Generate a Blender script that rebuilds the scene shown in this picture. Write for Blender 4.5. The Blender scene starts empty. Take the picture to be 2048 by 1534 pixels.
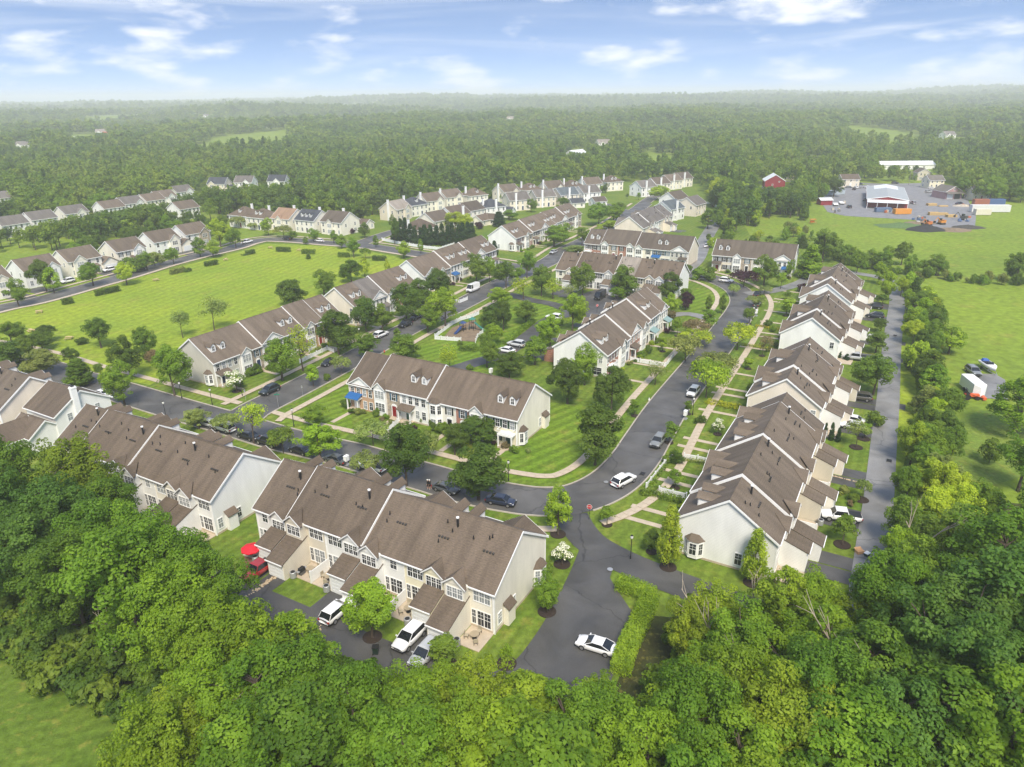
import bpy, math, random
import numpy as np
from mathutils import Vector, Matrix, noise as mnoise
R = math.radians
rnd = random.Random(7)
scene = bpy.context.scene
COL = scene.collection

# ------------------------------------------------------------------ camera
CAM_H, FOC, PITCH, ROLL = 58.0, 1422.0, R(21.9), R(0.6)
cam_d = bpy.data.cameras.new('camera')
cam_d.sensor_width = 36.0
cam_d.lens = 36.0 * FOC / 2048.0
cam_d.clip_start = 0.5
cam_d.clip_end = 30000
cam = bpy.data.objects.new('camera', cam_d)
COL.objects.link(cam)
cam.matrix_world = Matrix.Translation((0, 0, CAM_H)) @ Matrix.Rotation(R(90) - PITCH, 4, 'X') @ Matrix.Rotation(-ROLL, 4, 'Z')
scene.camera = cam

# ------------------------------------------------------------------ world, sun, exposure
CU_OFF = (9.3, 7.7, 2.9)
SUN_AZ, SUN_EL = R(278), R(52)
sdir = Vector((math.cos(SUN_AZ) * math.cos(SUN_EL), math.sin(SUN_AZ) * math.cos(SUN_EL), math.sin(SUN_EL)))
world = bpy.data.worlds.new('World')
scene.world = world
world.use_nodes = True
wt = world.node_tree
wt.nodes.clear()
def wn(t, **k):
    n = wt.nodes.new(t)
    for a, b in k.items():
        setattr(n, a, b)
    return n
wl = wt.links.new
tc = wn('ShaderNodeTexCoord')
# real skies deepen in colour quickly above the horizon haze: the elevation is stretched for the lookup
vm = wn('ShaderNodeVectorMath', operation='MULTIPLY'); vm.inputs[1].default_value = (1, 1, 4.0)
va = wn('ShaderNodeVectorMath', operation='ADD'); va.inputs[1].default_value = (0, 0, 0.25)
vnm = wn('ShaderNodeVectorMath', operation='NORMALIZE')
wl(tc.outputs['Generated'], vm.inputs[0]); wl(vm.outputs[0], va.inputs[0]); wl(va.outputs[0], vnm.inputs[0])
sky = wn('ShaderNodeTexSky', sky_type='NISHITA')
sky.sun_disc = False
sky.sun_elevation = SUN_EL
sky.sun_rotation = math.atan2(sdir.x, sdir.y)
sky.altitude = 100; sky.air_density = 1.0; sky.dust_density = 0.5; sky.ozone_density = 1.4
wl(vnm.outputs[0], sky.inputs['Vector'])
# broken cumulus + thin cirrus, the same all round the dome
def cloud(scale_vec, scale, detail, lo, hi, dist, off, rough=0.55):
    m = wn('ShaderNodeMapping'); m.inputs['Scale'].default_value = scale_vec; m.inputs['Location'].default_value = off
    wl(tc.outputs['Generated'], m.inputs['Vector'])
    n = wn('ShaderNodeTexNoise'); n.inputs['Scale'].default_value = scale; n.inputs['Detail'].default_value = detail
    n.inputs['Roughness'].default_value = rough; n.inputs['Distortion'].default_value = dist
    wl(m.outputs[0], n.inputs['Vector'])
    r = wn('ShaderNodeMapRange', interpolation_type='SMOOTHSTEP')
    r.inputs['From Min'].default_value = lo; r.inputs['From Max'].default_value = hi
    wl(n.outputs['Fac'], r.inputs['Value'])
    return r.outputs[0]
cu = cloud((1, 1, 3.3), 9.5, 10.0, 0.49, 0.73, 0.1, CU_OFF, 0.52)
ci = cloud((1, 0.7, 9.0), 1.7, 6.0, 0.44, 0.85, 1.2, (8.2, 2.2, 4.4))
cim = wn('ShaderNodeMath', operation='MULTIPLY'); cim.inputs[1].default_value = 0.75; wl(ci, cim.inputs[0])
cmx = wn('ShaderNodeMath', operation='MAXIMUM'); wl(cu, cmx.inputs[0]); wl(cim.outputs[0], cmx.inputs[1])
cms = wn('ShaderNodeMath', operation='MULTIPLY'); cms.inputs[1].default_value = 0.92; wl(cmx.outputs[0], cms.inputs[0])
mixc = wn('ShaderNodeMix', data_type='RGBA')
mixc.inputs['B'].default_value = (4.7, 4.75, 4.9, 1)
tint = wn('ShaderNodeVectorMath', operation='MULTIPLY'); tint.inputs[1].default_value = (1.04, 1.05, 1.07)
wl(sky.outputs[0], tint.inputs[0])
wl(cms.outputs[0], mixc.inputs['Factor']); wl(tint.outputs[0], mixc.inputs['A'])
bg = wn('ShaderNodeBackground'); bg.inputs['Strength'].default_value = 0.070
wo = wn('ShaderNodeOutputWorld')
wl(mixc.outputs['Result'], bg.inputs['Color']); wl(bg.outputs[0], wo.inputs['Surface'])

sun_d = bpy.data.lights.new('sun', 'SUN')
sun_d.energy = 1.5
sun_d.angle = R(19)
sun_d.color = (1.0, 0.91, 0.76)
sun = bpy.data.objects.new('sun', sun_d)
COL.objects.link(sun)
sun.rotation_euler = sdir.to_track_quat('Z', 'Y').to_euler()
sun.location = (0, 0, 300)

vs = scene.view_settings
vs.view_transform = 'Standard'; vs.look = 'None'; vs.gamma = 1.0; vs.use_curve_mapping = False
vs.exposure = 1.9
cy = scene.cycles
cy.use_denoising = True
cy.max_bounces = 6; cy.diffuse_bounces = 3; cy.glossy_bounces = 2; cy.transmission_bounces = 4
cy.volume_bounces = 2; cy.transparent_max_bounces = 6
cy.caustics_reflective = False; cy.caustics_refractive = False
cy.use_adaptive_sampling = True; cy.adaptive_threshold = 0.015
cy.sample_clamp_indirect = 4.0

# ------------------------------------------------------------------ ground survey: pixel of the photograph -> point of the place at height z
_sp, _cp, _sr, _cr = math.sin(PITCH), math.cos(PITCH), math.sin(ROLL), math.cos(ROLL)
def W(px, py, z=0.0):
    u = (px - 1024) / FOC; v = (py - 767) / FOC
    u, v = u * _cr - v * _sr, v * _cr + u * _sr
    s = (CAM_H - z) / (_sp + v * _cp)
    return Vector((u * s, (_cp - v * _sp) * s))
def PX(x, y, z):
    d = CAM_H - z
    zc = y * _cp + d * _sp
    v = (-y * _sp + d * _cp) / zc; u = x / zc
    u, v = u * _cr + v * _sr, v * _cr - u * _sr
    return 1024 + FOC * u, 767 + FOC * v, zc
ANG = -29.7                      # the grid of the streets
UD = Vector((math.cos(R(ANG)), math.sin(R(ANG)))); VD = Vector((-UD.y, UD.x))

# ------------------------------------------------------------------ helpers
def tag(o, label=None, cat=None, group=None, kind=None):
    if label: o['label'] = label
    if cat: o['category'] = cat
    if group: o['group'] = group
    if kind: o['kind'] = kind
    return o
def empty(name, loc=(0, 0, 0), rz=0.0, sc=None):
    o = bpy.data.objects.new(name, None)
    o.empty_display_size = 0.3
    o.location = loc; o.rotation_euler = (0, 0, rz)
    if sc: o.scale = sc
    COL.objects.link(o)
    return o
def add(name, mesh, parent=None, loc=(0, 0, 0), rz=0.0, color=None, sc=None):
    o = bpy.data.objects.new(name, mesh)
    o.location = loc; o.rotation_euler = (0, 0, rz)
    if sc: o.scale = sc
    if color: o.color = (color[0], color[1], color[2], 1)
    if parent: o.parent = parent
    COL.objects.link(o)
    return o
class MB:
    def __init__(self):
        self.v = []; self.f = []; self.m = []
    def poly(self, pts, mi=0):
        b = len(self.v); self.v += [tuple(p) for p in pts]
        self.f.append(tuple(range(b, b + len(pts)))); self.m.append(mi)
        return self
    def box(self, x0, y0, z0, x1, y1, z1, mi=0, M=None):
        c = [(x0, y0, z0), (x1, y0, z0), (x1, y1, z0), (x0, y1, z0), (x0, y0, z1), (x1, y0, z1), (x1, y1, z1), (x0, y1, z1)]
        if M is not None: c = [tuple(M @ Vector(p)) for p in c]
        b = len(self.v); self.v += c
        for q in ((0, 3, 2, 1), (4, 5, 6, 7), (0, 1, 5, 4), (1, 2, 6, 5), (2, 3, 7, 6), (3, 0, 4, 7)):
            self.f.append(tuple(b + i for i in q)); self.m.append(mi)
        return self
    def hull8(self, bot, top, mi=0):
        """prism between two loops of equal length"""
        n = len(bot); b = len(self.v); self.v += [tuple(p) for p in bot] + [tuple(p) for p in top]
        self.f.append(tuple(b + i for i in reversed(range(n)))); self.m.append(mi)
        self.f.append(tuple(b + n + i for i in range(n))); self.m.append(mi)
        for i in range(n):
            j = (i + 1) % n
            self.f.append((b + i, b + j, b + n + j, b + n + i)); self.m.append(mi)
        return self
    def prism(self, poly, z0, z1, mi=0):
        return self.hull8([(p[0], p[1], z0) for p in poly], [(p[0], p[1], z1) for p in poly], mi)
    def tube(self, p0, p1, r0, r1, n=6, mi=0, cap=True):
        p0, p1 = Vector(p0), Vector(p1); d = (p1 - p0)
        if d.length < 1e-6: return self
        d.normalize()
        a = d.orthogonal().normalized(); c = d.cross(a)
        b = len(self.v)
        for P_, r_ in ((p0, r0), (p1, r1)):
            for i in range(n):
                t = 2 * math.pi * i / n
                self.v.append(tuple(P_ + a * (math.cos(t) * r_) + c * (math.sin(t) * r_)))
        for i in range(n):
            j = (i + 1) % n
            self.f.append((b + i, b + j, b + n + j, b + n + i)); self.m.append(mi)
        if cap:
            self.f.append(tuple(b + i for i in reversed(range(n)))); self.m.append(mi)
            self.f.append(tuple(b + n + i for i in range(n))); self.m.append(mi)
        return self
    def slab(self, pts, t, mi=0):
        """planar polygon thickened downwards along z by t"""
        return self.hull8([(p[0], p[1], p[2] - t) for p in pts], pts, mi)
    def mesh(self, name, mats, smooth=False):
        me = bpy.data.meshes.new(name)
        me.from_pydata(self.v, [], self.f)
        for mt in (mats if isinstance(mats, (list, tuple)) else [mats]):
            me.materials.append(mt)
        me.polygons.foreach_set('material_index', self.m)
        if smooth: me.polygons.foreach_set('use_smooth', [True] * len(self.f))
        me.update()
        return me
    def obj(self, name, mats, parent=None, smooth=False, **k):
        return add(name, self.mesh(name, mats, smooth), parent, **k)

# ------------------------------------------------------------------ materials (all procedural)
def node_mat(name):
    m = bpy.data.materials.new(name); m.use_nodes = True
    t = m.node_tree
    return m, t, t.nodes['Principled BSDF']
def N(t, typ, **k):
    n = t.nodes.new(typ)
    for a, b in k.items(): setattr(n, a, b)
    return n
_mc = {}
def mat(name, col, rough=0.75, var=0.12, scale=2.0, spec=0.3, metal=0.0, bump=0.0, bscale=20.0, stretch=(1, 1, 1), coat=0.0, coords='Object'):
    if name in _mc: return _mc[name]
    m, t, p = node_mat(name)
    L = t.links.new
    c = N(t, 'ShaderNodeTexCoord'); mp = N(t, 'ShaderNodeMapping'); mp.inputs['Scale'].default_value = stretch
    L(c.outputs[coords], mp.inputs['Vector'])
    n1 = N(t, 'ShaderNodeTexNoise'); n1.inputs['Scale'].default_value = scale; n1.inputs['Detail'].default_value = 6; n1.inputs['Roughness'].default_value = 0.65
    L(mp.outputs[0], n1.inputs['Vector'])
    mr = N(t, 'ShaderNodeMapRange'); mr.inputs['From Min'].default_value = 0.3; mr.inputs['From Max'].default_value = 0.7
    mr.inputs['To Min'].default_value = 1 - var; mr.inputs['To Max'].default_value = 1 + var
    L(n1.outputs['Fac'], mr.inputs['Value'])
    vm_ = N(t, 'ShaderNodeVectorMath', operation='SCALE'); vm_.inputs[0].default_value = col[:3]
    L(mr.outputs[0], vm_.inputs['Scale']); L(vm_.outputs[0], p.inputs['Base Color'])
    p.inputs['Roughness'].default_value = rough; p.inputs['Specular IOR Level'].default_value = spec; p.inputs['Metallic'].default_value = metal
    if coat: p.inputs['Coat Weight'].default_value = coat; p.inputs['Coat Roughness'].default_value = 0.08
    if bump:
        n2 = N(t, 'ShaderNodeTexNoise'); n2.inputs['Scale'].default_value = bscale; n2.inputs['Detail'].default_value = 4
        L(mp.outputs[0], n2.inputs['Vector'])
        b = N(t, 'ShaderNodeBump'); b.inputs['Strength'].default_value = bump; b.inputs['Distance'].default_value = 0.05
        L(n2.outputs['Fac'], b.inputs['Height']); L(b.outputs[0], p.inputs['Normal'])
    _mc[name] = m
    return m
def siding(name, col):
    """horizontal lap siding: fine board lines with faint soiling"""
    key = 'siding_' + name
    if key in _mc: return _mc[key]
    m, t, p = node_mat(key); L = t.links.new
    c = N(t, 'ShaderNodeTexCoord')
    n1 = N(t, 'ShaderNodeTexNoise'); n1.inputs['Scale'].default_value = 0.6; n1.inputs['Detail'].default_value = 6
    mp = N(t, 'ShaderNodeMapping'); mp.inputs['Scale'].default_value = (1, 1, 0.35)
    L(c.outputs['Object'], mp.inputs[0]); L(mp.outputs[0], n1.inputs['Vector'])
    mr = N(t, 'ShaderNodeMapRange'); mr.inputs['From Min'].default_value = 0.3; mr.inputs['From Max'].default_value = 0.7
    mr.inputs['To Min'].default_value = 0.90; mr.inputs['To Max'].default_value = 1.05; L(n1.outputs['Fac'], mr.inputs['Value'])
    w = N(t, 'ShaderNodeTexWave', wave_type='BANDS', bands_direction='Z', wave_profile='SAW'); w.inputs['Scale'].default_value = 0.314 / 0.22; w.inputs['Distortion'].default_value = 0
    L(c.outputs['Object'], w.inputs['Vector'])
    mw = N(t, 'ShaderNodeMapRange'); mw.inputs['From Min'].default_value = 0.0; mw.inputs['From Max'].default_value = 0.35; mw.inputs['To Min'].default_value = 0.80; mw.inputs['To Max'].default_value = 1.0
    L(w.outputs['Fac'], mw.inputs['Value'])
    mm = N(t, 'ShaderNodeMath', operation='MULTIPLY'); L(mr.outputs[0], mm.inputs[0]); L(mw.outputs[0], mm.inputs[1])
    s = N(t, 'ShaderNodeVectorMath', operation='SCALE'); s.inputs[0].default_value = col[:3]; L(mm.outputs[0], s.inputs['Scale'])
    L(s.outputs[0], p.inputs['Base Color']); p.inputs['Roughness'].default_value = 0.55; p.inputs['Specular IOR Level'].default_value = 0.3
    _mc[key] = m
    return m
def shingle(name, col):
    key = 'shingle_' + name
    if key in _mc: return _mc[key]
    m, t, p = node_mat(key); L = t.links.new
    c = N(t, 'ShaderNodeTexCoord')
    def nz(scale, stretch, detail, lo, hi):
        mp = N(t, 'ShaderNodeMapping'); mp.inputs['Scale'].default_value = stretch; L(c.outputs['Object'], mp.inputs[0])
        n_ = N(t, 'ShaderNodeTexNoise'); n_.inputs['Scale'].default_value = scale; n_.inputs['Detail'].default_value = detail; L(mp.outputs[0], n_.inputs['Vector'])
        r_ = N(t, 'ShaderNodeMapRange'); r_.inputs['From Min'].default_value = 0.3; r_.inputs['From Max'].default_value = 0.7
        r_.inputs['To Min'].default_value = lo; r_.inputs['To Max'].default_value = hi; L(n_.outputs['Fac'], r_.inputs['Value']); return r_.outputs[0]
    a = nz(0.6, (1.6, 0.22, 0.22), 6, 0.80, 1.18)       # weather streaks down the slope
    b = nz(6.0, (0.6, 1.6, 1.6), 3, 0.80, 1.22)         # shingle tabs
    d = nz(0.12, (1, 1, 1), 2, 0.94, 1.06)
    m1 = N(t, 'ShaderNodeMath', operation='MULTIPLY'); L(a, m1.inputs[0]); L(b, m1.inputs[1])
    m2 = N(t, 'ShaderNodeMath', operation='MULTIPLY'); L(m1.outputs[0], m2.inputs[0]); L(d, m2.inputs[1])
    w = N(t, 'ShaderNodeTexWave', wave_type='BANDS', bands_direction='Z', wave_profile='SAW'); w.inputs['Scale'].default_value = 0.314 / 0.17; w.inputs['Distortion'].default_value = 0.3
    L(c.outputs['Object'], w.inputs['Vector'])
    mw = N(t, 'ShaderNodeMapRange'); mw.inputs['From Max'].default_value = 0.3; mw.inputs['To Min'].default_value = 0.84; mw.inputs['To Max'].default_value = 1.0; L(w.outputs['Fac'], mw.inputs['Value'])
    oi = N(t, 'ShaderNodeObjectInfo'); ro = N(t, 'ShaderNodeMapRange'); ro.inputs['To Min'].default_value = 0.86; ro.inputs['To Max'].default_value = 1.16; L(oi.outputs['Random'], ro.inputs['Value'])
    m4 = N(t, 'ShaderNodeMath', operation='MULTIPLY'); L(m2.outputs[0], m4.inputs[0]); L(ro.outputs[0], m4.inputs[1])
    m3 = N(t, 'ShaderNodeMath', operation='MULTIPLY'); L(m4.outputs[0], m3.inputs[0]); L(mw.outputs[0], m3.inputs[1])
    s = N(t, 'ShaderNodeVectorMath', operation='SCALE'); s.inputs[0].default_value = col[:3]; L(m3.outputs[0], s.inputs['Scale'])
    L(s.outputs[0], p.inputs['Base Color']); p.inputs['Roughness'].default_value = 0.85; p.inputs['Specular IOR Level'].default_value = 0.25
    bp = N(t, 'ShaderNodeBump'); bp.inputs['Strength'].default_value = 0.4; bp.inputs['Distance'].default_value = 0.03
    L(m3.outputs[0], bp.inputs['Height']); L(bp.outputs[0], p.inputs['Normal'])
    _mc[key] = m
    return m
def masonry(name, c1, c2, mortar, scale, stone=False):
    key = name
    if key in _mc: return _mc[key]
    m, t, p = node_mat(key); L = t.links.new
    c = N(t, 'ShaderNodeTexCoord')
    if stone:
        v = N(t, 'ShaderNodeTexVoronoi'); v.inputs['Scale'].default_value = scale; L(c.outputs['Object'], v.inputs['Vector'])
        r = N(t, 'ShaderNodeMix', data_type='RGBA'); r.inputs['A'].default_value = (*c1, 1); r.inputs['B'].default_value = (*c2, 1)
        sx = N(t, 'ShaderNodeSeparateColor'); L(v.outputs['Color'], sx.inputs[0]); L(sx.outputs[0], r.inputs['Factor']); L(r.outputs['Result'], p.inputs['Base Color'])
    else:
        mp = N(t, 'ShaderNodeMapping'); mp.inputs['Rotation'].default_value = (R(90), 0, 0); L(c.outputs['Object'], mp.inputs[0])
        b = N(t, 'ShaderNodeTexBrick'); b.inputs['Scale'].default_value = scale
        b.inputs['Color1'].default_value = (*c1, 1); b.inputs['Color2'].default_value = (*c2, 1); b.inputs['Mortar'].default_value = (*mortar, 1)
        b.inputs['Mortar Size'].default_value = 0.012; L(mp.outputs[0], b.inputs['Vector']); L(b.outputs['Color'], p.inputs['Base Color'])
    p.inputs['Roughness'].default_value = 0.85
    _mc[key] = m
    return m
def paint_mat(name, rough, coat, metal=0.0, use_color=True, flake=0.0):
    """colour taken from the object's own colour"""
    if name in _mc: return _mc[name]
    m, t, p = node_mat(name); L = t.links.new
    oi = N(t, 'ShaderNodeObjectInfo'); c = N(t, 'ShaderNodeTexCoord')
    n1 = N(t, 'ShaderNodeTexNoise'); n1.inputs['Scale'].default_value = 1.3; n1.inputs['Detail'].default_value = 5; L(c.outputs['Object'], n1.inputs['Vector'])
    mr = N(t, 'ShaderNodeMapRange'); mr.inputs['To Min'].default_value = 0.9; mr.inputs['To Max'].default_value = 1.08; L(n1.outputs['Fac'], mr.inputs['Value'])
    s = N(t, 'ShaderNodeVectorMath', operation='SCALE'); L(oi.outputs['Color'], s.inputs[0]); L(mr.outputs[0], s.inputs['Scale'])
    L(s.outputs[0], p.inputs['Base Color'])
    p.inputs['Roughness'].default_value = rough; p.inputs['Metallic'].default_value = metal
    p.inputs['Coat Weight'].default_value = coat; p.inputs['Coat Roughness'].default_value = 0.05
    _mc[name] = m
    return m
def glass_pane(name, blinds=0.35):
    """dark house glazing, in some panes pale blinds behind the glass"""
    if name in _mc: return _mc[name]
    m, t, p = node_mat(name); L = t.links.new
    oi = N(t, 'ShaderNodeObjectInfo')
    r = N(t, 'ShaderNodeMapRange', interpolation_type='STEPPED'); r.inputs['Steps'].default_value = 1
    g = N(t, 'ShaderNodeMath', operation='LESS_THAN'); g.inputs[1].default_value = blinds; L(oi.outputs['Random'], g.inputs[0])
    mx = N(t, 'ShaderNodeMix', data_type='RGBA'); mx.inputs['A'].default_value = (0.02, 0.024, 0.03, 1); mx.inputs['B'].default_value = (0.24, 0.26, 0.27, 1)
    L(g.outputs[0], mx.inputs['Factor']); L(mx.outputs['Result'], p.inputs['Base Color'])
    p.inputs['Roughness'].default_value = 0.06; p.inputs['Specular IOR Level'].default_value = 0.6
    _mc[name] = m
    return m

M_TRIM = mat('white_trim', (0.80, 0.80, 0.78), 0.5, 0.05, 3)
M_PANE = glass_pane('window_glass')
M_CONC = mat('concrete', (0.46, 0.385, 0.29), 0.85, 0.14, 0.9, bump=0.2)
M_CURB = mat('kerb_concrete', (0.40, 0.36, 0.30), 0.85, 0.2, 0.8, coords='Object')
M_DARK = mat('black_metal', (0.02, 0.02, 0.022), 0.45, 0.1, 4)
M_MULCH = mat('bark_mulch', (0.035, 0.024, 0.018), 0.95, 0.4, 9, bump=0.6)
M_WOOD = mat('brown_timber', (0.22, 0.13, 0.07), 0.8, 0.25, 3, stretch=(1, 1, 8))
M_GDOOR = mat('garage_door_paint', (0.72, 0.74, 0.74), 0.5, 0.04, 2)
M_RUBBER = mat('tyre_rubber', (0.018, 0.018, 0.018), 0.8, 0.1, 5)
M_RIM = mat('alloy_rim', (0.5, 0.5, 0.51), 0.3, 0.05, 5, metal=0.8)
M_CARGLASS = mat('car_glass', (0.012, 0.014, 0.017), 0.04, 0.02, 1, spec=0.7)
M_PAINT = paint_mat('car_paint', 0.32, 0.8)
M_PLAIN = paint_mat('painted_surface', 0.6, 0.0)
M_LENS = mat('headlight_lens', (0.75, 0.77, 0.8), 0.1, 0.03, 2, spec=0.6)
M_TAIL = mat('tail_light_lens', (0.35, 0.01, 0.01), 0.15, 0.05, 2, spec=0.6)
M_GALV = mat('galvanised_metal', (0.42, 0.43, 0.44), 0.45, 0.12, 3, metal=0.5)

# ================================================================== ground
from mathutils.geometry import tessellate_polygon
def smooth01(a, b, x):
    t = min(1, max(0, (x - a) / (b - a))); return t * t * (3 - 2 * t)
def terrain(x, y):
    d = math.hypot(x, y)
    t = smooth01(750, 1700, d)
    if t <= 0: return 0.0
    n1 = mnoise.noise(Vector((x / 950 + 5.3, y / 760 + 1.7, 0.3)))
    n2 = mnoise.noise(Vector((x / 2600 + 2.1, y / 2000 - 4.2, 7.3)))
    h = t * (8 + 24 * n1)
    h += smooth01(1500, 5200, d) * (30 + 16 * n2 + 0.0035 * x)
    n3 = mnoise.noise(Vector((x / 900 + 7.7, y / 1500 + 3.1, 1.9)))
    h += smooth01(2200, 4800, d) * 22 * n3
    return max(-3.0, h)

def WT(px, py, off=0.0):
    """point of the rolling far country seen at a pixel"""
    p1 = W(px, py, 57.0) if W(px, py, 57.0).y > 0 else W(px, py, 57.9)
    d = Vector((p1.x, p1.y, -1.0)) if p1.y > 0 else Vector((0, 1, 0))
    t = 0.0; stp = 12.0
    d = d.normalized()
    for k in range(1400):
        q = Vector((0, 0, CAM_H)) + d * t
        if q.z <= terrain(q.x, q.y) + off: break
        t += stp
    return q
def grass_mat(name, c1, c2, ang=None, period=1.5, strength=0.16, patch=0.05, fine=1.2):
    if name in _mc: return _mc[name]
    m, t, p = node_mat(name); L = t.links.new
    c = N(t, 'ShaderNodeTexCoord')
    def nz(scale, lo, hi, detail=5):
        n_ = N(t, 'ShaderNodeTexNoise'); n_.inputs['Scale'].default_value = scale; n_.inputs['Detail'].default_value = detail; n_.inputs['Roughness'].default_value = 0.65
        L(c.outputs['Object'], n_.inputs['Vector'])
        r_ = N(t, 'ShaderNodeMapRange'); r_.inputs['From Min'].default_value = 0.32; r_.inputs['From Max'].default_value = 0.68
        r_.inputs['To Min'].default_value = lo; r_.inputs['To Max'].default_value = hi; L(n_.outputs['Fac'], r_.inputs['Value']); return r_.outputs[0]
    mx = N(t, 'ShaderNodeMix', data_type='RGBA'); mx.inputs['A'].default_value = (*c1, 1); mx.inputs['B'].default_value = (*c2, 1)
    L(nz(patch, 0, 1), mx.inputs['Factor'])
    dm = N(t, 'ShaderNodeMix', data_type='RGBA'); dm.inputs['B'].default_value = (0.25, 0.235, 0.05, 1); L(mx.outputs['Result'], dm.inputs['A']); L(nz(patch * 5.3, -0.9, 0.55, 7), dm.inputs['Factor']); mx = dm
    f = nz(fine, 0.70, 1.30, 8)
    if ang is not None:
        mp = N(t, 'ShaderNodeMapping'); mp.inputs['Rotation'].default_value = (0, 0, -R(ang)); L(c.outputs['Object'], mp.inputs[0])
        w = N(t, 'ShaderNodeTexWave', wave_type='BANDS', bands_direction='Y', wave_profile='SIN'); w.inputs['Scale'].default_value = 0.314 / period
        w.inputs['Distortion'].default_value = 0.5; w.inputs['Detail'].default_value = 2; w.inputs['Detail Scale'].default_value = 0.6
        L(mp.outputs[0], w.inputs['Vector'])
        mr = N(t, 'ShaderNodeMapRange'); mr.inputs['From Min'].default_value = 0.25; mr.inputs['From Max'].default_value = 0.75
        mr.inputs['To Min'].default_value = 1 - strength; mr.inputs['To Max'].default_value = 1 + strength; L(w.outputs['Fac'], mr.inputs['Value'])
        mm = N(t, 'ShaderNodeMath', operation='MULTIPLY'); L(f, mm.inputs[0]); L(mr.outputs[0], mm.inputs[1]); f = mm.outputs[0]
    s = N(t, 'ShaderNodeVectorMath', operation='SCALE'); L(mx.outputs['Result'], s.inputs[0]); L(f, s.inputs['Scale'])
    L(s.outputs[0], p.inputs['Base Color']); p.inputs['Roughness'].default_value = 0.9; p.inputs['Specular IOR Level'].default_value = 0.12
    nb = N(t, 'ShaderNodeTexNoise'); nb.inputs['Scale'].default_value = 5; nb.inputs['Detail'].default_value = 5; L(c.outputs['Object'], nb.inputs['Vector'])
    bp = N(t, 'ShaderNodeBump'); bp.inputs['Strength'].default_value = 0.5; bp.inputs['Distance'].default_value = 0.12
    L(nb.outputs['Fac'], bp.inputs['Height']); L(bp.outputs[0], p.inputs['Normal'])
    _mc[name] = m
    return m
def asphalt_mat(name, col, rlo, rhi):
    if name in _mc: return _mc[name]
    m, t, p = node_mat(name); L = t.links.new
    c = N(t, 'ShaderNodeTexCoord')
    def nz(scale, lo, hi, detail=5, dist=0.0):
        n_ = N(t, 'ShaderNodeTexNoise'); n_.inputs['Scale'].default_value = scale; n_.inputs['Detail'].default_value = detail; n_.inputs['Distortion'].default_value = dist
        L(c.outputs['Object'], n_.inputs['Vector'])
        r_ = N(t, 'ShaderNodeMapRange'); r_.inputs['From Min'].default_value = 0.33; r_.inputs['From Max'].default_value = 0.67
        r_.inputs['To Min'].default_value = lo; r_.inputs['To Max'].default_value = hi; L(n_.outputs['Fac'], r_.inputs['Value']); return r_.outputs[0]
    a = nz(0.16, 0.72, 1.28, 6, 0.6); b = nz(14, 0.85, 1.15, 3)
    m1 = N(t, 'ShaderNodeMath', operation='MULTIPLY'); L(a, m1.inputs[0]); L(b, m1.inputs[1])
    # sealed cracks
    nd = N(t, 'ShaderNodeTexNoise'); nd.inputs['Scale'].default_value = 0.35; nd.inputs['Detail'].default_value = 4; L(c.outputs['Object'], nd.inputs['Vector'])
    ad = N(t, 'ShaderNodeVectorMath', operation='MULTIPLY_ADD'); ad.inputs[1].default_value = (3.2, 3.2, 0); L(nd.outputs['Color'], ad.inputs[0]); L(c.outputs['Object'], ad.inputs[2])
    v = N(t, 'ShaderNodeTexVoronoi', feature='DISTANCE_TO_EDGE'); v.inputs['Scale'].default_value = 0.085; L(ad.outputs[0], v.inputs['Vector'])
    vr = N(t, 'ShaderNodeMapRange'); vr.inputs['From Min'].default_value = 0.002; vr.inputs['From Max'].default_value = 0.010; vr.inputs['To Min'].default_value = 0.6; vr.inputs['To Max'].default_value = 1.0
    L(v.outputs['Distance'], vr.inputs['Value'])
    m2 = N(t, 'ShaderNodeMath', operation='MULTIPLY'); L(m1.outputs[0], m2.inputs[0]); L(vr.outputs[0], m2.inputs[1])
    s = N(t, 'ShaderNodeVectorMath', operation='SCALE'); s.inputs[0].default_value = col; L(m2.outputs[0], s.inputs['Scale']); L(s.outputs[0], p.inputs['Base Color'])
    L(nz(0.22, rlo, rhi, 5, 0.8), p.inputs['Roughness']); p.inputs['Specular IOR Level'].default_value = 0.42
    _mc[name] = m
    return m
M_MEADOW = grass_mat('meadow_grass', (0.190, 0.262, 0.026), (0.140, 0.205, 0.026), None, patch=0.018, fine=0.5)
M_FIELD = grass_mat('mown_field_grass', (0.250, 0.310, 0.026), (0.165, 0.245, 0.024), 72, 3.4, 0.06, patch=0.028, fine=0.8)
M_LAWN = grass_mat('lawn_grass', (0.085, 0.150, 0.016), (0.145, 0.195, 0.026), 60.3, 1.7, 0.09, patch=0.06)
M_LAWN2 = grass_mat('striped_lawn_grass', (0.100, 0.180, 0.014), (0.140, 0.205, 0.020), 42.0, 2.3, 0.15, patch=0.05)
M_ROUGH = grass_mat('rough_grass', (0.13, 0.21, 0.03), (0.17, 0.22, 0.04), None, patch=0.1, fine=1.5)
M_CORNER = grass_mat('corner_grass', (0.075, 0.135, 0.014), (0.110, 0.165, 0.022), 20, 1.5, 0.06, patch=0.12)  # duller green; the corner's shadows are put in as a darker colour
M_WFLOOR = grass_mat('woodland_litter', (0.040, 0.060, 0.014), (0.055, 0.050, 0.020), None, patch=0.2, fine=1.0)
M_ASPH = asphalt_mat('street_asphalt', (0.095, 0.092, 0.088), 0.42, 0.7)
M_ALLEY = asphalt_mat('alley_asphalt', (0.20, 0.196, 0.190), 0.36, 0.62)
M_DRIVE = asphalt_mat('driveway_asphalt', (0.072, 0.070, 0.068), 0.42, 0.75)
M_GRAVEL = mat('yard_gravel', (0.20, 0.20, 0.21), 0.9, 0.22, 0.35, bump=0.4, bscale=6)
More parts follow.
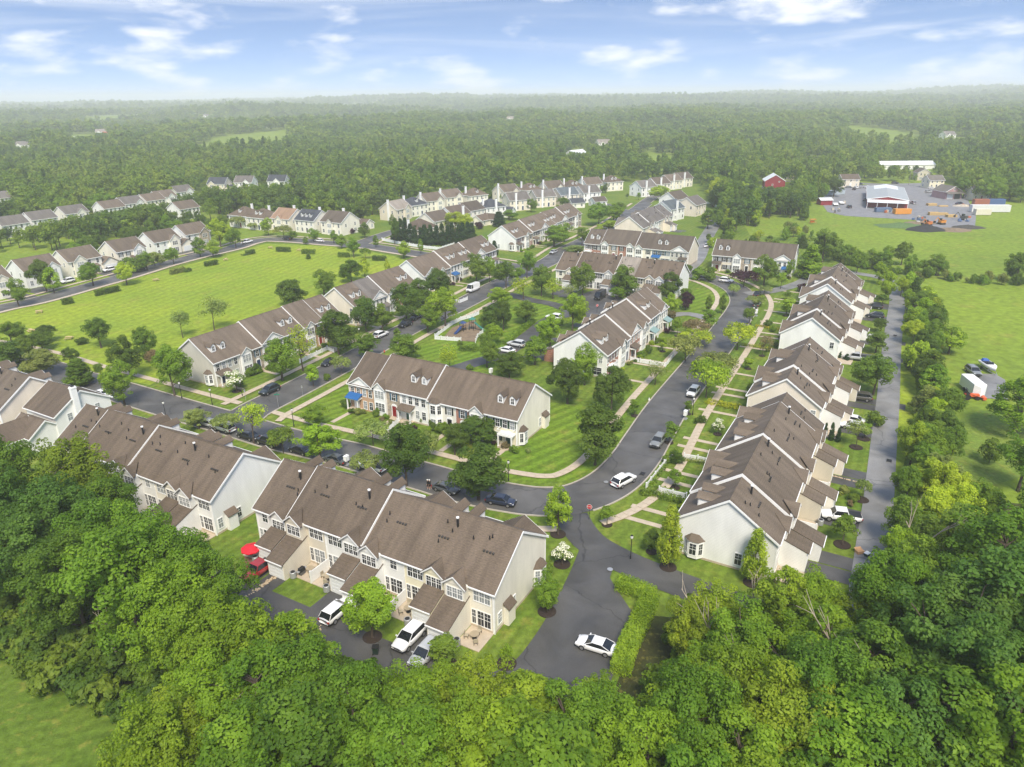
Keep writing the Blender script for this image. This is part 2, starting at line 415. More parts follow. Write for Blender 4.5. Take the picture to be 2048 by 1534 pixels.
M_EARTH = mat('bare_earth', (0.20, 0.15, 0.10), 0.95, 0.3, 0.6, bump=0.4)

# one sheet to the horizon
def spread(a, b, n, k):
    return [math.sinh(k * (a + (b - a) * i / n)) for i in range(n + 1)]
xs = [9500 * s / math.sinh(3.6) for s in spread(-1, 1, 130, 3.6)]
ys = [-260 + 9700 * s / math.sinh(3.0) for s in spread(0, 1, 110, 3.0)]
gv = [(x, y, terrain(x, y)) for y in ys for x in xs]
nx = len(xs)
gf = [(j * nx + i, j * nx + i + 1, (j + 1) * nx + i + 1, (j + 1) * nx + i) for j in range(len(ys) - 1) for i in range(nx - 1)]
gme = bpy.data.meshes.new('ground'); gme.from_pydata(gv, [], gf); gme.materials.append(M_MEADOW)
gme.polygons.foreach_set('use_smooth', [True] * len(gf))
tag(add('ground', gme), 'open meadow land reaching to the hills', None, kind='structure')

_layer = [0.004]
def layer():
    _layer[0] += 0.004; return _layer[0]
def sheet(name, pts, m, z=None, label=None):
    """flat sheet over a world polygon, each a few mm above the last"""
    z = layer() if z is None else z
    vv = [Vector((p[0], p[1], 0)) for p in pts]
    tri = tessellate_polygon([vv])
    me = bpy.data.meshes.new(name)
    fs = []
    for t in tri:
        a, b, c = (vv[i] for i in t)
        fs.append(t if (b - a).cross(c - a).z > 0 else (t[0], t[2], t[1]))
    me.from_pydata([(p[0], p[1], z) for p in pts], [], fs); me.materials.append(m); me.update()
    o = add(name, me)
    return tag(o, label, None, kind='structure')
def wp(*pxs):
    return [W(x, y) for x, y in pxs]
def catmull(pts, step=1.0):
    out = []
    P_ = [pts[0] * 2 - pts[1]] + list(pts) + [pts[-1] * 2 - pts[-2]]
    for i in range(1, len(P_) - 2):
        p0, p1, p2, p3 = P_[i - 1:i + 3]
        n = max(2, int((p2 - p1).length / step))
        for k in range(n):
            t = k / n
            out.append(0.5 * ((2 * p1) + (p2 - p0) * t + (2 * p0 - 5 * p1 + 4 * p2 - p3) * t * t + (3 * p1 - p0 - 3 * p2 + p3) * t ** 3))
    out.append(pts[-1])
    return out
def tangents(c):
    return [((c[min(i + 1, len(c) - 1)] - c[max(i - 1, 0)]).normalized()) for i in range(len(c))]
def offset(c, d):
    return [p + Vector((-t.y, t.x)) * d for p, t in zip(c, tangents(c))]
def strip_mesh(name, c, w, z, m, lift=None):
    a, b = offset(c, w / 2), offset(c, -w / 2)
    v = [(p.x, p.y, z) for p in a] + [(p.x, p.y, z) for p in b]; n = len(c)
    f = [(i + n, i + n + 1, i + 1, i) for i in range(n - 1)]
    me = bpy.data.meshes.new(name); me.from_pydata(v, [], f); me.materials.append(m); me.update()
    return me
PAVED = []                              # (centreline, half width) or polygons: kerbs and walks stop there
PAVED_POLY = []
def in_poly(p, poly):
    c = False; j = len(poly) - 1
    for i in range(len(poly)):
        a, b = poly[i], poly[j]
        if (a[1] > p[1]) != (b[1] > p[1]) and p[0] < (b[0] - a[0]) * (p[1] - a[1]) / (b[1] - a[1]) + a[0]: c = not c
        j = i
    return c
def on_paving(p, skip=None, pad=0.0):
    for k, (c, hw) in enumerate(PAVED):
        if k == skip: continue
        for i in range(0, len(c) - 1):
            a, b = c[i], c[i + 1]
            if abs(a.x - p.x) > hw + 6 or abs(a.y - p.y) > hw + 6: continue
            ab = b - a; t = max(0, min(1, (p - a).dot(ab) / max(1e-9, ab.length_squared)))
            if (p - (a + ab * t)).length < hw + pad: return True
    return any(in_poly(p, q) for q in PAVED_POLY)

# lawns of the estate, the playing field, verges
sheet('lawn', wp((-420, 900), (-60, 640), (140, 590), (300, 540), (470, 480), (700, 440), (1000, 385), (1420, 350), (1470, 420), (1500, 470), (1640, 480), (1700, 500), (1800, 545), (1836, 640), (1834, 800), (1800, 1200), (1600, 1420), (900, 1440), (600, 1300), (300, 1230)), M_LAWN, label='mown lawns around the townhouses')
sheet('playing_field', wp((-300, 715), (0, 622), (270, 556), (480, 503), (530, 487), (620, 490), (700, 495), (800, 515), (826, 530), (740, 575), (640, 612), (560, 650), (460, 690), (370, 730), (300, 770), (180, 745), (60, 730), (-150, 770)), M_FIELD, label='wide mown playing field inside the estate')
sheet('striped_lawn', wp((900, 800), (1103, 805), (1255, 820), (1243, 880), (1210, 922), (1150, 958), (1080, 968), (1010, 955), (980, 900), (1045, 890)), M_LAWN2)
sheet('striped_lawn', wp((560, 830), (692, 760), (705, 850), (690, 880), (655, 885), (600, 862), (560, 845)), M_LAWN2)
sheet('striped_lawn', wp((830, 700), (890, 660), (960, 690), (1010, 650), (1080, 640), (1010, 735), (940, 745), (860, 725)), M_LAWN2)
sheet('striped_lawn', wp((1010, 610), (1130, 600), (1145, 622), (1090, 640), (1000, 640)), M_LAWN2)
sheet('striped_lawn', wp((1350, 630), (1392, 578), (1450, 582), (1460, 596), (1415, 636)), M_LAWN2)
sheet('mown_verge', wp((1790, 1000), (1832, 830), (1836, 640), (1812, 580), (1806, 640), (1798, 780), (1778, 1000), (1768, 1120), (1782, 1120)), M_FIELD)
sheet('rough_grass', wp((1880, 860), (1960, 820), (2060, 830), (2060, 950), (1985, 970), (1900, 950)), M_ROUGH)
sheet('meadow_corner', wp((-400, 1180), (0, 1290), (130, 1380), (330, 1470), (420, 1600), (200, 1900), (-900, 1500)), M_CORNER, label='mown grass below the wood, darkened for shade')
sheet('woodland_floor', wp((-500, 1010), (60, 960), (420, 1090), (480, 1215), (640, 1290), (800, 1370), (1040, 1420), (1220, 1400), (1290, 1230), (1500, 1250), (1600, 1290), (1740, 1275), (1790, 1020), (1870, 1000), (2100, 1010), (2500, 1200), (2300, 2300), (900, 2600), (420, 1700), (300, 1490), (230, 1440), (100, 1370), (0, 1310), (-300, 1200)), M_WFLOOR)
BARN_YARD = wp((1640, 402), (1665, 376), (1745, 368), (1850, 366), (1890, 378), (1935, 398), (1952, 432), (1950, 455), (1900, 462), (1850, 455), (1830, 440), (1690, 432), (1655, 424))
sheet('gravel_yard', BARN_YARD, M_GRAVEL)
sheet('paved_pad', wp((1938, 748), (1990, 748), (2010, 760), (2016, 800), (1958, 796)), M_ALLEY)

# ---- streets
def street(name, pxs, w, m, kerb=True, walk=(None, None), label=None, slabs=True):
    c = catmull(wp(*pxs), 1.2)
    PAVED.append((c, w / 2))
    zz = layer()
    o = add(name, strip_mesh(name, c, w, zz, m))
    tag(o, label, None, kind='structure')
    return dict(z=zz, c=c, w=w, idx=len(PAVED) - 1, kerb=kerb, walk=walk, slabs=slabs, name=name)
ST = []
ST.append(street('street', [(-140, 688), (-40, 705), (60, 728), (150, 757), (230, 780), (300, 801), (385, 826), (470, 850), (560, 877), (640, 896), (708, 912), (790, 937), (857, 956), (940, 980), (1020, 996), (1080, 1003), (1140, 1000), (1190, 984), (1235, 956), (1272, 915), (1297, 875), (1343, 805), (1421, 706), (1455, 660), (1482, 622), (1488, 600), (1474, 580), (1440, 563), (1405, 553), (1360, 547)], 8.2, M_ASPH, walk=(3.7, 3.6), label='dark asphalt street curving round the townhouse rows'))
ST.append(street('street', [(487, 836), (513, 818), (600, 774), (709, 717), (780, 677), (836, 648), (900, 620), (950, 595), (1000, 568), (1060, 541), (1100, 522), (1136, 498), (1190, 472), (1230, 450), (1262, 428), (1290, 408)], 8.2, M_ASPH, walk=(3.7, 3.6), label='dark asphalt street between the playing field rows and the playground'))
ST.append(street('street', [(-160, 657), (0, 617), (80, 600), (178, 573), (254, 552), (330, 529), (396, 512), (465, 496), (500, 485), (537, 479), (595, 481), (654, 486), (732, 492), (798, 502), (857, 511), (930, 519), (990, 527), (1070, 541)], 8.4, M_ASPH, walk=(3.4, 1.0), label='dark asphalt street round the far sides of the playing field', slabs=False))
ST.append(street('side_street', [(716, 489), (745, 478), (780, 466), (830, 452), (880, 440)], 7.6, M_ASPH, walk=(None, 3.0), slabs=False))
ST.append(street('side_street', [(1262, 428), (1220, 412), (1180, 404), (1120, 402), (1050, 405)], 6.5, M_ASPH, slabs=False))
ST.append(street('side_street', [(1262, 428), (1300, 398), (1330, 380)], 7, M_ASPH, slabs=False))
ST.append(street('far_lane', [(1360, 547), (1392, 520), (1410, 480), (1425, 455), (1434, 440)], 6.0, M_ALLEY, kerb=False))
ST.append(street('rear_alley', [(1720, 1290), (1735, 1180), (1747, 1080), (1757, 1000), (1768, 880), (1776, 800), (1783, 700), (1790, 640), (1794, 600), (1786, 570), (1762, 556), (1700, 545), (1650, 540), (1600, 566), (1545, 582), (1492, 588)], 4.2, M_ALLEY, kerb=False, label='grey wet alley behind the right-hand rows'))
ST.append(street('rear_alley', [(1142, 1030), (1160, 1062), (1190, 1092), (1255, 1127), (1340, 1162), (1430, 1195), (1520, 1226), (1630, 1258), (1722, 1270)], 5.0, M_DRIVE, kerb=False))
ST.append(street('rear_alley', [(1198, 1100), (1180, 1150), (1150, 1215), (1115, 1280), (1060, 1350), (980, 1385), (900, 1372), (820, 1340), (730, 1304), (640, 1264), (560, 1228), (480, 1192), (400, 1150), (320, 1110)], 5.2, M_DRIVE, kerb=False))
ST.append(street('rear_alley', [(890, 745), (950, 726), (1010, 706), (1060, 670), (1100, 640), (1150, 628), (1200, 640), (1255, 618)], 4.6, M_DRIVE, kerb=False))
ST.append(street('rear_alley', [(1150, 628), (1110, 610), (1060, 600), (1015, 588)], 4.2, M_DRIVE, kerb=False))
ST.append(street('rear_alley', [(1305, 640), (1370, 628), (1425, 640)], 3.6, M_ALLEY, kerb=False))
ST.append(street('county_road', [(1560, 362), (1680, 365), (1780, 369), (1860, 372), (2100, 384)], 7, M_ALLEY, kerb=False))
ST.append(street('footpath', [(1690, 372), (1760, 372)], 3, M_GRAVEL, kerb=False))
PAVED_POLY.append(wp((1150, 1180), (1200, 1120), (1228, 1172), (1262, 1222), (1240, 1320), (1205, 1400), (1040, 1410), (1085, 1310)))
sheet('parking_court', PAVED_POLY[-1], M_DRIVE, label='asphalt court beside the clipped hedge')
PAVED_POLY.append(wp((1132, 600), (1220, 570), (1232, 590), (1260, 612), (1180, 640)))
sheet('parking_court', PAVED_POLY[-1], M_DRIVE)

def runs(c, ok):
    cur = []
    for p, k in zip(c, ok):
        if k: cur.append(p)
        else:
            if len(cur) > 2: yield cur
            cur = []
    if len(cur) > 2: yield cur
SLAB = MB().box(-0.70, -0.66, 0, 0.70, 0.66, 0.05).mesh('slab', M_CONC)
nslab = 0
for s in ST:
    kt = s['z'] + 0.12
    if s['kerb']:
        for side in (1, -1):
            k = offset(s['c'], side * (s['w'] / 2 + 0.08))
            ok = [not on_paving(p, s['idx'], 0.0) for p in k]
            mb = MB()
            for run in runs(k, ok):
                a, b = offset(run, 0.11), offset(run, -0.11)
                for i in range(len(run) - 1):
                    mb.hull8([(a[i].x, a[i].y, 0), (b[i].x, b[i].y, 0), (b[i + 1].x, b[i + 1].y, 0), (a[i + 1].x, a[i + 1].y, 0)],
                             [(a[i].x, a[i].y, kt), (b[i].x, b[i].y, kt), (b[i + 1].x, b[i + 1].y, kt), (a[i + 1].x, a[i + 1].y, kt)])
            if mb.f: tag(mb.obj('kerb', M_CURB), kind='structure')
    for side, d in zip((1, -1), s['walk']):
        if d is None: continue
        k = offset(s['c'], side * (s['w'] / 2 + d))
        ok = [not on_paving(p, s['idx'], -0.3) for p in k]
        for run in runs(k, ok):
            o = add('sidewalk', strip_mesh('sidewalk', run, 1.45, layer() + 0.008, M_CONC))
            tag(o, kind='structure')
            if s['slabs']:
                acc = 0.0; cnt = 0
                for i in range(len(run) - 1):
                    seg = run[i + 1] - run[i]; ln = seg.length
                    while acc <= ln and cnt < 290:
                        p = run[i] + seg * (acc / ln)
                        if p.length < 165:
                            add('slab', SLAB, o, (p.x, p.y, _layer[0] + 0.01 + rnd.uniform(0, 0.004)), math.atan2(seg.y, seg.x)); cnt += 1
                        acc += 1.5
                    acc -= ln
# drain gratings and a manhole
mh = MB().prism([(0.38 * math.cos(t * math.pi / 8), 0.38 * math.sin(t * math.pi / 8)) for t in range(16)], 0, 0.03).mesh('manhole_cover', M_GALV)
for i, (x, y) in enumerate(((1220, 1141), (1212, 966))):
    p = W(x, y); tag(add('manhole_cover', mh, None, (p.x, p.y, 0.12 if i > 5 else _layer[0] + 0.01)), ('grey round manhole cover on the alley by the hedge', 'round manhole cover in the street bend')[i], 'manhole cover')
gr = MB()
for i in range(7): gr.box(-0.5 + i * 0.15, -0.35, 0, -0.42 + i * 0.15, 0.35, 0.03)
gr.box(-0.55, -0.4, 0, 0.55, -0.33, 0.03).box(-0.55, 0.33, 0, 0.55, 0.4, 0.03)
grm = gr.mesh('drain_grating', M_DARK)
for (x, y, lb) in ((1285, 949, 'drain grating by the kerb near the white car in the bend'), (1452, 706, 'drain grating at the kerb under the light green trees'), (1778, 923, 'drain grating at the edge of the grey alley'), (1790, 672, 'drain grating far up the grey alley'), (398, 817, 'drain grating at the kerb by the corner lamp')):
    p = W(x, y); tag(add('drain_grating', grm, None, (p.x, p.y, _layer[0] + 0.01), R(60.3)), lb, 'drain')

# ================================================================== building kit
SID = dict(white=(0.80, 0.80, 0.77), cream=(0.79, 0.75, 0.64), tan=(0.68, 0.62, 0.51), grey=(0.56, 0.54, 0.47), yellow=(0.77, 0.72, 0.54), beige=(0.74, 0.67, 0.56), khaki=(0.60, 0.55, 0.44), ivory=(0.79, 0.76, 0.67))
def wall_mat(k):
    if k in SID: return siding(k, SID[k])
    if k == 'brick': return masonry('tan_brick', (0.42, 0.24, 0.13), (0.50, 0.32, 0.19), (0.5, 0.45, 0.38), 4.0)
    if k == 'redbrick': return masonry('red_brick', (0.30, 0.12, 0.08), (0.38, 0.18, 0.12), (0.4, 0.36, 0.32), 4.0)
    if k == 'stone': return masonry('field_stone', (0.46, 0.38, 0.28), (0.24, 0.21, 0.18), (0.5, 0.45, 0.4), 3.0, True)
    return siding(k, (0.7, 0.68, 0.6))
ROOF = dict(brown=(0.121, 0.093, 0.068), taupe=(0.139, 0.110, 0.083), dark=(0.102, 0.083, 0.064), grey=(0.150, 0.135, 0.120), slate=(0.055, 0.060, 0.070), orange=(0.245, 0.160, 0.105), pale=(0.24, 0.21, 0.175), bluegrey=(0.10, 0.12, 0.13))
def roof_mat(k): return shingle(k, ROOF[k])
M_BLUE = mat('blue_standing_seam_metal', (0.03, 0.13, 0.34), 0.4, 0.15, 1.5, metal=0.2)
M_TEAL = mat('teal_canopy_metal', (0.20, 0.30, 0.29), 0.5, 0.15, 2)
M_DOORS = [mat('navy_door_paint', (0.02, 0.04, 0.10), 0.4), mat('black_door_paint', (0.015, 0.015, 0.015), 0.4), mat('red_door_paint', (0.22, 0.02, 0.02), 0.4), mat('white_door_paint', (0.7, 0.7, 0.68), 0.4), mat('green_door_paint', (0.02, 0.08, 0.05), 0.4)]
M_SHUT = dict(black=mat('black_shutter', (0.018, 0.02, 0.02), 0.6), green=mat('green_shutter', (0.02, 0.055, 0.03), 0.6), blue=mat('blue_shutter', (0.06, 0.12, 0.17), 0.6), maroon=mat('maroon_shutter', (0.10, 0.02, 0.025), 0.6))

_wm = {}
def window_meshes(w, h, cols=1, grid=True):
    k = (round(w, 2), round(h, 2), cols, grid)
    if k in _wm: return _wm[k]
    f = MB(); c = 0.10
    f.box(-w / 2 - c, -0.07, -c, w / 2 + c, 0.03, 0.0).box(-w / 2 - c, -0.05, h, w / 2 + c, 0.03, h + c)
    f.box(-w / 2 - c, -0.05, 0, -w / 2, 0.03, h).box(w / 2, -0.05, 0, w / 2 + c, 0.03, h)
    cw = w / cols
    for i in range(1, cols):
        f.box(-w / 2 + i * cw - 0.06, -0.045, 0, -w / 2 + i * cw + 0.06, 0.028, h)
    f.box(-w / 2, -0.035, h * 0.5 - 0.03, w / 2, 0.025, h * 0.5 + 0.03)
    if grid:
        for i in range(cols):
            x = -w / 2 + (i + 0.5) * cw
            f.box(x - 0.016, -0.03, 0, x + 0.016, 0.02, h)
        f.box(-w / 2, -0.028, h * 0.75 - 0.014, w / 2, 0.018, h * 0.75 + 0.014)
    p = MB().box(-w / 2, -0.012, 0, w / 2, 0.02, h)
    _wm[k] = (f.mesh('window', M_TRIM), p.mesh('pane', M_PANE))
    return _wm[k]
FACE = {'F': 0.0, 'B': math.pi, 'R': math.pi / 2, 'L': -math.pi / 2}
def win(root, x, y, z, w, h, face='F', cols=1, grid=True, name='window'):
    fm, pm = window_meshes(w, h, cols, grid)
    o = add(name, fm, root, (x, y, z), FACE[face])
    add('pane', pm, o)
    return o
_sm = {}
def shutters(root, x, y, z, w, h, face, col):
    k = (col, round(h, 2))
    if k not in _sm:
        b = MB().box(-0.19, -0.05, 0, 0.19, 0.0, h)
        for i in range(int(h / 0.16)): b.box(-0.15, -0.065, 0.06 + i * 0.16, 0.15, -0.05, 0.13 + i * 0.16)
        _sm[k] = b.mesh('shutter', M_SHUT[col])
    dx = w / 2 + 0.32
    for s in (-1, 1):
        off = Vector((s * dx, 0)); a = FACE[face]
        add('shutter', _sm[k], root, (x + off.x * math.cos(a), y + off.x * math.sin(a), z), a)
_dm = {}
def door(root, x, y, z, face, mi, w=1.0, h=2.15):
    if mi not in _dm:
        d = MB().box(-w / 2, -0.04, 0, w / 2, 0.02, h, 0)
        for zz in (0.25, 1.2):
            for xx in (-0.25, 0.25): d.box(xx - 0.16, -0.055, zz, xx + 0.16, -0.04, zz + 0.7, 0)
        fr = MB().box(-w / 2 - 0.16, -0.06, 0, -w / 2, 0.02, h + 0.05).box(w / 2, -0.06, 0, w / 2 + 0.16, 0.02, h + 0.05)
        arch = [(-w / 2 - 0.16, h + 0.05)] + [(-(w / 2 + 0.16) * math.cos(t * math.pi / 8), h + 0.05 + 0.5 * math.sin(t * math.pi / 8)) for t in range(1, 8)] + [(w / 2 + 0.16, h + 0.05)]
        fr.hull8([(a, -0.06, b) for a, b in arch], [(a, 0.02, b) for a, b in arch])
        kn = MB().box(0.36, -0.10, 1.0, 0.42, -0.05, 1.08)
        _dm[mi] = (d.mesh('door', M_DOORS[mi]), fr.mesh('door_frame', M_TRIM), kn.mesh('handle', M_GALV))
    o = add('door', _dm[mi][0], root, (x, y, z), FACE[face])
    add('door_frame', _dm[mi][1], o); add('handle', _dm[mi][2], o)
    return o
_gm = {}
def garage_door(root, x, y, z, face, w=2.45, h=2.15):
    k = (w, h)
    if k not in _gm:
        fr = MB().box(-w / 2 - 0.12, -0.05, 0, -w / 2, 0.02, h + 0.12).box(w / 2, -0.05, 0, w / 2 + 0.12, 0.02, h + 0.12).box(-w / 2, -0.05, h, w / 2, 0.02, h + 0.12)
        n = 4; ps = MB().box(-w / 2, -0.02, 0, w / 2, 0.02, h)
        pn = MB().box(-w / 2 + 0.03, -0.045, 0.015, w / 2 - 0.03, -0.02, h / n - 0.015)
        nx_ = max(2, int(round(w / 0.6)))
        for i in range(nx_):
            a = -w / 2 + 0.08 + i * (w - 0.16) / nx_
            pn.box(a + 0.05, -0.06, 0.1, a + (w - 0.16) / nx_ - 0.05, -0.045, h / n - 0.1)
        _gm[k] = (ps.mesh('garage_door', M_GDOOR), fr.mesh('door_frame', M_TRIM), pn.mesh('panel', M_GDOOR))
    o = add('garage_door', _gm[k][0], root, (x, y, z), FACE[face])
    add('door_frame', _gm[k][1], o)
    for i in range(4): add('panel', _gm[k][2], o, (0, 0, i * h / 4))
    return o
def gable_roof_part(root, name, x, yw, z0, gw, sl, m, roofm, front=-1, proj=0.3, wallm=None, drop=0.0):
    """cross gable over a wall plane y=yw facing front; main roof slope m; returns apex"""
    ha = gw / 2 * sl
    ov = 0.22
    yb = yw - front * (ha / m + 0.25)
    yf = yw + front * proj
    b = MB(); t = 0.12
    for s in (-1, 1):
        e = (x + s * (gw / 2 + ov), z0 - ov * sl)
        a = [(e[0], yf, e[1]), (x, yf, z0 + ha), (x, yb, z0 + ha), (e[0], yw - front * 0.02, e[1])]
        if s * front > 0: a = [a[0], a[3], a[2], a[1]]
        b.hull8([(p[0], p[1], p[2] - 0.01) for p in a], [(p[0], p[1], p[2] + t) for p in a])
    o = b.obj(name, roofm, root)
    if wallm is not None:
        g = MB().hull8([(x - gw / 2, yw + front * (proj - 0.24), z0), (x + gw / 2, yw + front * (proj - 0.24), z0), (x, yw + front * (proj - 0.24), z0 + ha - 0.02)],
                       [(x - gw / 2, yw - front * 0.1, z0), (x + gw / 2, yw - front * 0.1, z0), (x, yw - front * 0.1, z0 + ha - 0.02)])
        g.obj('gable_wall', wallm, root)
    r = MB()                                       # white rake boards
    for s in (-1, 1):
        p0 = Vector((x + s * (gw / 2 + ov), yf + front * 0.025, z0 - ov * sl)); p1 = Vector((x, yf + front * 0.025, z0 + ha))
        r.hull8([p0 + Vector((0, 0, -0.10)), p1 + Vector((0, 0, -0.10)), p1 + Vector((0, 0, 0.10)), p0 + Vector((0, 0, 0.10))],
                [p0 + Vector((0, front * 0.04, -0.10)), p1 + Vector((0, front * 0.04, -0.10)), p1 + Vector((0, front * 0.04, 0.10)), p0 + Vector((0, front * 0.04, 0.10))])
    r.obj('rake_board', M_TRIM, root)
    return z0 + ha
def dormer(root, x, yw, zroof, m, front, roofm, w=1.25, hwall=1.35, sl=0.95, cheek=None):
    """gabled roof dormer standing on the slope; yw: plane of its face, zroof: roof height there"""
    d = empty('dormer_placeholder') if False else None
    z0 = zroof - 0.05; z1 = zroof + hwall
    yb = yw - front * (hwall / m + 0.1)
    g = MB()
    prof = [(x - w / 2, z0), (x + w / 2, z0), (x + w / 2, z1), (x, z1 + w / 2 * sl), (x - w / 2, z1)]
    g.hull8([(a, yw, b) for a, b in prof], [(a, yw - front * 0.12, b) for a, b in prof])
    for s in (-1, 1):                              # cheeks: wedges that follow the slope
        xx = x + s * w / 2; xi = xx - s * 0.06
        a = [(xx, yw, z0), (xx, yw, z1), (xx, yb, z1)]; c = [(xi, yw, z0), (xi, yw, z1), (xi, yb, z1)]
        g.hull8(a, c)
    o = g.obj('dormer', cheek or M_TRIM, root)
    ov = 0.18; ha = w / 2 * sl; r = MB()
    yf = yw + front * 0.18
    for s in (-1, 1):
        ex, ez = x + s * (w / 2 + ov), z1 - ov * sl
        y_apex = yw - front * ((hwall + ha) / m + 0.1); y_eave = yw - front * ((hwall - ov * sl) / m + 0.1)
        a = [(ex, yf, ez), (x, yf, z1 + ha), (x, y_apex, z1 + ha), (ex, y_eave, ez)]
        r.hull8([(p[0], p[1], p[2]) for p in a], [(p[0], p[1], p[2] + 0.09) for p in a])
    r.obj('roof', roofm, o)
    fm, pm = window_meshes(0.62, 1.05, 1)
    a = 0 if front < 0 else math.pi
    add('window_frame', fm, o, (x, yw, z0 + 0.28), a); add('pane', pm, o, (x, yw, z0 + 0.28), a)
    return o
def angled_bay(root, x, y, z0, h, face, w=2.6, d=0.8, roofm=None, wallm=None, name='bay_window', lower=True):
    a = FACE[face]
    o = empty_part = None
    poly = [(-w / 2, 0), (-w / 2 + d * 0.8, -d), (w / 2 - d * 0.8, -d), (w / 2, 0)]
    b = MB().prism(poly, 0, h)
    o = b.obj(name, wallm or M_TRIM, root, loc=(x, y, z0), rz=a)
    rf = MB(); ov = 0.15
    base = [(-w / 2 - ov, 0.0, h), (-w / 2 + d * 0.8 - ov * 0.6, -d - ov, h), (w / 2 - d * 0.8 + ov * 0.6, -d - ov, h), (w / 2 + ov, 0.0, h)]
    top = [(-w / 2 + d * 0.9, 0.0, h + 0.75), (-w / 2 + d * 0.95, -0.05, h + 0.75), (w / 2 - d * 0.95, -0.05, h + 0.75), (w / 2 - d * 0.9, 0.0, h + 0.75)]
    rf.hull8(base, top); rf.obj('roof', roofm, o)
    ww, hh = w - 2 * d * 0.8 - 0.35, min(1.7, h - 0.9)
    for k in range(1 if h < 4 else 2):
        zz = 0.55 + k * 2.75
        fm, pm = window_meshes(ww, hh, 1); add('window_frame', fm, o, (0, -d, zz)); add('pane', pm, o, (0, -d, zz))
        sl = math.hypot(d * 0.8, d)
        for s in (-1, 1):
            fm, pm = window_meshes(sl * 0.55, hh, 1)
            px_, py_ = s * (w / 2 - d * 0.4), -d / 2
            an = s * math.atan2(d, d * 0.8)
            n_ = Vector((math.sin(an), -math.cos(an))) * 0.01
            add('window_frame', fm, o, (px_ + n_.x, py_ + n_.y, zz), an); add('pane', pm, o, (px_ + n_.x, py_ + n_.y, zz), an)
    return o
_pm = {}
def porch(root, x, y, z, face, w=2.6, d=1.5, h=2.5, roofm=None, balcony=False):
    a = FACE[face]
    o = MB().box(-w / 2, -d, 0, w / 2, 0.05, 0.35).box(-0.7, -d - 0.35, 0, 0.7, -d, 0.18).obj('porch', M_CONC, root, loc=(x, y, z), rz=a)
    if 'col' not in _pm:
        _pm['col'] = MB().box(-0.1, -0.1, 0, 0.1, 0.1, h - 0.35).box(-0.14, -0.14, 0, 0.14, 0.14, 0.12).box(-0.14, -0.14, h - 0.45, 0.14, 0.14, h - 0.35).mesh('column', M_TRIM)
    for s in (-1, 1): add('column', _pm['col'], o, (s * (w / 2 - 0.14), -d + 0.16, 0.35))
    MB().box(-w / 2, -d + 0.03, h, w / 2, 0.0, h + 0.3).obj('porch_beam', M_TRIM, o)
    if balcony:
        rl = MB().box(-w / 2, -d + 0.03, h + 0.3, w / 2, -d + 0.09, h + 0.36).box(-w / 2, -d + 0.03, h + 1.1, w / 2, -d + 0.09, h + 1.18)
        n = int(w / 0.25)
        for i in range(n + 1): rl.box(-w / 2 + i * w / n - 0.025, -d + 0.04, h + 0.3, -w / 2 + i * w / n + 0.025, -d + 0.08, h + 1.1)
        for s in (-1, 1):
            rl.box(s * w / 2 - 0.04, -d + 0.03, h + 1.1, s * w / 2 + 0.04, 0, h + 1.18)
        rl.obj('balcony_railing', M_TRIM, o)
    else:
        r = MB().slab([(-w / 2 - 0.2, -d - 0.2, h + 0.35), (w / 2 + 0.2, -d - 0.2, h + 0.35), (w / 2 + 0.2, 0.02, h + 1.05), (-w / 2 - 0.2, 0.02, h + 1.05)], 0.1)
        r.obj('porch_roof', roofm, o)
    return o
PIPE_T = MB().tube((0, 0, -0.3), (0, 0, 1.15), 0.14, 0.14, 8, 0).tube((0, 0, 1.15), (0, 0, 1.3), 0.2, 0.2, 8, 1).mesh('flue_pipe', [M_DARK, M_TRIM])
PIPE_S = MB().tube((0, 0, -0.2), (0, 0, 0.42), 0.07, 0.07, 6, 0).tube((0, 0, -0.05), (0, 0, 0.02), 0.15, 0.15, 6, 0).mesh('vent_pipe', M_DARK)
VENT_B = MB().box(-0.12, -0.12, -0.2, 0.12, 0.12, 0.12).mesh('roof_vent', mat('dark_vent_metal', (0.06, 0.055, 0.05), 0.6))
LANDMARKS = []                                   # (x, y, radius, phrase)

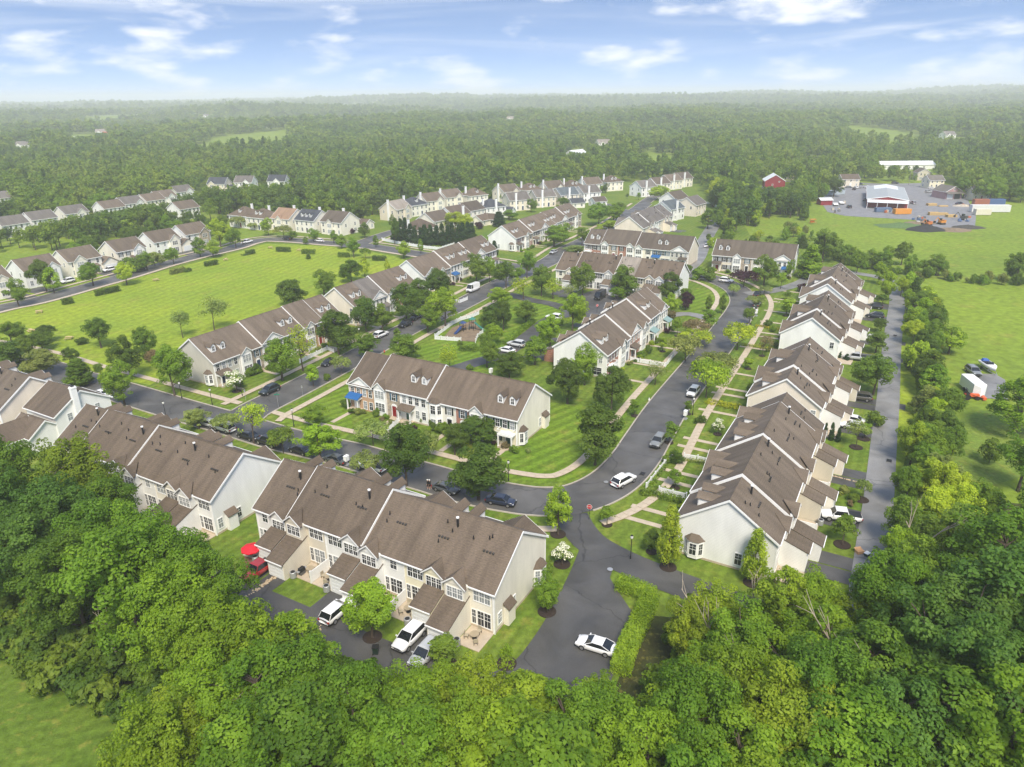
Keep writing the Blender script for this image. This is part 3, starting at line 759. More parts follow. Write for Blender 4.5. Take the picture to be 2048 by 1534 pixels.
def house_shell(root, x0, x1, D, eave, ridge, wm, zb=0.0, ends=(True, True), name='wall'):
    prof = [(-D / 2, zb), (D / 2, zb), (D / 2, eave), (0, ridge - 0.06), (-D / 2, eave)]
    b = MB()
    n = 5
    for i in range(n):
        j = (i + 1) % n
        (ya, za), (yb, zb_) = prof[i], prof[j]
        b.poly([(x0, ya, za), (x0, yb, zb_), (x1, yb, zb_), (x1, ya, za)])
    if ends[0]: b.poly([(x0, y, z) for y, z in reversed(prof)])
    if ends[1]: b.poly([(x1, y, z) for y, z in prof])
    return b.obj(name, wm, root)
def gable_roof(root, x0, x1, D, eave, ridge, rm, ov0=0.3, ov1=0.3, oe=0.35, name='roof', cap=True):
    sl = (ridge - eave) / (D / 2); b = MB()
    for s in (-1, 1):
        e = s * (D / 2 + oe); ze = eave - oe * sl
        a = [(x0 - ov0, e, ze), (x1 + ov1, e, ze), (x1 + ov1, 0, ridge), (x0 - ov0, 0, ridge)]
        b.hull8([(p[0], p[1], p[2] + 0.0) for p in a], [(p[0], p[1], p[2] + 0.16) for p in a])
    o = b.obj(name, rm, root)
    if cap:
        c = MB().hull8([(x0 - ov0, -0.18, ridge + 0.06), (x1 + ov1, -0.18, ridge + 0.06), (x1 + ov1, 0.18, ridge + 0.06), (x0 - ov0, 0.18, ridge + 0.06)],
                       [(x0 - ov0, -0.04, ridge + 0.22), (x1 + ov1, -0.04, ridge + 0.22), (x1 + ov1, 0.04, ridge + 0.22), (x0 - ov0, 0.04, ridge + 0.22)])
        c.obj('ridge_cap', rm, o)
    for s in (-1, 1):
        e = s * (D / 2 + oe); ze = eave - oe * sl
        y0, y1 = sorted((e, e + s * 0.12))
        MB().box(x0 - ov0, y0, ze - 0.02, x1 + ov1, y1, ze + 0.15).obj('gutter', M_TRIM, root)
    return o
def rake(root, x, D, eave, ridge, sgn, oe=0.35, h=0.26, t=0.07):
    sl = (ridge - eave) / (D / 2); b = MB()
    for s in (-1, 1):
        p0 = (s * (D / 2 + oe), eave - oe * sl); p1 = (0, ridge)
        lo = [(x, p0[0], p0[1] - h + 0.17), (x, p1[0], p1[1] - h + 0.17), (x, p1[0], p1[1] + 0.19), (x, p0[0], p0[1] + 0.19)]
        b.hull8(lo, [(x + sgn * t, p[1], p[2]) for p in lo])
    return b.obj('rake_board', M_TRIM, root)

# ================================================================== townhouse rows
ROWS = {}
def flat_rect(name, root_m, x0, y0, x1, y1, z, m, label=None):
    pts = [root_m @ Vector((a, b, 0)) for a, b in ((x0, y0), (x1, y0), (x1, y1), (x0, y1))]
    me = bpy.data.meshes.new(name)
    me.from_pydata([(p.x, p.y, z) for p in pts], [], [(0, 1, 2, 3)]); me.materials.append(m); me.update()
    return tag(add(name, me), label, None, kind='structure')
def make_row(key, label, phrase, a, b, rot, dz, fronts, walls, roof='brown', D=12.8, eave=5.6, ridge=10.0, rear=True, front=True,
             bay_end=None, box_end=None, drive=8.5, walk=8.0, swap=0, endwall=None, L=None, fence_parts=True, roofs=None, rear_flip=0, zr=10.0, end_wins=None):
    p, q = W(a[0], a[1], zr), W(b[0], b[1], zr)
    c = (p + q) / 2
    LL = L or (q - p).length
    n = len(fronts); uw = LL / n
    root = empty('townhouse_row', (c.x, c.y, 0), R(rot))
    tag(root, label, 'townhouse row')
    Mx = Matrix.Translation((c.x, c.y, 0)) @ Matrix.Rotation(R(rot), 4, 'Z')
    ROWS[key] = dict(root=root, M=Mx, L=LL, n=n, uw=uw, D=D, c=c)
    LANDMARKS.append((c.x, c.y, LL / 2, phrase, Mx, D))
    rr = random.Random(hash(key) % 1000 if False else sum(map(ord, key)))
    m = (ridge - eave) / (D / 2)
    yf, yr = -D / 2, D / 2
    roofs = roofs or [roof] * n
    # shells
    for i in range(n):
        x0 = -LL / 2 + i * uw; x1 = x0 + uw; z = dz[i]
        e0 = i == 0 or dz[i] > dz[i - 1] + 1e-6; e1 = i == n - 1 or dz[i] > dz[i + 1] + 1e-6
        house_shell(root, x0, x1, D, eave + z, ridge + z, wall_mat(walls[i]), 0.0, (e0, e1))
    if endwall:
        for s, k in endwall.items():
            x = -LL / 2 - 0.03 if s < 0 else LL / 2 + 0.03
            z = dz[0] if s < 0 else dz[-1]
            prof = [(-D / 2, 0), (D / 2, 0), (D / 2, eave + z), (0, ridge + z - 0.08), (-D / 2, eave + z)]
            MB().hull8([(x, y, zz) for y, zz in prof], [(x - s * 0.06, y, zz) for y, zz in prof]).obj('end_wall', wall_mat(k), root)
    # corner boards
    for sx in (-1, 1):
        for sy in (-1, 1):
            MB().box(sx * LL / 2 - 0.07, sy * D / 2 - 0.07, 0, sx * LL / 2 + 0.07, sy * D / 2 + 0.07, eave + (dz[0] if sx < 0 else dz[-1]) - 0.05).obj('corner_board', M_TRIM, root)
    fd = MB().box(-LL / 2 - 0.05, -D / 2 - 0.05, 0, LL / 2 + 0.05, D / 2 + 0.05, 0.32); fd.obj('foundation', M_CONC, root)
    # roofs by stretch of equal height and shingle
    i = 0
    while i < n:
        j = i
        while j + 1 < n and abs(dz[j + 1] - dz[i]) < 1e-6 and roofs[j + 1] == roofs[i]: j += 1
        x0 = -LL / 2 + i * uw; x1 = -LL / 2 + (j + 1) * uw; z = dz[i]
        hi0 = i == 0 or dz[i] > dz[i - 1]; hi1 = j == n - 1 or dz[i] > dz[j + 1]
        o0 = 0.3 if i == 0 else (0.14 if hi0 else 0.0); o1 = 0.3 if j == n - 1 else (0.14 if hi1 else 0.0)
        gable_roof(root, x0, x1, D, eave + z, ridge + z, roof_mat(roofs[i]), o0, o1)
        if hi0: rake(root, x0 - o0, D, eave + z, ridge + z, -1, h=0.45 if i else 0.3)
        if hi1: rake(root, x1 + o1, D, eave + z, ridge + z, 1, h=0.45 if j < n - 1 else 0.3)
        i = j + 1
    for i in range(n):
        x0 = -LL / 2 + i * uw; x1 = x0 + uw; xm = (x0 + x1) / 2; z = dz[i]
        rm = roof_mat(roofs[i]); ty = fronts[i]; wk = walls[i]
        E = eave + z
        # ---------------- front
        fl = (i + swap) % 2
        if ty[0] == 'dorm':
            for k in (-1, 1):
                xx = xm + k * 1.25
                yy = yf + 2.0
                dormer(root, xx, yy, E + m * 2.0 + 0.16, m, -1, rm)
            if front:
                cols = ty[1] if len(ty) > 1 else 'black'
                for k in range(4):
                    xx = x0 + 0.95 + k * (uw - 1.9) / 3
                    win(root, xx, yf, 3.45 + z, 0.85, 1.5)
                    if cols != 'none': shutters(root, xx, yf, 3.45 + z, 0.72, 1.5, 'F', cols)
                for k in (0, 1):
                    xx = (x0 + 0.95 + k * 1.5) if fl else (x1 - 0.95 - k * 1.5)
                    win(root, xx, yf, 0.75 + z, 0.85, 1.6)
                    if cols != 'none': shutters(root, xx, yf, 0.75 + z, 0.72, 1.6, 'F', cols)
                xd = (x1 - 1.75) if fl else (x0 + 1.75)
                door(root, xd, yf, 0.35, 'F', rr.randrange(5))
                porch(root, xd, yf, 0, 'F', w=3.0, roofm=rm if len(ty) < 3 else ty[2], balcony=len(ty) > 3 and ty[3])
        elif ty[0] == 'ped':
            gw = ty[3] if len(ty) > 3 else uw - 0.5
            gable_roof_part(root, 'gable_roof', xm, yf, E, gw, 0.62, m, rm, -1, 0.45, M_TRIM)
            if front:
                fc = ty[1] if len(ty) > 1 else None
                if fc: MB().box(x0 + 0.04, yf - 0.08, 0.0, x1 - 0.04, yf + 0.05, E - 0.02).obj('front_facing', wall_mat(fc), root)
                for k in range(4):
                    xx = x0 + 0.95 + k * (uw - 1.9) / 3
                    win(root, xx, yf - 0.08, 3.4 + z, 0.8, 1.45)
                for k in (0, 1):
                    xx = (x0 + 0.95 + k * 1.5) if fl else (x1 - 0.95 - k * 1.5)
                    win(root, xx, yf - 0.08, 0.7 + z, 0.85, 1.6)
                xd = (x1 - 1.8) if fl else (x0 + 1.8)
                door(root, xd, yf - 0.08, 0.35, 'F', rr.randrange(5))
                porch(root, xd, yf - 0.08, 0, 'F', w=2.9, roofm=ty[2] if len(ty) > 2 and ty[2] else rm)
        elif ty[0] in ('bay', 'yab'):
            left = ty[0] == 'bay'
            bx = x0 + 1.75 if left else x1 - 1.75; ox = x1 - 1.55 if left else x0 + 1.55
            fc = ty[1] if len(ty) > 1 else None
            MB().box(bx - 1.4, yf - 0.55, 0, bx + 1.4, yf + 0.05, E - 0.02).obj('bay_front', M_TRIM, root)
            gable_roof_part(root, 'gable_roof', bx, yf - 0.55, E - 0.02, 2.8, 0.85, m, rm, -1, 0.3, M_TRIM)
            if front:
                win(root, bx, yf - 0.55, 3.35 + z, 2.1, 1.6, cols=3)
                win(root, bx, yf - 0.55, 0.65 + z, 2.1, 1.75, cols=3)
                if fc: MB().box(min(bx + 1.4, x1) if left else x0 + 0.04, yf - 0.08, 0, x1 - 0.04 if left else bx - 1.4, yf + 0.05, E - 0.02).obj('front_facing', wall_mat(fc), root)
                win(root, ox, yf - 0.08, 3.4 + z, 0.9, 1.5); shutters(root, ox, yf - 0.08, 3.4 + z, 0.8, 1.5, 'F', ty[2] if len(ty) > 2 else 'blue')
                door(root, ox, yf - 0.08, 0.35, 'F', rr.randrange(3))
                st = MB()
                for k in range(3): st.box(ox - 0.75, yf - 0.1 - 0.32 * (3 - k), 0, ox + 0.75, yf - 0.06, 0.12 * (k + 1))
                st.obj('front_steps', M_CONC, root)
        elif ty[0] == 'poly':
            bx = x0 + 1.9; ox = x1 - 1.5
            angled_bay(root, bx, yf, 0, E - 0.1, 'F', 2.9, 0.95, rm)
            if front:
                win(root, ox, yf, 3.4 + z, 0.9, 1.5); shutters(root, ox, yf, 3.4 + z, 0.8, 1.5, 'F', 'black')
                door(root, ox, yf, 0.35, 'F', 1)
        # front walk
        if walk:
            xd = (x1 - 1.75) if fl else (x0 + 1.75)
            if ty[0] == 'bay': xd = x1 - 1.55
            if ty[0] == 'yab': xd = x0 + 1.55
            flat_rect('front_walk', Mx, xd - 0.5, yf - walk, xd + 0.5, yf - 1.0, 0.057, M_CONC)
        # ---------------- rear
        if rear:
            hi = (i + rear_flip) % 2 == 0
            gx = (x1 - 1.62) if hi else (x0 + 1.62); ox = (x0 + 1.65) if hi else (x1 - 1.65)
            gd = 4.6 if hi else 3.3; gw = 2.98
            wm = wall_mat(wk)
            gs = 0.36
            zl = 2.5 if hi else 2.95; zh = zl + gd * gs
            prof = [(yr, 0), (yr + gd, 0), (yr + gd, zl), (yr, zh)]
            g = MB().hull8([(gx - gw / 2 + 0.02, y, zz) for y, zz in prof], [(gx + gw / 2 - 0.02, y, zz) for y, zz in prof]).obj('garage_wing', wm, root)
            ov = 0.16
            MB().slab([(gx - gw / 2 - 0.02, yr, zh + 0.14), (gx - gw / 2 - 0.02, yr + gd + 0.3, zl + 0.14 - 0.3 * gs), (gx + gw / 2 + 0.02, yr + gd + 0.3, zl + 0.14 - 0.3 * gs), (gx + gw / 2 + 0.02, yr, zh + 0.14)], 0.14).obj('wing_roof', rm, g)
            MB().box(gx - gw / 2 - 0.02, yr + gd + 0.3, zl - 0.12, gx + gw / 2 + 0.02, yr + gd + 0.4, zl + 0.03).obj('gutter', M_TRIM, g)
            garage_door(root, gx, yr + gd, 0.02, 'B')
            # upper gabled projection
            pj = 0.9 if hi else 0.5
            MB().box(gx - 1.45, yr - 0.05, zh - 0.35, gx + 1.45, yr + pj, E - 0.02).obj('upper_projection', wm, root)
            gable_roof_part(root, 'gable_roof', gx, yr + pj, E - 0.02, 2.9, 0.8, m, rm, 1, 0.3, wm)
            win(root, gx, yr + pj, 3.72 + z, 2.1, 1.35, 'B', cols=3)
            # house half beside the garage
            if (i % 3) == 2: win(root, ox, yr, 3.7 + z, 0.95, 1.3, 'B')
            else: win(root, ox, yr, 3.55 + z, 2.2, 1.55, 'B', cols=3)
            win(root, ox - 0.25, yr, 0.5, 1.75, 2.05, 'B', cols=2, name='sliding_door')
            win(root, ox + 1.15, yr, 0.55, 0.5, 1.95, 'B')
            if fence_parts:
                px0, px1 = (x0 + 0.1, gx - gw / 2 - 0.1) if hi else (gx + gw / 2 + 0.1, x1 - 0.1)
                MB().box(px0, yr + 0.05, 0, px1, yr + 3.4, 0.1).obj('patio', M_CONC, root)
                xb = x0 if hi else x1
                if 0 < (i if hi else i + 1) < n and hi:
                    MB().box(xb - 0.05, yr + 0.05, 0.05, xb + 0.05, yr + 3.3, 1.75).box(xb - 0.09, yr + 3.2, 0, xb + 0.09, yr + 3.4, 1.9).obj('privacy_fence', M_TRIM, root)
            if drive: flat_rect('driveway', Mx, gx - 1.5, yr + gd - 0.1, gx + 1.5, yr + gd + drive, 0.058, M_DRIVE)
            # pipes on the rear slope
            for k in range(rr.choice((2, 3, 3))):
                yy = rr.uniform(0.8, D / 2 - 2.4); xx = rr.uniform(x0 + 0.8, x1 - 0.8)
                add('vent_pipe', PIPE_S, root, (xx, yy, ridge + z - m * yy + 0.16))
            for k in range(4):
                yy = D * 0.24; xx = xm - 1.2 + k * 0.42
                add('roof_vent', VENT_B, root, (xx, yy, ridge + z - m * yy + 0.2))
            if i % 2 == 1 or i == n - 1:
                yy = rr.uniform(0.9, 1.8); add('flue_pipe', PIPE_T, root, (x0 + rr.uniform(1.2, 2.5), yy, ridge + z - m * yy + 0.2))
    dsp = MB().box(-0.05, -0.05, 0.1, 0.05, 0.05, eave - 0.1).mesh('downspout', M_TRIM)
    for i in range(n + 1):
        for yy in ((yf - 0.06,) if front else ()) + ((yr + 0.06,) if rear else ()):
            add('downspout', dsp, root, (max(-LL / 2 + 0.12, min(LL / 2 - 0.12, -LL / 2 + i * uw)), yy, 0))
    # ---------------- end features
    for s in (-1, 1):
        x = s * LL / 2; face = 'L' if s < 0 else 'R'
        xx = x + s * (0.06 if endwall and s in endwall else 0.0)
        for (y_, z_, w_, h_) in (end_wins or {}).get(s, ()): win(root, xx, y_, z_, w_, h_, face)
        if bay_end and s in bay_end:
            angled_bay(root, xx, bay_end[s], 0.35, 2.6, face, 2.5, 0.8, roof_mat(roofs[0]))
        if box_end and s in box_end:
            y = box_end[s]
            x0_, x1_ = sorted((xx, xx + s * 0.7))
            bo = MB().box(x0_, y - 0.8, 0, x1_, y + 0.8, 2.4).obj('fireplace_box', wall_mat((endwall or {}).get(s, walls[0 if s < 0 else -1])), root)
            MB().slab([(xx, y - 0.95, 3.15), (xx + s * 0.85, y - 0.95, 2.4), (xx + s * 0.85, y + 0.95, 2.4), (xx, y + 0.95, 3.15)][::s], 0.1).obj('roof', roof_mat(roofs[0]), bo)
            win(root, xx, y - 1.7 if y < 3 else y - 1.6, 0.9, 0.75, 1.5, face); win(root, xx, y + 1.7, 0.9, 0.75, 1.5, face)
    return root

Rm = {'A': None}
P_ = 'ped'; Dm = 'dorm'
make_row('A', 'long cream-ended townhouse row with six rear garages, patios and a red umbrella beside it', 'the long row with rear patios', (572, 922), (1042, 1068), 150.3,
         [0.35, 0.35, 0.35, 0.7, 0.7, 0.2], [('ped',), ('dorm',), ('ped',), ('dorm',), ('ped',), ('dorm',)], ['cream', 'yellow', 'white', 'white', 'tan', 'white'], 'brown',
         front=False, bay_end={-1: -4.4}, box_end={-1: 3.6}, swap=1, endwall={-1: 'cream'}, walk=6.0)
make_row('B', 'brown-roofed townhouse row with a blank white end wall behind the big trees', 'the row with the blank white end', (176, 812), (484, 911), 150.3,
         [0.35, 0.35, 0.35, 0.6, 0.6, 0.2], [('ped',), ('dorm',), ('ped',), ('dorm',), ('ped',), ('dorm',)], ['white', 'cream', 'white', 'white', 'grey', 'cream'], 'brown', front=False, swap=1, endwall={-1: 'white'}, box_end={-1: 3.8}, walk=6.0)
make_row('C', 'pale townhouse block with grey-brown roof and beige party wall by the street', 'the block with the beige party wall', (-80, 713), (60, 753), 150.3,
         [0.0, 0.0, 0.0, 0.0], [('dorm',), ('ped',), ('dorm',), ('ped',)], ['beige', 'cream', 'cream', 'cream'], 'taupe', front=False, walk=0, endwall={-1: 'beige'}, fence_parts=False)
make_row('D', 'townhouse row facing the street with blue porch roof, dormers and cream end wall', 'the blue-porch row', (734, 703), (1069, 768), ANG,
         [-0.25, 0.3, 0.3, 0.0, 0.0, 0.0], [('ped', 'brick', M_BLUE), ('bay', 'stone', 'blue'), ('dorm', 'none'), ('poly',), ('yab', 'redbrick', 'blue'), ('dorm', 'green', None, True)],
         ['brick', 'white', 'white', 'ivory', 'cream', 'yellow'], 'brown', rear=False, bay_end={1: -4.6}, box_end={1: 3.9}, endwall={1: 'cream'}, walk=7.5)
make_row('E', 'townhouse row with grey-beige end wall, dormers and bay window beside the playing field', 'the grey-beige-ended row', (388, 680), (634, 592), 60.3,
         [0.0, 0.0, 0.35, 0.35, 0.6, 0.4], [('dorm', 'none'), ('bay', 'stone', 'blue'), ('ped',), ('dorm', 'black'), ('bay', 'brick', 'black'), ('dorm', 'black')],
         ['grey', 'grey', 'white', 'white', 'white', 'cream'], 'taupe', rear=False, bay_end={-1: -4.4}, box_end={-1: 3.4}, endwall={-1: 'grey'}, walk=6.0)
make_row('F', 'townhouse row with a tall plain tan end wall between field and street', 'the tan-ended row', (672, 576), (794, 535), 60.3,
         [0.0, 0.0, 0.35, 0.35], [('dorm', 'black'), ('ped',), ('bay', 'brick', 'black'), ('dorm', 'black')], ['beige', 'white', 'cream', 'white'], 'taupe', rear=False, endwall={-1: 'beige'}, end_wins={-1: [(-5.2, 3.4, 0.8, 1.4), (-4.4, 0.6, 2.0, 1.7)]}, roofs=['taupe', 'grey', 'taupe', 'taupe'], walk=6)
make_row('G', 'townhouse row with a white gable facing the field corner and a blue awning', 'the blue-awning row', (814, 521), (962, 475), 60.3,
         [0.0, 0.0, 0.4, 0.4, 0.7, 0.7], [('ped',), ('bay', 'stone', 'blue'), ('dorm', 'none', M_BLUE), ('dorm', 'black'), ('ped',), ('dorm', 'black')], ['white', 'cream', 'white', 'cream', 'white', 'white'], 'taupe', rear=False, endwall={-1: 'white'}, walk=6)
make_row('H', 'townhouse row with tall white end wall, end bay window and maroon shutters', 'the maroon-shuttered row', (1009, 452), (1080, 427), 60.3,
         [0.0, 0.0, 0.4, 0.4, 0.4], [('dorm', 'maroon'), ('bay', 'stone', 'black'), ('dorm', 'black'), ('ped',), ('dorm', 'black')], ['white', 'cream', 'khaki', 'white', 'white'], 'taupe', rear=False, bay_end={-1: -4.5}, end_wins={-1: [(1.6, 0.8, 0.85, 1.6)]}, endwall={-1: 'white'}, walk=6)
make_row('I', 'far townhouse row with white gable end and paired dormers beyond the maroon-shuttered row', 'the far paired-dormer row', (1085, 425), (1136, 408), 60.3,
         [0.0, 0.0, 0.4, 0.4], [('dorm', 'none'), ('ped',), ('dorm', 'black'), ('bay', 'stone', 'black')], ['white', 'cream', 'grey', 'khaki'], 'taupe', rear=False, endwall={-1: 'white'}, walk=6)
make_row('J', 'townhouse row with rear garages, one pale roof stretch and a white end wall', 'the pale-roofed row', (1130, 503), (1368, 527), 150.3,
         [0.2, 0.2, 0.2, 0.35, 0.35, -0.2], [('dorm',), ('ped',), ('dorm',), ('ped',), ('dorm',), ('ped',)], ['white', 'tan', 'grey', 'white', 'white', 'cream'], 'brown', front=False, endwall={-1: 'white'}, end_wins={-1: [(4.6, 0.9, 0.85, 1.6)]},
         roofs=['brown', 'brown', 'pale', 'brown', 'brown', 'brown'], walk=0, fence_parts=False)
make_row('K', 'townhouse row with white upper balconies, dormers and a broad white pediment', 'the balcony row', (1184, 457), (1389, 474), ANG,
         [-0.2, 0.3, 0.3, 0.0, 0.0, 0.0], [('dorm', 'black', None, True), ('bay', 'stone', 'blue'), ('yab', 'redbrick', 'black'), ('bay', 'cream', 'black'), ('dorm', 'blue', M_BLUE), ('ped', 'grey')],
         ['redbrick', 'cream', 'cream', 'white', 'cream', 'grey'], 'dark', rear=False, endwall={1: 'beige'}, walk=6)
make_row('L', 'townhouse row with black shutters, white steps and a purple tree in front', 'the purple-tree row', (1435, 479), (1595, 489), ANG + 3.0,
         [0.0, 0.0, 0.0, 0.0], [('dorm', 'black'), ('bay', 'stone', 'blue'), ('yab', 'grey', 'black'), ('ped', 'white', M_BLUE)], ['tan', 'cream', 'grey', 'white'], 'dark', rear=False, endwall={1: 'white'}, walk=6)
make_row('M', 'townhouse row with a broad white gable end, brick-and-cream front and white picket fence', 'the picket-fenced row', (1167, 664), (1286, 578), 60.3,
         [0.0, 0.0, 0.4, 0.4, 0.8, 0.5], [('dorm', 'maroon', None, True), ('bay', 'white', 'blue'), ('ped', 'redbrick'), ('bay', 'cream', 'black'), ('dorm', 'blue', M_TEAL), ('ped', 'ivory', M_TEAL, 5.4)],
         ['redbrick', 'white', 'khaki', 'white', 'white', 'ivory'], 'taupe', rear=True, endwall={-1: 'white'}, end_wins={-1: [(5.2, 0.8, 0.8, 1.6), (-4.2, 0.6, 2.2, 1.7), (-5.0, 3.5, 0.8, 1.4)]}, walk=8, drive=6, fence_parts=False)
Nf = [('ped',), ('dorm',), ('ped',), ('dorm',), ('ped',), ('dorm',)]
make_row('N1', 'nearest alley row with a huge white end wall, corner bay window and young trees', 'the huge white end wall', (1463, 1001), (1571, 787), 240.3,
         [0.0, 0.9, 0.9, 0.5, 0.5, 0.0], [('ped',), ('dorm',), ('dorm',), ('ped',), ('dorm',), ('dorm',)], ['beige', 'khaki', 'cream', 'khaki', 'white', 'white'], 'taupe', front=None, endwall={1: 'white'}, bay_end={1: -3.9}, end_wins={1: [(4.9, 0.8, 0.85, 1.7), (1.9, 0.8, 0.85, 1.7)]}, walk=9.5, drive=9, swap=1)
make_row('N2', 'alley row with a cream end wall rising above a white neighbour', 'the cream-ended alley row', (1576, 758), (1618, 676), 240.3,
         [0.0, 0.5, 0.5, 0.0], [('ped',), ('dorm',), ('ped',), ('dorm',)], ['khaki', 'white', 'beige', 'white'], 'taupe', front=None, endwall={1: 'beige'}, end_wins={1: [(5.2, 3.4, 0.8, 1.4)]}, walk=9.5, drive=9)
make_row('N3', 'alley row with a bright white end wall and side window, third along the alley', 'the third alley row', (1626, 636), (1656, 582), 240.3,
         [0.0, 0.5, 0.5, 0.0], [('dorm',), ('ped',), ('dorm',), ('ped',)], ['white', 'white', 'cream', 'white'], 'taupe', front=None, endwall={1: 'white'}, end_wins={1: [(5.0, 3.4, 0.8, 1.4)]}, walk=9.5, drive=9)
make_row('N4', 'last alley row with a white gable end near the far bend of the alley', 'the last alley row', (1656, 568), (1680, 527), 240.3,
         [0.0, 0.5, 0.5, 0.0], [('dorm',), ('ped',), ('dorm',), ('ped',)], ['cream', 'white', 'cream', 'white'], 'taupe', front=None, endwall={1: 'white'}, end_wins={1: [(5.0, 3.4, 0.8, 1.4)]}, walk=9.5, drive=9)
make_row('Q', 'far townhouse row with a beige gable end seen above the balcony row', 'the far beige-gabled row', (1266, 434), (1314, 409), 240.3,
         [0.0, 0.4, 0.4, 0.0], [('dorm',), ('ped',), ('dorm',), ('ped',)], ['cream', 'beige', 'white', 'tan'], 'grey', front=None, endwall={1: 'beige'}, walk=0, drive=5, fence_parts=False)

# foundation shrubs along the visible fronts
FOUND = []
for key in ('D', 'E', 'F', 'G', 'H', 'K', 'L', 'M', 'N1', 'N2', 'N3', 'N4'):
    q = ROWS[key]
    for i in range(q['n']):
        for k in range(3):
            x = -q['L'] / 2 + (i + rnd.uniform(0.1, 0.95)) * q['uw']
            v = q['M'] @ Vector((x, -q['D'] / 2 - rnd.uniform(1.0, 2.6), 0)); FOUND.append((v.x, v.y, rnd.uniform(0.5, 0.95), rnd.choice(('mid', 'dark', 'green', 'olive', 'bright', 'purple', 'lime'))))

# ================================================================== detached houses
CHIM = {}
def make_house(label, phrase, px, z, rot, w, d, eave, ridge, kind='gable', wall='white', roof='taupe', end_wall=None, fg=None, dorms=0, dside=-1, chim=None, porch_on=False, wing=None, win_front=4, shut=None, ends=(1, -1), rear_win=True, name='house', group=None, floors=2, fgw=4.6, chim_h=1.1):
    c = W(px[0], px[1], z)
    root = empty(name, (c.x, c.y, 0), R(rot))
    tag(root, label, 'house' if name != 'detached_garage' else 'garage', group)
    if phrase: LANDMARKS.append((c.x, c.y, w / 2, phrase, root.matrix_basis.copy() if False else Matrix.Translation((c.x, c.y, 0)) @ Matrix.Rotation(R(rot), 4, 'Z'), d))
    wm = wall_mat(wall); rm = roof_mat(roof); sl = (ridge - eave) / (d / 2)
    if kind == 'gable':
        house_shell(root, -w / 2, w / 2, d, eave, ridge, wm)
        gable_roof(root, -w / 2, w / 2, d, eave, ridge, rm)
        rake(root, -w / 2 - 0.3, d, eave, ridge, -1); rake(root, w / 2 + 0.3, d, eave, ridge, 1)
        hw = w / 2
    else:
        MB().box(-w / 2, -d / 2, 0, w / 2, d / 2, eave).obj('wall', wm, root)
        o = 0.4; hw = max(0.6, w / 2 - d / 2 * 0.95)
        zz = eave - 0.05
        A = [(-w / 2 - o, -d / 2 - o, zz), (w / 2 + o, -d / 2 - o, zz), (w / 2 + o, d / 2 + o, zz), (-w / 2 - o, d / 2 + o, zz)]
        r0, r1 = (-hw, 0, ridge), (hw, 0, ridge)
        MB().poly([A[0], A[1], r1, r0]).poly([A[1], A[2], r1]).poly([A[2], A[3], r0, r1]).poly([A[3], A[0], r0]).poly(A[::-1]).obj('roof', rm, root)
        for q in ((-w / 2 - o - 0.05, -d / 2 - o - 0.05, w / 2 + o + 0.05, -d / 2 - o + 0.05), (-w / 2 - o - 0.05, d / 2 + o - 0.05, w / 2 + o + 0.05, d / 2 + o + 0.05), (-w / 2 - o - 0.05, -d / 2 - o + 0.05, -w / 2 - o + 0.05, d / 2 + o - 0.05), (w / 2 + o - 0.05, -d / 2 - o + 0.05, w / 2 + o + 0.05, d / 2 + o - 0.05)):
            MB().box(q[0], q[1], zz - 0.12, q[2], q[3], zz + 0.08).obj('gutter', M_TRIM, root)
    yf = -d / 2
    for fl in range(floors):
        zz = 0.9 + fl * 2.75
        for k in range(win_front):
            x = -w / 2 + w * (k + 0.5) / win_front
            if fl == 0 and k == win_front // 2 and floors > 1: continue
            win(root, x, yf, zz, 0.95, 1.5)
            if shut: shutters(root, x, yf, zz, 0.85, 1.5, 'F', shut)
    if floors > 1: door(root, -w / 2 + w * (win_front // 2 + 0.5) / win_front, yf, 0.3, 'F', rnd.randrange(4))
    for s in ends:
        face = 'R' if s > 0 else 'L'
        for y in (-d / 4, d / 4):
            win(root, s * w / 2, y, 0.9 + (floors - 1) * 2.75, 0.85, 1.4, face)
        if floors > 1 and rear_win: win(root, s * w / 2, d / 4, 0.9, 1.5, 1.5, face, cols=2)
    if fg is not None:
        MB().box(fg - fgw / 2, yf - 0.8, 0, fg + fgw / 2, yf + 0.05, eave - 0.01).obj('front_bay', wall_mat(end_wall) if end_wall else wm, root)
        gable_roof_part(root, 'gable_roof', fg, yf - 0.8, eave - 0.02, fgw, 0.85, sl, rm, -1, 0.3, wall_mat(end_wall) if end_wall else wm)
        win(root, fg, yf - 0.8, 3.55, 2.2, 1.55, cols=3)
        win(root, fg, yf - 0.8, 0.85, 2.2, 1.6, cols=3)
    for k in range(dorms):
        x = (k - (dorms - 1) / 2) * 2.6
        yy = dside * (d / 2 - 1.7)
        dormer(root, x, yy, eave + sl * 1.7 + 0.1, sl, dside, rm)
    if chim:
        for cx, cyy in chim:
            ck = round(ridge, 1)
            if (ck, chim_h) not in CHIM:
                CHIM[(ck, chim_h)] = MB().box(-0.5, -0.36, 0, 0.5, 0.36, ridge + chim_h).box(-0.57, -0.43, ridge + chim_h - 0.35, 0.57, 0.43, ridge + chim_h - 0.2).box(-0.25, -0.25, ridge + chim_h, 0.25, 0.25, ridge + chim_h + 0.25, 1).mesh('chimney', [M_TRIM, M_DARK])
            add('chimney', CHIM[(ck, chim_h)], root, (cx, cyy, 0), 0 if abs(cyy) > abs(cx) else math.pi / 2)
    if porch_on:
        x = -w / 2 + w * (win_front // 2 + 0.5) / win_front
        porch(root, x, yf, 0, 'F', w=min(5, w * 0.5), d=1.9, roofm=rm)
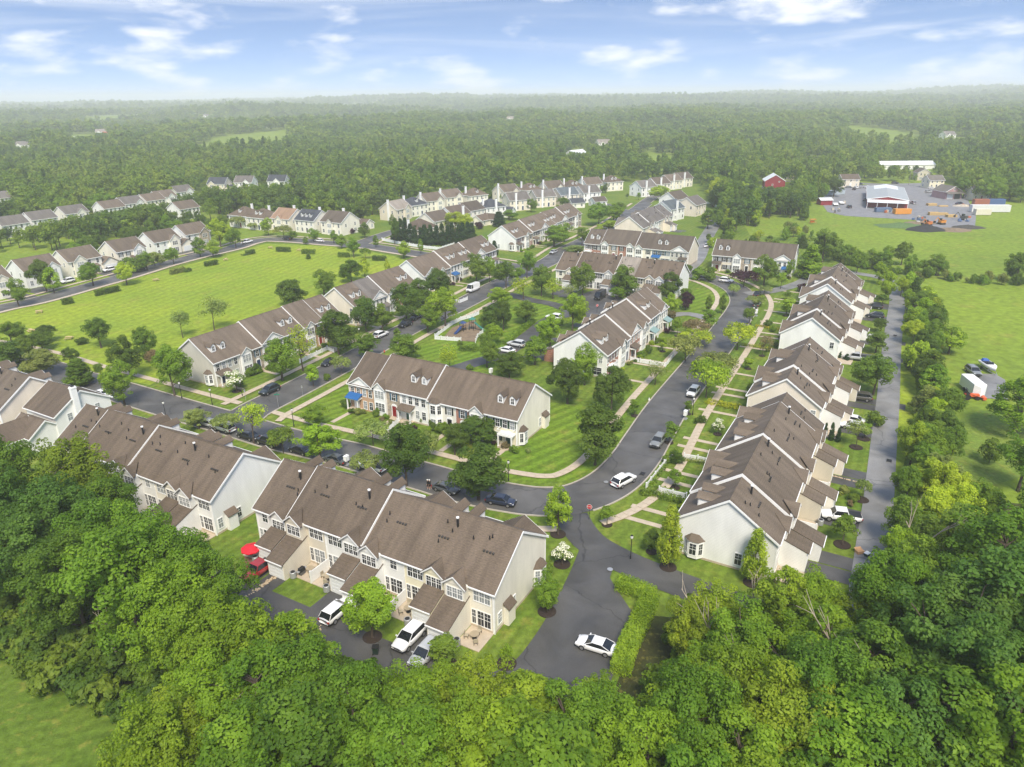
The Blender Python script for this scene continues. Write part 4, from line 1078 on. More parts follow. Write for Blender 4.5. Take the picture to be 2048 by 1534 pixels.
    if wing:
        side, ww, wd, wh = wing                     # garage wing beside or in front of the house
        x0 = side * w / 2; x1 = x0 + side * ww
        xa, xb = sorted((x0 - side * 0.1, x1))
        y0 = yf - 0.6; y1 = y0 + wd
        b = MB(); prof = [(xa, 0), (xb, 0), (xb, wh), ((xa + xb) / 2, wh + ww * 0.32), (xa, wh)]
        b.hull8([(a, y0, zz) for a, zz in prof], [(a, y1, zz) for a, zz in prof])
        g = b.obj('garage_wing', wall_mat(end_wall) if end_wall else wm, root)
        r = MB()
        for s in (-1, 1):
            e = (xa - 0.3, wh - 0.2) if s < 0 else (xb + 0.3, wh - 0.2)
            a = [(e[0], y0 - 0.3, e[1]), ((xa + xb) / 2, y0 - 0.3, wh + ww * 0.32 + 0.02), ((xa + xb) / 2, y1 + 0.2, wh + ww * 0.32 + 0.02), (e[0], y1 + 0.2, e[1])]
            r.hull8(a, [(p[0], p[1], p[2] + 0.14) for p in a])
        r.obj('wing_roof', rm, g)
        garage_door(root, (xa + xb) / 2, y0, 0.02, 'F', 4.4 if ww > 5.5 else 2.45)
    return root
G_ = ANG + 90
# white end house with the tall chimney beside the stepped block
make_house('white end house with tall white chimney and brown roof beside the beige party wall', 'the white house with the tall chimney', (128, 772), 8.6, 150.3, 9.5, 10.5, 5.4, 8.6, wall='white', roof='brown', chim=[(-5.1, 1.2)], ends=(-1,), win_front=3, chim_h=1.3)
make_house('low white rear garage wing with brown gable roof behind the tall-chimney house', None, (66, 834), 5.2, 150.3, 7.0, 6.0, 3.0, 5.2, wall='white', roof='brown', win_front=2, floors=1, name='detached_garage', ends=())
make_house('low cream garage with brown roof behind the beige party wall', None, (5, 850), 5.2, 60.3, 8.0, 6.5, 3.0, 5.2, wall='cream', roof='brown', win_front=2, floors=1, name='detached_garage', ends=())
# houses across the street from the playing field (front towards the field)
LH = [((62, 515), 'white', 'taupe', None, 3.0, 'white house half hidden by a dark round tree facing the playing field', 'the white house half hidden by a round tree'),
      ((147, 497), 'ivory', 'taupe', None, -2.2, 'ivory house with double garage and white car in its drive facing the field', 'the ivory house with the double garage'),
      ((241, 479), 'cream', 'taupe', 'white', 2.6, 'cream house with tall front gable and dark shutters facing the field', 'the cream house with dark shutters'),
      ((314, 462), 'white', 'taupe', 'cream', 2.8, 'white house with twin front gables and wide garage facing the field', 'the white house with twin gables'),
      ((376, 448), 'white', 'taupe', 'stone', 2.6, 'white house with a stone gable front at the field street corner', 'the stone-fronted corner house'),
      ((-40, 540), 'cream', 'taupe', 'cream', 2.6, 'cream house at the open end of the field street', 'the cream house at the end of the field street')]
for i, (px, w_, r_, ew, fg, lb, ph) in enumerate(LH):
    make_house(lb, ph, px, 9.0, 60.3, 12.0, 11.0, 5.7, 9.2, wall=w_, roof=r_, end_wall=ew, fg=fg, wing=(1 if i % 2 else -1, 5.8, 6.2, 3.0) if i in (1, 3) else None, win_front=4, shut='black' if i in (2,) else None, ends=(-1,), porch_on=i in (1, 2))
    ROWM = Matrix.Translation((*W(px[0], px[1], 9.0), 0)) @ Matrix.Rotation(R(60.3), 4, 'Z')
    flat_rect('driveway', ROWM, 2 if i % 2 else -8.5, -16.5, 8.5 if i % 2 else -2, -6, 0.056, M_DRIVE)
XH = [((15, 432), 0, 'white', 'grey', 'grey-roofed white house with a long row of upper windows among the left trees'), ((74, 422), 0, 'white', 'grey', 'white gable house second behind the dark trees'), ((139, 411), 2, 'ivory', 'grey', 'ivory house with broad front gable behind the dark trees'),
      ((215, 401), 0, 'white', 'taupe', 'small brown-roofed house tucked between two white ones'), ((254, 393), 3, 'white', 'grey', 'white house with five upper windows in a far left row'), ((298, 387), 0, 'ivory', 'taupe', 'ivory gable house stepping up in the far left row'),
      ((322, 381), 2, 'white', 'taupe', 'white house with a brown lower roof in the far left row'), ((358, 371), 2.5, 'white', 'grey', 'tallest white gabled house at the end of the far left row'), ((364, 402), 0, 'white', 'taupe', 'white house with long side roof below the tallest far left house'), ((-10, 384), 0, 'white', 'grey', 'white house with twin gables at the wood edge far left')]
for i, (px, fg, w_, r_, lb) in enumerate(XH):
    make_house(lb, None, px, 9.0, 60.3, 12.0, 10.5, 5.7, 9.0, wall=w_, roof=r_, fg=fg or None, win_front=5, ends=(-1,), group=None)
for i, (px, rot, fg, r_, lb) in enumerate([((437, 355), -8, -2.5, 'slate', 'house with slate roof and front gable left of a trio against the woods'), ((490, 352), -5, 2.5, 'grey', 'pale house with white porch in the middle of a trio against the woods'), ((556, 350), -5, 0.5, 'slate', 'white house with slate roof and blue-green front gable against the woods')]):
    make_house(lb, ('the slate-roofed house', 'the porch house', 'the white slate house')[i] + ' against the woods', px, 9.5, rot, 12.5, 10, 5.8, 9.6, wall='white' if i else 'tan', roof=r_, fg=fg, ends=(1,), porch_on=i == 1, wing=(1, 6, 6, 3.0) if i == 0 else None)
# five houses facing the far end of the field
make_house('hip-roofed white house with one dormer and chimney at the left of the five field houses', 'the hip-roofed house with one dormer', (490, 413), 9.5, ANG, 12.5, 11, 5.8, 9.6, 'hip', 'white', 'brown', dorms=1, chim=[(2.0, 2.5)], ends=(1,))
make_house('hip-roofed white house with two dormers among the five field houses', 'the hip-roofed house with two dormers', (527, 417), 9.5, ANG, 12.5, 11, 5.8, 9.6, 'hip', 'ivory', 'brown', dorms=2, chim=[(1.0, 2.5)], ends=(1,))
make_house('cream house with an orange-tan roof and central front gable', 'the house with the orange-tan roof', (576, 417), 9.8, ANG, 11.5, 12, 5.9, 9.9, 'gable', 'cream', 'orange', fg=0.0, fgw=3.4, chim=[(1.0, 3.0)], ends=(1,), shut=None)
make_house('cream house with three dormers on a dark grey roof', 'the house with three dormers', (624, 420), 9.8, ANG, 12, 12, 5.9, 9.9, 'gable', 'ivory', 'slate', dorms=3, chim=[(2.0, 3.0)], ends=(1,))
make_house('cream house with small central gable and side window, last of the five field houses', 'the last of the five field houses', (678, 423), 9.8, ANG, 12.5, 12.5, 5.9, 9.9, 'gable', 'cream', 'dark', fg=-0.2, fgw=3.2, chim=[(0.0, 3.0)], ends=(1,), shut=None)
make_house('small brown-roofed garage behind the last of the five field houses', None, (728, 438), 4.6, ANG, 6.5, 6.5, 2.7, 4.6, wall='cream', roof='brown', floors=1, win_front=1, name='detached_garage', ends=(1,))
# two curved rows of detached houses before the woods
SB = [((790, 401), 'gable', 'tan', 'pale', 2.0, 0, 'tan-roofed house with porch gable beside the tall conifers', 60), ((824, 394), 'hip', 'ivory', 'slate', None, 1, 'hip house with blue-black roof and white dormer in the upper row', 50), ((858, 386), 'gable', 'cream', 'taupe', 2.5, 0, 'cream gable house with left chimney in the upper row', 45),
      ((897, 379), 'gable', 'cream', 'taupe', 2.5, 0, 'cream gable house with left chimney and low front gable in the upper row', 44), ((947, 376), 'hip', 'ivory', 'brown', None, 1, 'hip house with single dormer and tall white chimney in the upper row', 40), ((1012, 369), 'gable', 'beige', 'taupe', 2.5, 0, 'tall beige gable house in the middle of the upper row', 40),
      ((1058, 366), 'hip', 'ivory', 'brown', None, 2, 'hip house with two dormers next to the tall beige house', 34), ((1103, 362), 'gable', 'cream', 'taupe', 2.5, 0, 'cream gable house between two hip-roofed dormer houses', 30), ((1143, 360), 'hip', 'ivory', 'brown', None, 2, 'hip house with two dormers behind the white chimneys', 28),
      ((1180, 355), 'gable', 'white', 'taupe', None, 0, 'white gable house second from the end of the upper row', 28), ((1222, 351), 'hip', 'cream', 'brown', None, 2, 'hip house with paired dormers closing the upper row', 25)]
for i, (px, kd, w_, r_, fg, dm, lb, rot) in enumerate(SB):
    make_house(lb, 'the upper row of detached houses', px, 9.4, rot, 12.5, 11, 5.8, 9.5, kd, w_, r_, fg=fg, dorms=dm, chim=[(-6.5 if kd == 'gable' else -5.0, -0.5 if kd == 'gable' else 1.0)], ends=(-1, 1), win_front=4, rear_win=False)
TB = [((838, 438), 'hip', 'cream', 'brown', 'brown hip-roofed house behind the tall conifer screen', 50, [(-6.4, 0)]), ((868, 423), 'gable', 'cream', 'dark', 'cream gable house above the conifer screen', 54, None), ((907, 412), 'gable', 'white', 'taupe', 'white gable house with chimney on its near slope in the lower row', 52, [(0, -6.2)]),
      ((937, 404), 'gable', 'ivory', 'dark', 'ivory gable house with dark roof in the lower row', 52, None), ((980, 398), 'hip', 'white', 'slate', 'white hip house with blue-black roof and two chimneys', 35, [(-5, -1), (0, -5.6)]), ((1032, 385), 'gable', 'beige', 'grey', 'beige gable house with rear porch roof in the lower row', 24, [(-2.6, -5.7)]),
      ((1084, 379), 'gable', 'beige', 'grey', 'beige gable house with four rear upper windows in the lower row', 24, [(-2.6, -5.7)]), ((1130, 375), 'gable', 'beige', 'bluegrey', 'beige house with blue-grey roof and free-standing white chimney', 28, [(-0.5, -5.7)]), ((1174, 371), 'gable', 'white', 'grey', 'white gable house closing the lower row', 30, [(-2.6, -5.7)])]
for i, (px, kd, w_, r_, lb, rot, ch) in enumerate(TB):
    make_house(lb, 'the lower row of detached houses', px, 9.2, rot, 12.5, 11, 5.8, 9.3, kd, w_, r_, chim=ch, ends=(-1,), win_front=4, rear_win=False, chim_h=0.5)
GR = [((962, 430), 55, 'cream', 'brown', 'white double-gabled garage with brown roof below the slate-roofed house'), ((1012, 414), -20, 'white', 'slate', 'white garage with blue-black roof below the beige houses'), ((1152, 397), 20, 'ivory', 'slate', 'cream garage with dark roof beside the far row of paired dormers'), ((1196, 394), 25, 'white', 'dark', 'white garage with brown roof near the last lower house'), ((983, 428), -30, 'cream', 'brown', 'cream garage beside a small purple tree')]
for px, rot, w_, r_, lb in GR:
    make_house(lb, None, px, 4.8, rot, 8.0, 7.0, 2.8, 4.9, wall=w_, roof=r_, floors=1, win_front=2, name='detached_garage', ends=(1, -1))
UB = [((1287, 361), 'white', 'grey', 33, 'white house with rear French windows and near chimney beside the round green lawn', [(-2.5, -5.7)]), ((1316, 355), 'cream', 'taupe', 33, 'cream house with chimney behind the white French-window house', [(-2.5, -5.7)]), ((1341, 349), 'cream', 'taupe', 36, 'cream house with chimney further along the round lawn', [(-2.5, -5.7)]), ((1362, 345), 'cream', 'dark', 36, 'last cream house before the dark firs', [(-2.5, -5.7)]),
      ((1338, 401), 'white', 'bluegrey', 45, 'white house with blue-grey roof and white chimney above the beige row', [(-1, -5.7)]), ((1384, 393), 'beige', 'grey', 52, 'large beige gabled house with white fenced gardens', None), ((1349, 383), 'white', 'dark', 45, 'white gabled house behind the large beige house', None)]
for px, w_, r_, rot, lb, ch in UB:
    make_house(lb, lb.split(' with')[0].replace('white house', 'the white house').replace('large', 'the large') if i else None, px, 9.2, rot, 12.5, 11, 5.8, 9.3, wall=w_, roof=r_, chim=ch, ends=(-1,), rear_win=True, chim_h=0.5)
# far farmsteads and roofs in the woods
for (x, y), w_, r_, lb in [((48, 300), 'white', 'grey', 'lone white house with grey roof deep in the left woods'), ((205, 271), 'white', 'pale', 'white-roofed farmhouse far off on the left'), ((412, 236), 'white', 'grey', 'far white house near the left horizon'), ((793, 234), 'white', 'pale', 'far twin-gabled white house in the woods'), ((1020, 243), 'white', 'pale', 'far white house in the central woods'), ((1893, 279), 'white', 'grey', 'white farmhouse with grey wing beyond the far meadow'), ((1206, 296), 'ivory', 'pale', 'pale roof beside the far clearing')]:
    q = WT(x, y)
    o = make_house(lb, None, (x, y), 6.0, 15, 16, 11, 5.5, 9.5, wall=w_, roof=r_, ends=(1, -1), fg=-3)
    o.location = (q.x, q.y, terrain(q.x, q.y))

# ================================================================== trees
def leaf_mat(name, use_obj=True, base=(0.08, 0.15, 0.02), gain=1.0, transl=0.42):
    m, t, p = node_mat(name); L = t.links.new
    oi = N(t, 'ShaderNodeObjectInfo')
    at = N(t, 'ShaderNodeAttribute', attribute_name='tint')
    mr = N(t, 'ShaderNodeMapRange'); mr.inputs['To Min'].default_value = 0.52; mr.inputs['To Max'].default_value = 1.5; L(at.outputs['Fac'], mr.inputs['Value'])
    if use_obj: src = oi.outputs['Color']
    else:
        rp = N(t, 'ShaderNodeValToRGB'); e = rp.color_ramp.elements
        cols = [(0.062, 0.118, 0.022), (0.100, 0.180, 0.024), (0.165, 0.262, 0.028), (0.235, 0.310, 0.040), (0.090, 0.165, 0.034)]
        cols = [tuple(v_ * gain for v_ in c_) for c_ in cols]
        e[0].position = 0; e[0].color = (*cols[0], 1); e[1].position = 1; e[1].color = (*cols[-1], 1)
        for k in (1, 2, 3):
            q = e.new(k / 4); q.color = (*cols[k], 1)
        nl = N(t, 'ShaderNodeTexNoise'); nl.inputs['Scale'].default_value = 0.006; nl.inputs['Detail'].default_value = 3; L(oi.outputs['Location'], nl.inputs['Vector'])
        nr = N(t, 'ShaderNodeMapRange'); nr.inputs['From Min'].default_value = 0.3; nr.inputs['From Max'].default_value = 0.7; L(nl.outputs['Fac'], nr.inputs['Value'])
        av = N(t, 'ShaderNodeMix', data_type='FLOAT'); av.inputs['Factor'].default_value = 0.5; L(nr.outputs[0], av.inputs[2]); L(oi.outputs['Random'], av.inputs[3])
        L(av.outputs[0], rp.inputs['Fac']); src = rp.outputs['Color']
    s = N(t, 'ShaderNodeVectorMath', operation='SCALE'); L(src, s.inputs[0]); L(mr.outputs[0], s.inputs['Scale'])
    hs = N(t, 'ShaderNodeHueSaturation'); L(s.outputs[0], hs.inputs['Color'])
    hm = N(t, 'ShaderNodeMapRange'); hm.inputs['To Min'].default_value = 0.517; hm.inputs['To Max'].default_value = 0.484; L(at.outputs['Fac'], hm.inputs['Value']); L(hm.outputs[0], hs.inputs['Hue'])
    L(hs.outputs[0], p.inputs['Base Color']); p.inputs['Roughness'].default_value = 0.55; p.inputs['Specular IOR Level'].default_value = 0.18
    tr = N(t, 'ShaderNodeBsdfTranslucent')
    s2 = N(t, 'ShaderNodeVectorMath', operation='MULTIPLY'); s2.inputs[1].default_value = (1.25, 1.25, 0.7); L(hs.outputs[0], s2.inputs[0]); L(s2.outputs[0], tr.inputs['Color'])
    mx = N(t, 'ShaderNodeMixShader'); mx.inputs['Fac'].default_value = transl
    L(p.outputs[0], mx.inputs[1]); L(tr.outputs[0], mx.inputs[2])
    L(mx.outputs[0], t.nodes['Material Output'].inputs['Surface'])
    return m
M_LEAF = leaf_mat('tree_leaves')
M_LEAF_FAR = leaf_mat('distant_tree_leaves', False)
M_FLOWER = mat('white_blossom', (0.72, 0.72, 0.55), 0.7, 0.15, 2)
M_BARK = mat('bark', (0.085, 0.065, 0.05), 0.9, 0.35, 3, stretch=(1, 1, 0.3), bump=0.5)
M_DEADWOOD = mat('weathered_dead_wood', (0.34, 0.29, 0.22), 0.85, 0.25, 3, stretch=(1, 1, 0.3))

def leaves_mesh(name, clumps, per, leaf, seed, mats, flower=0.0, up=0.35, flat=1.0, center=None):
    """clumps: (x,y,z,r,tint); leaf-sized diamond faces over the shell of each clump"""
    g = np.random.default_rng(seed)
    C = np.array([c[:3] for c in clumps]); Rr = np.array([c[3] for c in clumps]); T = np.array([c[4] for c in clumps])
    cnt = np.maximum(6, (per * (Rr / Rr.mean()) ** 2).astype(int))
    idx = np.repeat(np.arange(len(clumps)), cnt); n = len(idx)
    d = g.normal(size=(n, 3)); d[:, 2] += up; d /= np.linalg.norm(d, axis=1)[:, None]
    rad = Rr[idx] * g.uniform(0.55, 1.05, n) ** 0.6
    P0 = C[idx] + d * rad[:, None] * np.array([1, 1, flat])
    ctr = C.mean(0) if center is None else np.array(center)
    outw = P0 - ctr; outw /= np.maximum(1e-6, np.linalg.norm(outw, axis=1))[:, None]
    nrm = d * 0.7 + outw * 0.35 + g.normal(size=(n, 3)) * 0.38 + np.array([0, 0, 0.25]); nrm /= np.linalg.norm(nrm, axis=1)[:, None]
    ref = g.normal(size=(n, 3)); t = np.cross(nrm, ref); t /= np.linalg.norm(t, axis=1)[:, None]; b = np.cross(nrm, t)
    s = leaf * g.uniform(0.65, 1.35, n)
    V = np.empty((n, 4, 3))
    bend = nrm * (s * 0.12)[:, None]
    V[:, 0] = P0 - t * s[:, None] - bend; V[:, 1] = P0 - b * (s * 0.62)[:, None] + bend * 0.4; V[:, 2] = P0 + t * s[:, None] - bend; V[:, 3] = P0 + b * (s * 0.62)[:, None] + bend * 0.4
    me = bpy.data.meshes.new(name)
    me.vertices.add(n * 4); me.vertices.foreach_set('co', V.reshape(-1))
    me.loops.add(n * 4); me.loops.foreach_set('vertex_index', np.arange(n * 4, dtype=np.int32))
    me.polygons.add(n); me.polygons.foreach_set('loop_start', np.arange(0, n * 4, 4, dtype=np.int32))
    me.update(calc_edges=True)
    a = me.attributes.new('tint', 'FLOAT', 'FACE')
    a.data.foreach_set('value', np.clip(T[idx] * 0.75 + g.uniform(0, 0.25, n) , 0, 1).astype(np.float32))
    for mt in mats: me.materials.append(mt)
    if flower > 0:
        mi = ((d[:, 2] > 0.1) & (g.uniform(size=n) < flower)).astype(np.int32)
        me.polygons.foreach_set('material_index', mi)
    return me
def branch_mesh(name, h, r, seed, targets, fork=0.35, m=None, sides=6):
    rr = random.Random(seed); b = MB()
    top = Vector((rr.uniform(-.2, .2), rr.uniform(-.2, .2), h))
    pts = [Vector((0, 0, -0.15))]
    for k in range(1, 5):
        f = k / 4; pts.append(Vector((top.x * f + rr.uniform(-.12, .12) * f, top.y * f + rr.uniform(-.12, .12) * f, h * f)))
    for k in range(4):
        b.tube(pts[k], pts[k + 1], r * (1.25 if k == 0 else 1 - 0.2 * k), r * (1 - 0.2 * (k + 1)), sides, 0, False)
    for t in targets:
        t = Vector(t); z0 = max(h * 0.22, min(h * 0.95, t.z - 0.5 * math.hypot(t.x, t.y) - rr.uniform(0, .8)))
        f = z0 / h * 4; k = min(3, int(f)); s0 = pts[k].lerp(pts[k + 1], f - k)
        mid = s0.lerp(t, 0.5) + Vector((rr.uniform(-.3, .3), rr.uniform(-.3, .3), rr.uniform(0, .4)))
        r0 = r * (0.42 - 0.06 * k)
        b.tube(s0, mid, r0, r0 * 0.65, 5, 0, False); b.tube(mid, t, r0 * 0.65, r0 * 0.2, 5, 0, False)
    return b.mesh(name, m or M_BARK, True)
def proto(kind, seed, H, Rc, base, leaf, per, n, shape='round', flower=0.0, cr=(0.9, 1.5), tr=None, lobes=6, br=10, up=0.45):
    """tree of height H and crown radius Rc; crown starts at height base"""
    rr = random.Random(seed)
    ch = H - base; cz = base + ch * 0.5
    LB = []
    for k in range(lobes):
        a = rr.uniform(0, 6.28); q = rr.uniform(0.25, 0.62)
        LB.append((math.cos(a) * q, math.sin(a) * q, rr.uniform(-0.55, 0.62), rr.uniform(0.38, 0.62), rr.random()))
    LB.append((0, 0, 0.45, 0.55, 0.6))
    cl = []
    tries = 0
    while len(cl) < n and tries < n * 60:
        tries += 1
        if shape == 'round':
            l = rr.choice(LB)
            d = Vector((rr.gauss(0, 1), rr.gauss(0, 1), rr.gauss(0.25, 1))).normalized()
            q = Vector((l[0], l[1], l[2])) + d * l[3] * rr.uniform(0.75, 1.0)
            if q.length > 1.04 or q.z < -1: continue
            if q.z < -0.35 and math.hypot(q.x, q.y) > 0.85: continue
            tint = 0.35 * l[4] + 0.4 * rr.random() + 0.15 * (d.z + 1) * 0.5
        elif shape == 'cone':
            f = rr.uniform(0, 1) ** 1.35; a = rr.uniform(0, 6.28)
            rad = (1 - f) ** 0.8 * (0.92 + 0.14 * math.sin(f * 40)) * math.sqrt(rr.uniform(0.55, 1.0))
            if f < 0.1: rad *= 0.75
            q = Vector((math.cos(a) * rad, math.sin(a) * rad, f * 2 - 1)); tint = rr.random() * 0.8
        elif shape == 'column':
            f = rr.uniform(0, 1); a = rr.uniform(0, 6.28)
            rad = (math.sin(math.pi * min(1, f * 0.82 + 0.16)) ** 0.7) * math.sqrt(rr.uniform(0.5, 1.0))
            q = Vector((math.cos(a) * rad, math.sin(a) * rad, f * 2 - 1)); tint = rr.random()
        elif shape == 'umbrella':
            a = rr.uniform(0, 6.28); rad = math.sqrt(rr.uniform(0, 1))
            z = 0.55 * (1 - rad * rad) + rr.uniform(-0.5, 0.2)
            q = Vector((math.cos(a) * rad, math.sin(a) * rad, z)); tint = rr.random()
        cl.append((q.x * Rc * 0.88, q.y * Rc * 0.88, cz + q.z * ch * 0.5 * 0.9, rr.uniform(*cr), min(1, tint)))
    crown = leaves_mesh(kind + '_crown', cl, per, leaf, seed, [M_LEAF] + ([M_FLOWER] if flower else []), flower, up)
    vv_ = np.empty(len(crown.vertices) * 3); crown.vertices.foreach_get('co', vv_); vv_ = vv_.reshape(-1, 3)
    R_real = float(np.percentile(np.hypot(vv_[:, 0], vv_[:, 1]), 97)); H_real = float(np.percentile(vv_[:, 2], 99.7))
    tg = rr.sample(cl, min(br, len(cl)))
    trunk = branch_mesh(kind + '_trunk', H * 0.8 if shape != 'umbrella' else H * 0.55, tr or 0.018 * H, seed, [c[:3] for c in tg])
    return dict(H=H_real, R=R_real, crown=crown, trunk=trunk)
PT = {}
PT['oak'] = [proto('oak', 11 + k, 17, 6.6, 2.5, 0.16, 135, 175, cr=(0.62, 1.2), lobes=14, br=20) for k in range(5)]
PT['ash'] = [proto('ash', 131 + k, 15, 4.6, 2.2, 0.15, 95, 115, cr=(0.45, 0.95), lobes=16, br=30) for k in range(4)]
PT['poplar'] = [proto('poplar', 141 + k, 15, 3.6, 2.0, 0.15, 100, 110, 'column', cr=(0.5, 0.95), br=24) for k in range(2)]
PT['maple'] = [proto('maple', 31 + k, 10, 3.9, 1.5, 0.14, 100, 110, cr=(0.45, 0.85), lobes=7) for k in range(4)]
PT['dense'] = [proto('elm', 41 + k, 9, 3.5, 1.3, 0.14, 110, 110, cr=(0.45, 0.85), lobes=6) for k in range(3)]
PT['airy'] = [proto('locust', 51 + k, 9, 3.2, 2.2, 0.15, 26, 60, cr=(0.5, 0.95), lobes=6, br=26) for k in range(3)]
PT['sparse'] = [proto('sparse', 56 + k, 9, 3.2, 2.2, 0.14, 30, 60, cr=(0.45, 0.9), lobes=6, br=30, tr=0.09) for k in range(2)]
PT['small'] = [proto('small', 61 + k, 5, 1.8, 0.9, 0.14, 60, 36, cr=(0.38, 0.65), lobes=4, br=8) for k in range(3)]
PT['young'] = [proto('young', 71 + k, 8, 2.0, 1.6, 0.15, 70, 60, 'column', cr=(0.4, 0.75), br=12) for k in range(3)]
PT['taper'] = [proto('taper', 76 + k, 8, 2.1, 1.3, 0.15, 62, 64, 'cone', cr=(0.4, 0.75), br=12) for k in range(2)]
PT['umbrella'] = [proto('umbrella', 81 + k, 5, 3.0, 1.5, 0.15, 50, 60, 'umbrella', cr=(0.45, 0.8), br=14) for k in range(3)]
PT['cedar'] = [proto('cedar', 91 + k, 9, 1.7, 0.1, 0.17, 80, 80, 'cone', cr=(0.4, 0.7), br=3, up=0.2) for k in range(2)]
PT['fir'] = [proto('fir', 95 + k, 14, 3.4, 0.8, 0.24, 70, 110, 'cone', cr=(0.6, 1.1), br=6, up=0.2) for k in range(2)]
PT['dogwood'] = [proto('dogwood', 101, 4.2, 1.7, 0.8, 0.14, 60, 36, 'round', 0.75, cr=(0.38, 0.6), lobes=4)]
PT['bush'] = [proto('bush', 111 + k, 2.0, 1.3, 0.05, 0.13, 70, 26, 'round', cr=(0.34, 0.55), lobes=4, br=3) for k in range(3)]
PT['scrub'] = [proto('scrub', 121 + k, 4.2, 2.6, 0.1, 0.2, 60, 40, 'round', cr=(0.5, 1.0), lobes=6, br=6) for k in range(3)]
G_OAK = [(0.121, 0.218, 0.020), (0.148, 0.260, 0.020), (0.196, 0.308, 0.020), (0.263, 0.353, 0.025), (0.095, 0.185, 0.027), (0.168, 0.244, 0.020)]
TC = dict(dark=(0.107, 0.175, 0.024), mid=(0.155, 0.241, 0.028), green=(0.186, 0.300, 0.028), bright=(0.267, 0.392, 0.028), lime=(0.371, 0.467, 0.034), pale=(0.259, 0.333, 0.086), purple=(0.061, 0.023, 0.034), cedar=(0.052, 0.103, 0.031), olive=(0.241, 0.283, 0.069), brown=(0.224, 0.184, 0.086))
TREES = []                                     # (root, look, x, y)
def jit(c, a=0.12):
    f = 1 + rnd.uniform(-a, a)
    return (c[0] * f * rnd.uniform(0.94, 1.06), c[1] * f, c[2] * f)
def tree_w(kind, x, y, h, r, col, name, look, z=0.0, cat='tree', fixed=None, group=None):
    p = PT[kind][rnd.randrange(len(PT[kind]))]
    root = empty(name, (x, y, z), rnd.uniform(0, 6.28), (r / p['R'], r / p['R'], h / p['H']))
    add('trunk', p['trunk'], root); add('crown', p['crown'], root, color=col)
    root['category'] = cat
    if fixed: root['label'] = fixed; root['group'] = group or fixed
    else: TREES.append((root, look, x, y))
    return root
def height_at(x, y, topy):
    lo, hi = 0.2, 40.0
    for _ in range(30):
        mid = (lo + hi) / 2
        if PX(x, y, mid)[1] > topy: lo = mid
        else: hi = mid
    return lo
RING = MB().prism([(math.cos(t * math.pi / 8), math.sin(t * math.pi / 8)) for t in range(16)], 0, 0.05).mesh('mulch_bed', M_MULCH)
def tree_px(kind, bx, by, top, wpx, tint, name='street_tree', look=None, ring=0.0):
    p = W(bx, by); h = height_at(p.x, p.y, top) * 1.02
    r = wpx / 2 * 1.06 * PX(p.x, p.y, h * 0.6)[2] / FOC
    looks = dict(oak='broad woodland tree', maple='round-crowned maple', dense='round-headed tree', airy='light airy tree', sparse='thin see-through tree', small='small garden tree', young='slender upright young tree', taper='narrow tapering young tree', umbrella='low spreading ornamental tree', cedar='narrow dark cedar', fir='tall dark fir', dogwood='white-flowering dogwood', bush='rounded leafy bush', scrub='loose scrubby bush')
    cols = dict(dark='dark green', mid='mid green', green='fresh green', bright='bright green', lime='yellow-green', pale='pale green', purple='purple-leaved', cedar='blackish green', olive='olive green', brown='brownish')
    o = tree_w(kind, p.x, p.y, h, r, jit(TC[tint]), name, look or (cols[tint] + ' ' + looks[kind]), cat='bush' if kind in ('bush', 'scrub') else 'tree')
    if ring: tag(add('mulch_bed', RING, None, (p.x, p.y, 0.05), 0, sc=(ring, ring, 1.0)), kind='structure')
    return o
S = tree_px
# street between the field rows and the playground
for a in [('maple', 565, 761, 679, 74, 'green'), ('airy', 606, 742, 652, 58, 'lime'), ('dense', 678, 709, 624, 74, 'dark'), ('dense', 733, 666, 595, 58, 'dark'), ('maple', 766, 666, 608, 40, 'mid'), ('dense', 813, 642, 568, 58, 'dark'), ('dense', 842, 618, 559, 48, 'dark'), ('dense', 880, 602, 539, 52, 'dark'),
          ('small', 627, 773, 731, 34, 'bright'), ('umbrella', 683, 749, 714, 38, 'pale'), ('maple', 738, 717, 667, 54, 'mid'), ('dense', 814, 722, 670, 58, 'mid'), ('young', 795, 681, 657, 16, 'green'), ('maple', 856, 666, 613, 48, 'green'), ('maple', 891, 656, 578, 66, 'bright'),
          ('maple', 953, 568, 509, 58, 'mid'), ('maple', 979, 565, 514, 28, 'green'), ('maple', 1012, 576, 524, 46, 'mid'), ('maple', 1037, 565, 537, 28, 'green'), ('maple', 1054, 557, 503, 40, 'green'), ('dense', 1083, 592, 532, 42, 'mid'), ('airy', 1047, 598, 556, 50, 'lime'), ('airy', 1106, 598, 557, 40, 'lime'), ('maple', 999, 618, 576, 50, 'bright'),
          ('maple', 1108, 494, 452, 52, 'green'), ('maple', 1128, 484, 446, 36, 'green'), ('maple', 1164, 491, 456, 30, 'mid'), ('maple', 1217, 463, 442, 48, 'lime'), ('maple', 1227, 443, 408, 44, 'green'), ('maple', 1197, 451, 406, 46, 'green'), ('scrub', 1150, 503, 490, 44, 'pale'),
          ('maple', 398, 858, 819, 56, 'pale'), ('umbrella', 455, 869, 830, 54, 'pale'), ('airy', 508, 888, 807, 64, 'lime'), ('umbrella', 567, 907, 857, 58, 'mid'), ('maple', 641, 926, 850, 82, 'bright'), ('maple', 634, 853, 811, 48, 'green'), ('umbrella', 747, 891, 844, 66, 'pale'), ('umbrella', 735, 961, 905, 58, 'pale'),
          ('dense', 813, 974, 848, 96, 'dark'), ('umbrella', 858, 922, 865, 46, 'pale'), ('maple', 910, 910, 850, 52, 'dark'), ('dense', 953, 888, 835, 76, 'dark'), ('dense', 957, 1000, 892, 108, 'dark')]:
    S(*a)
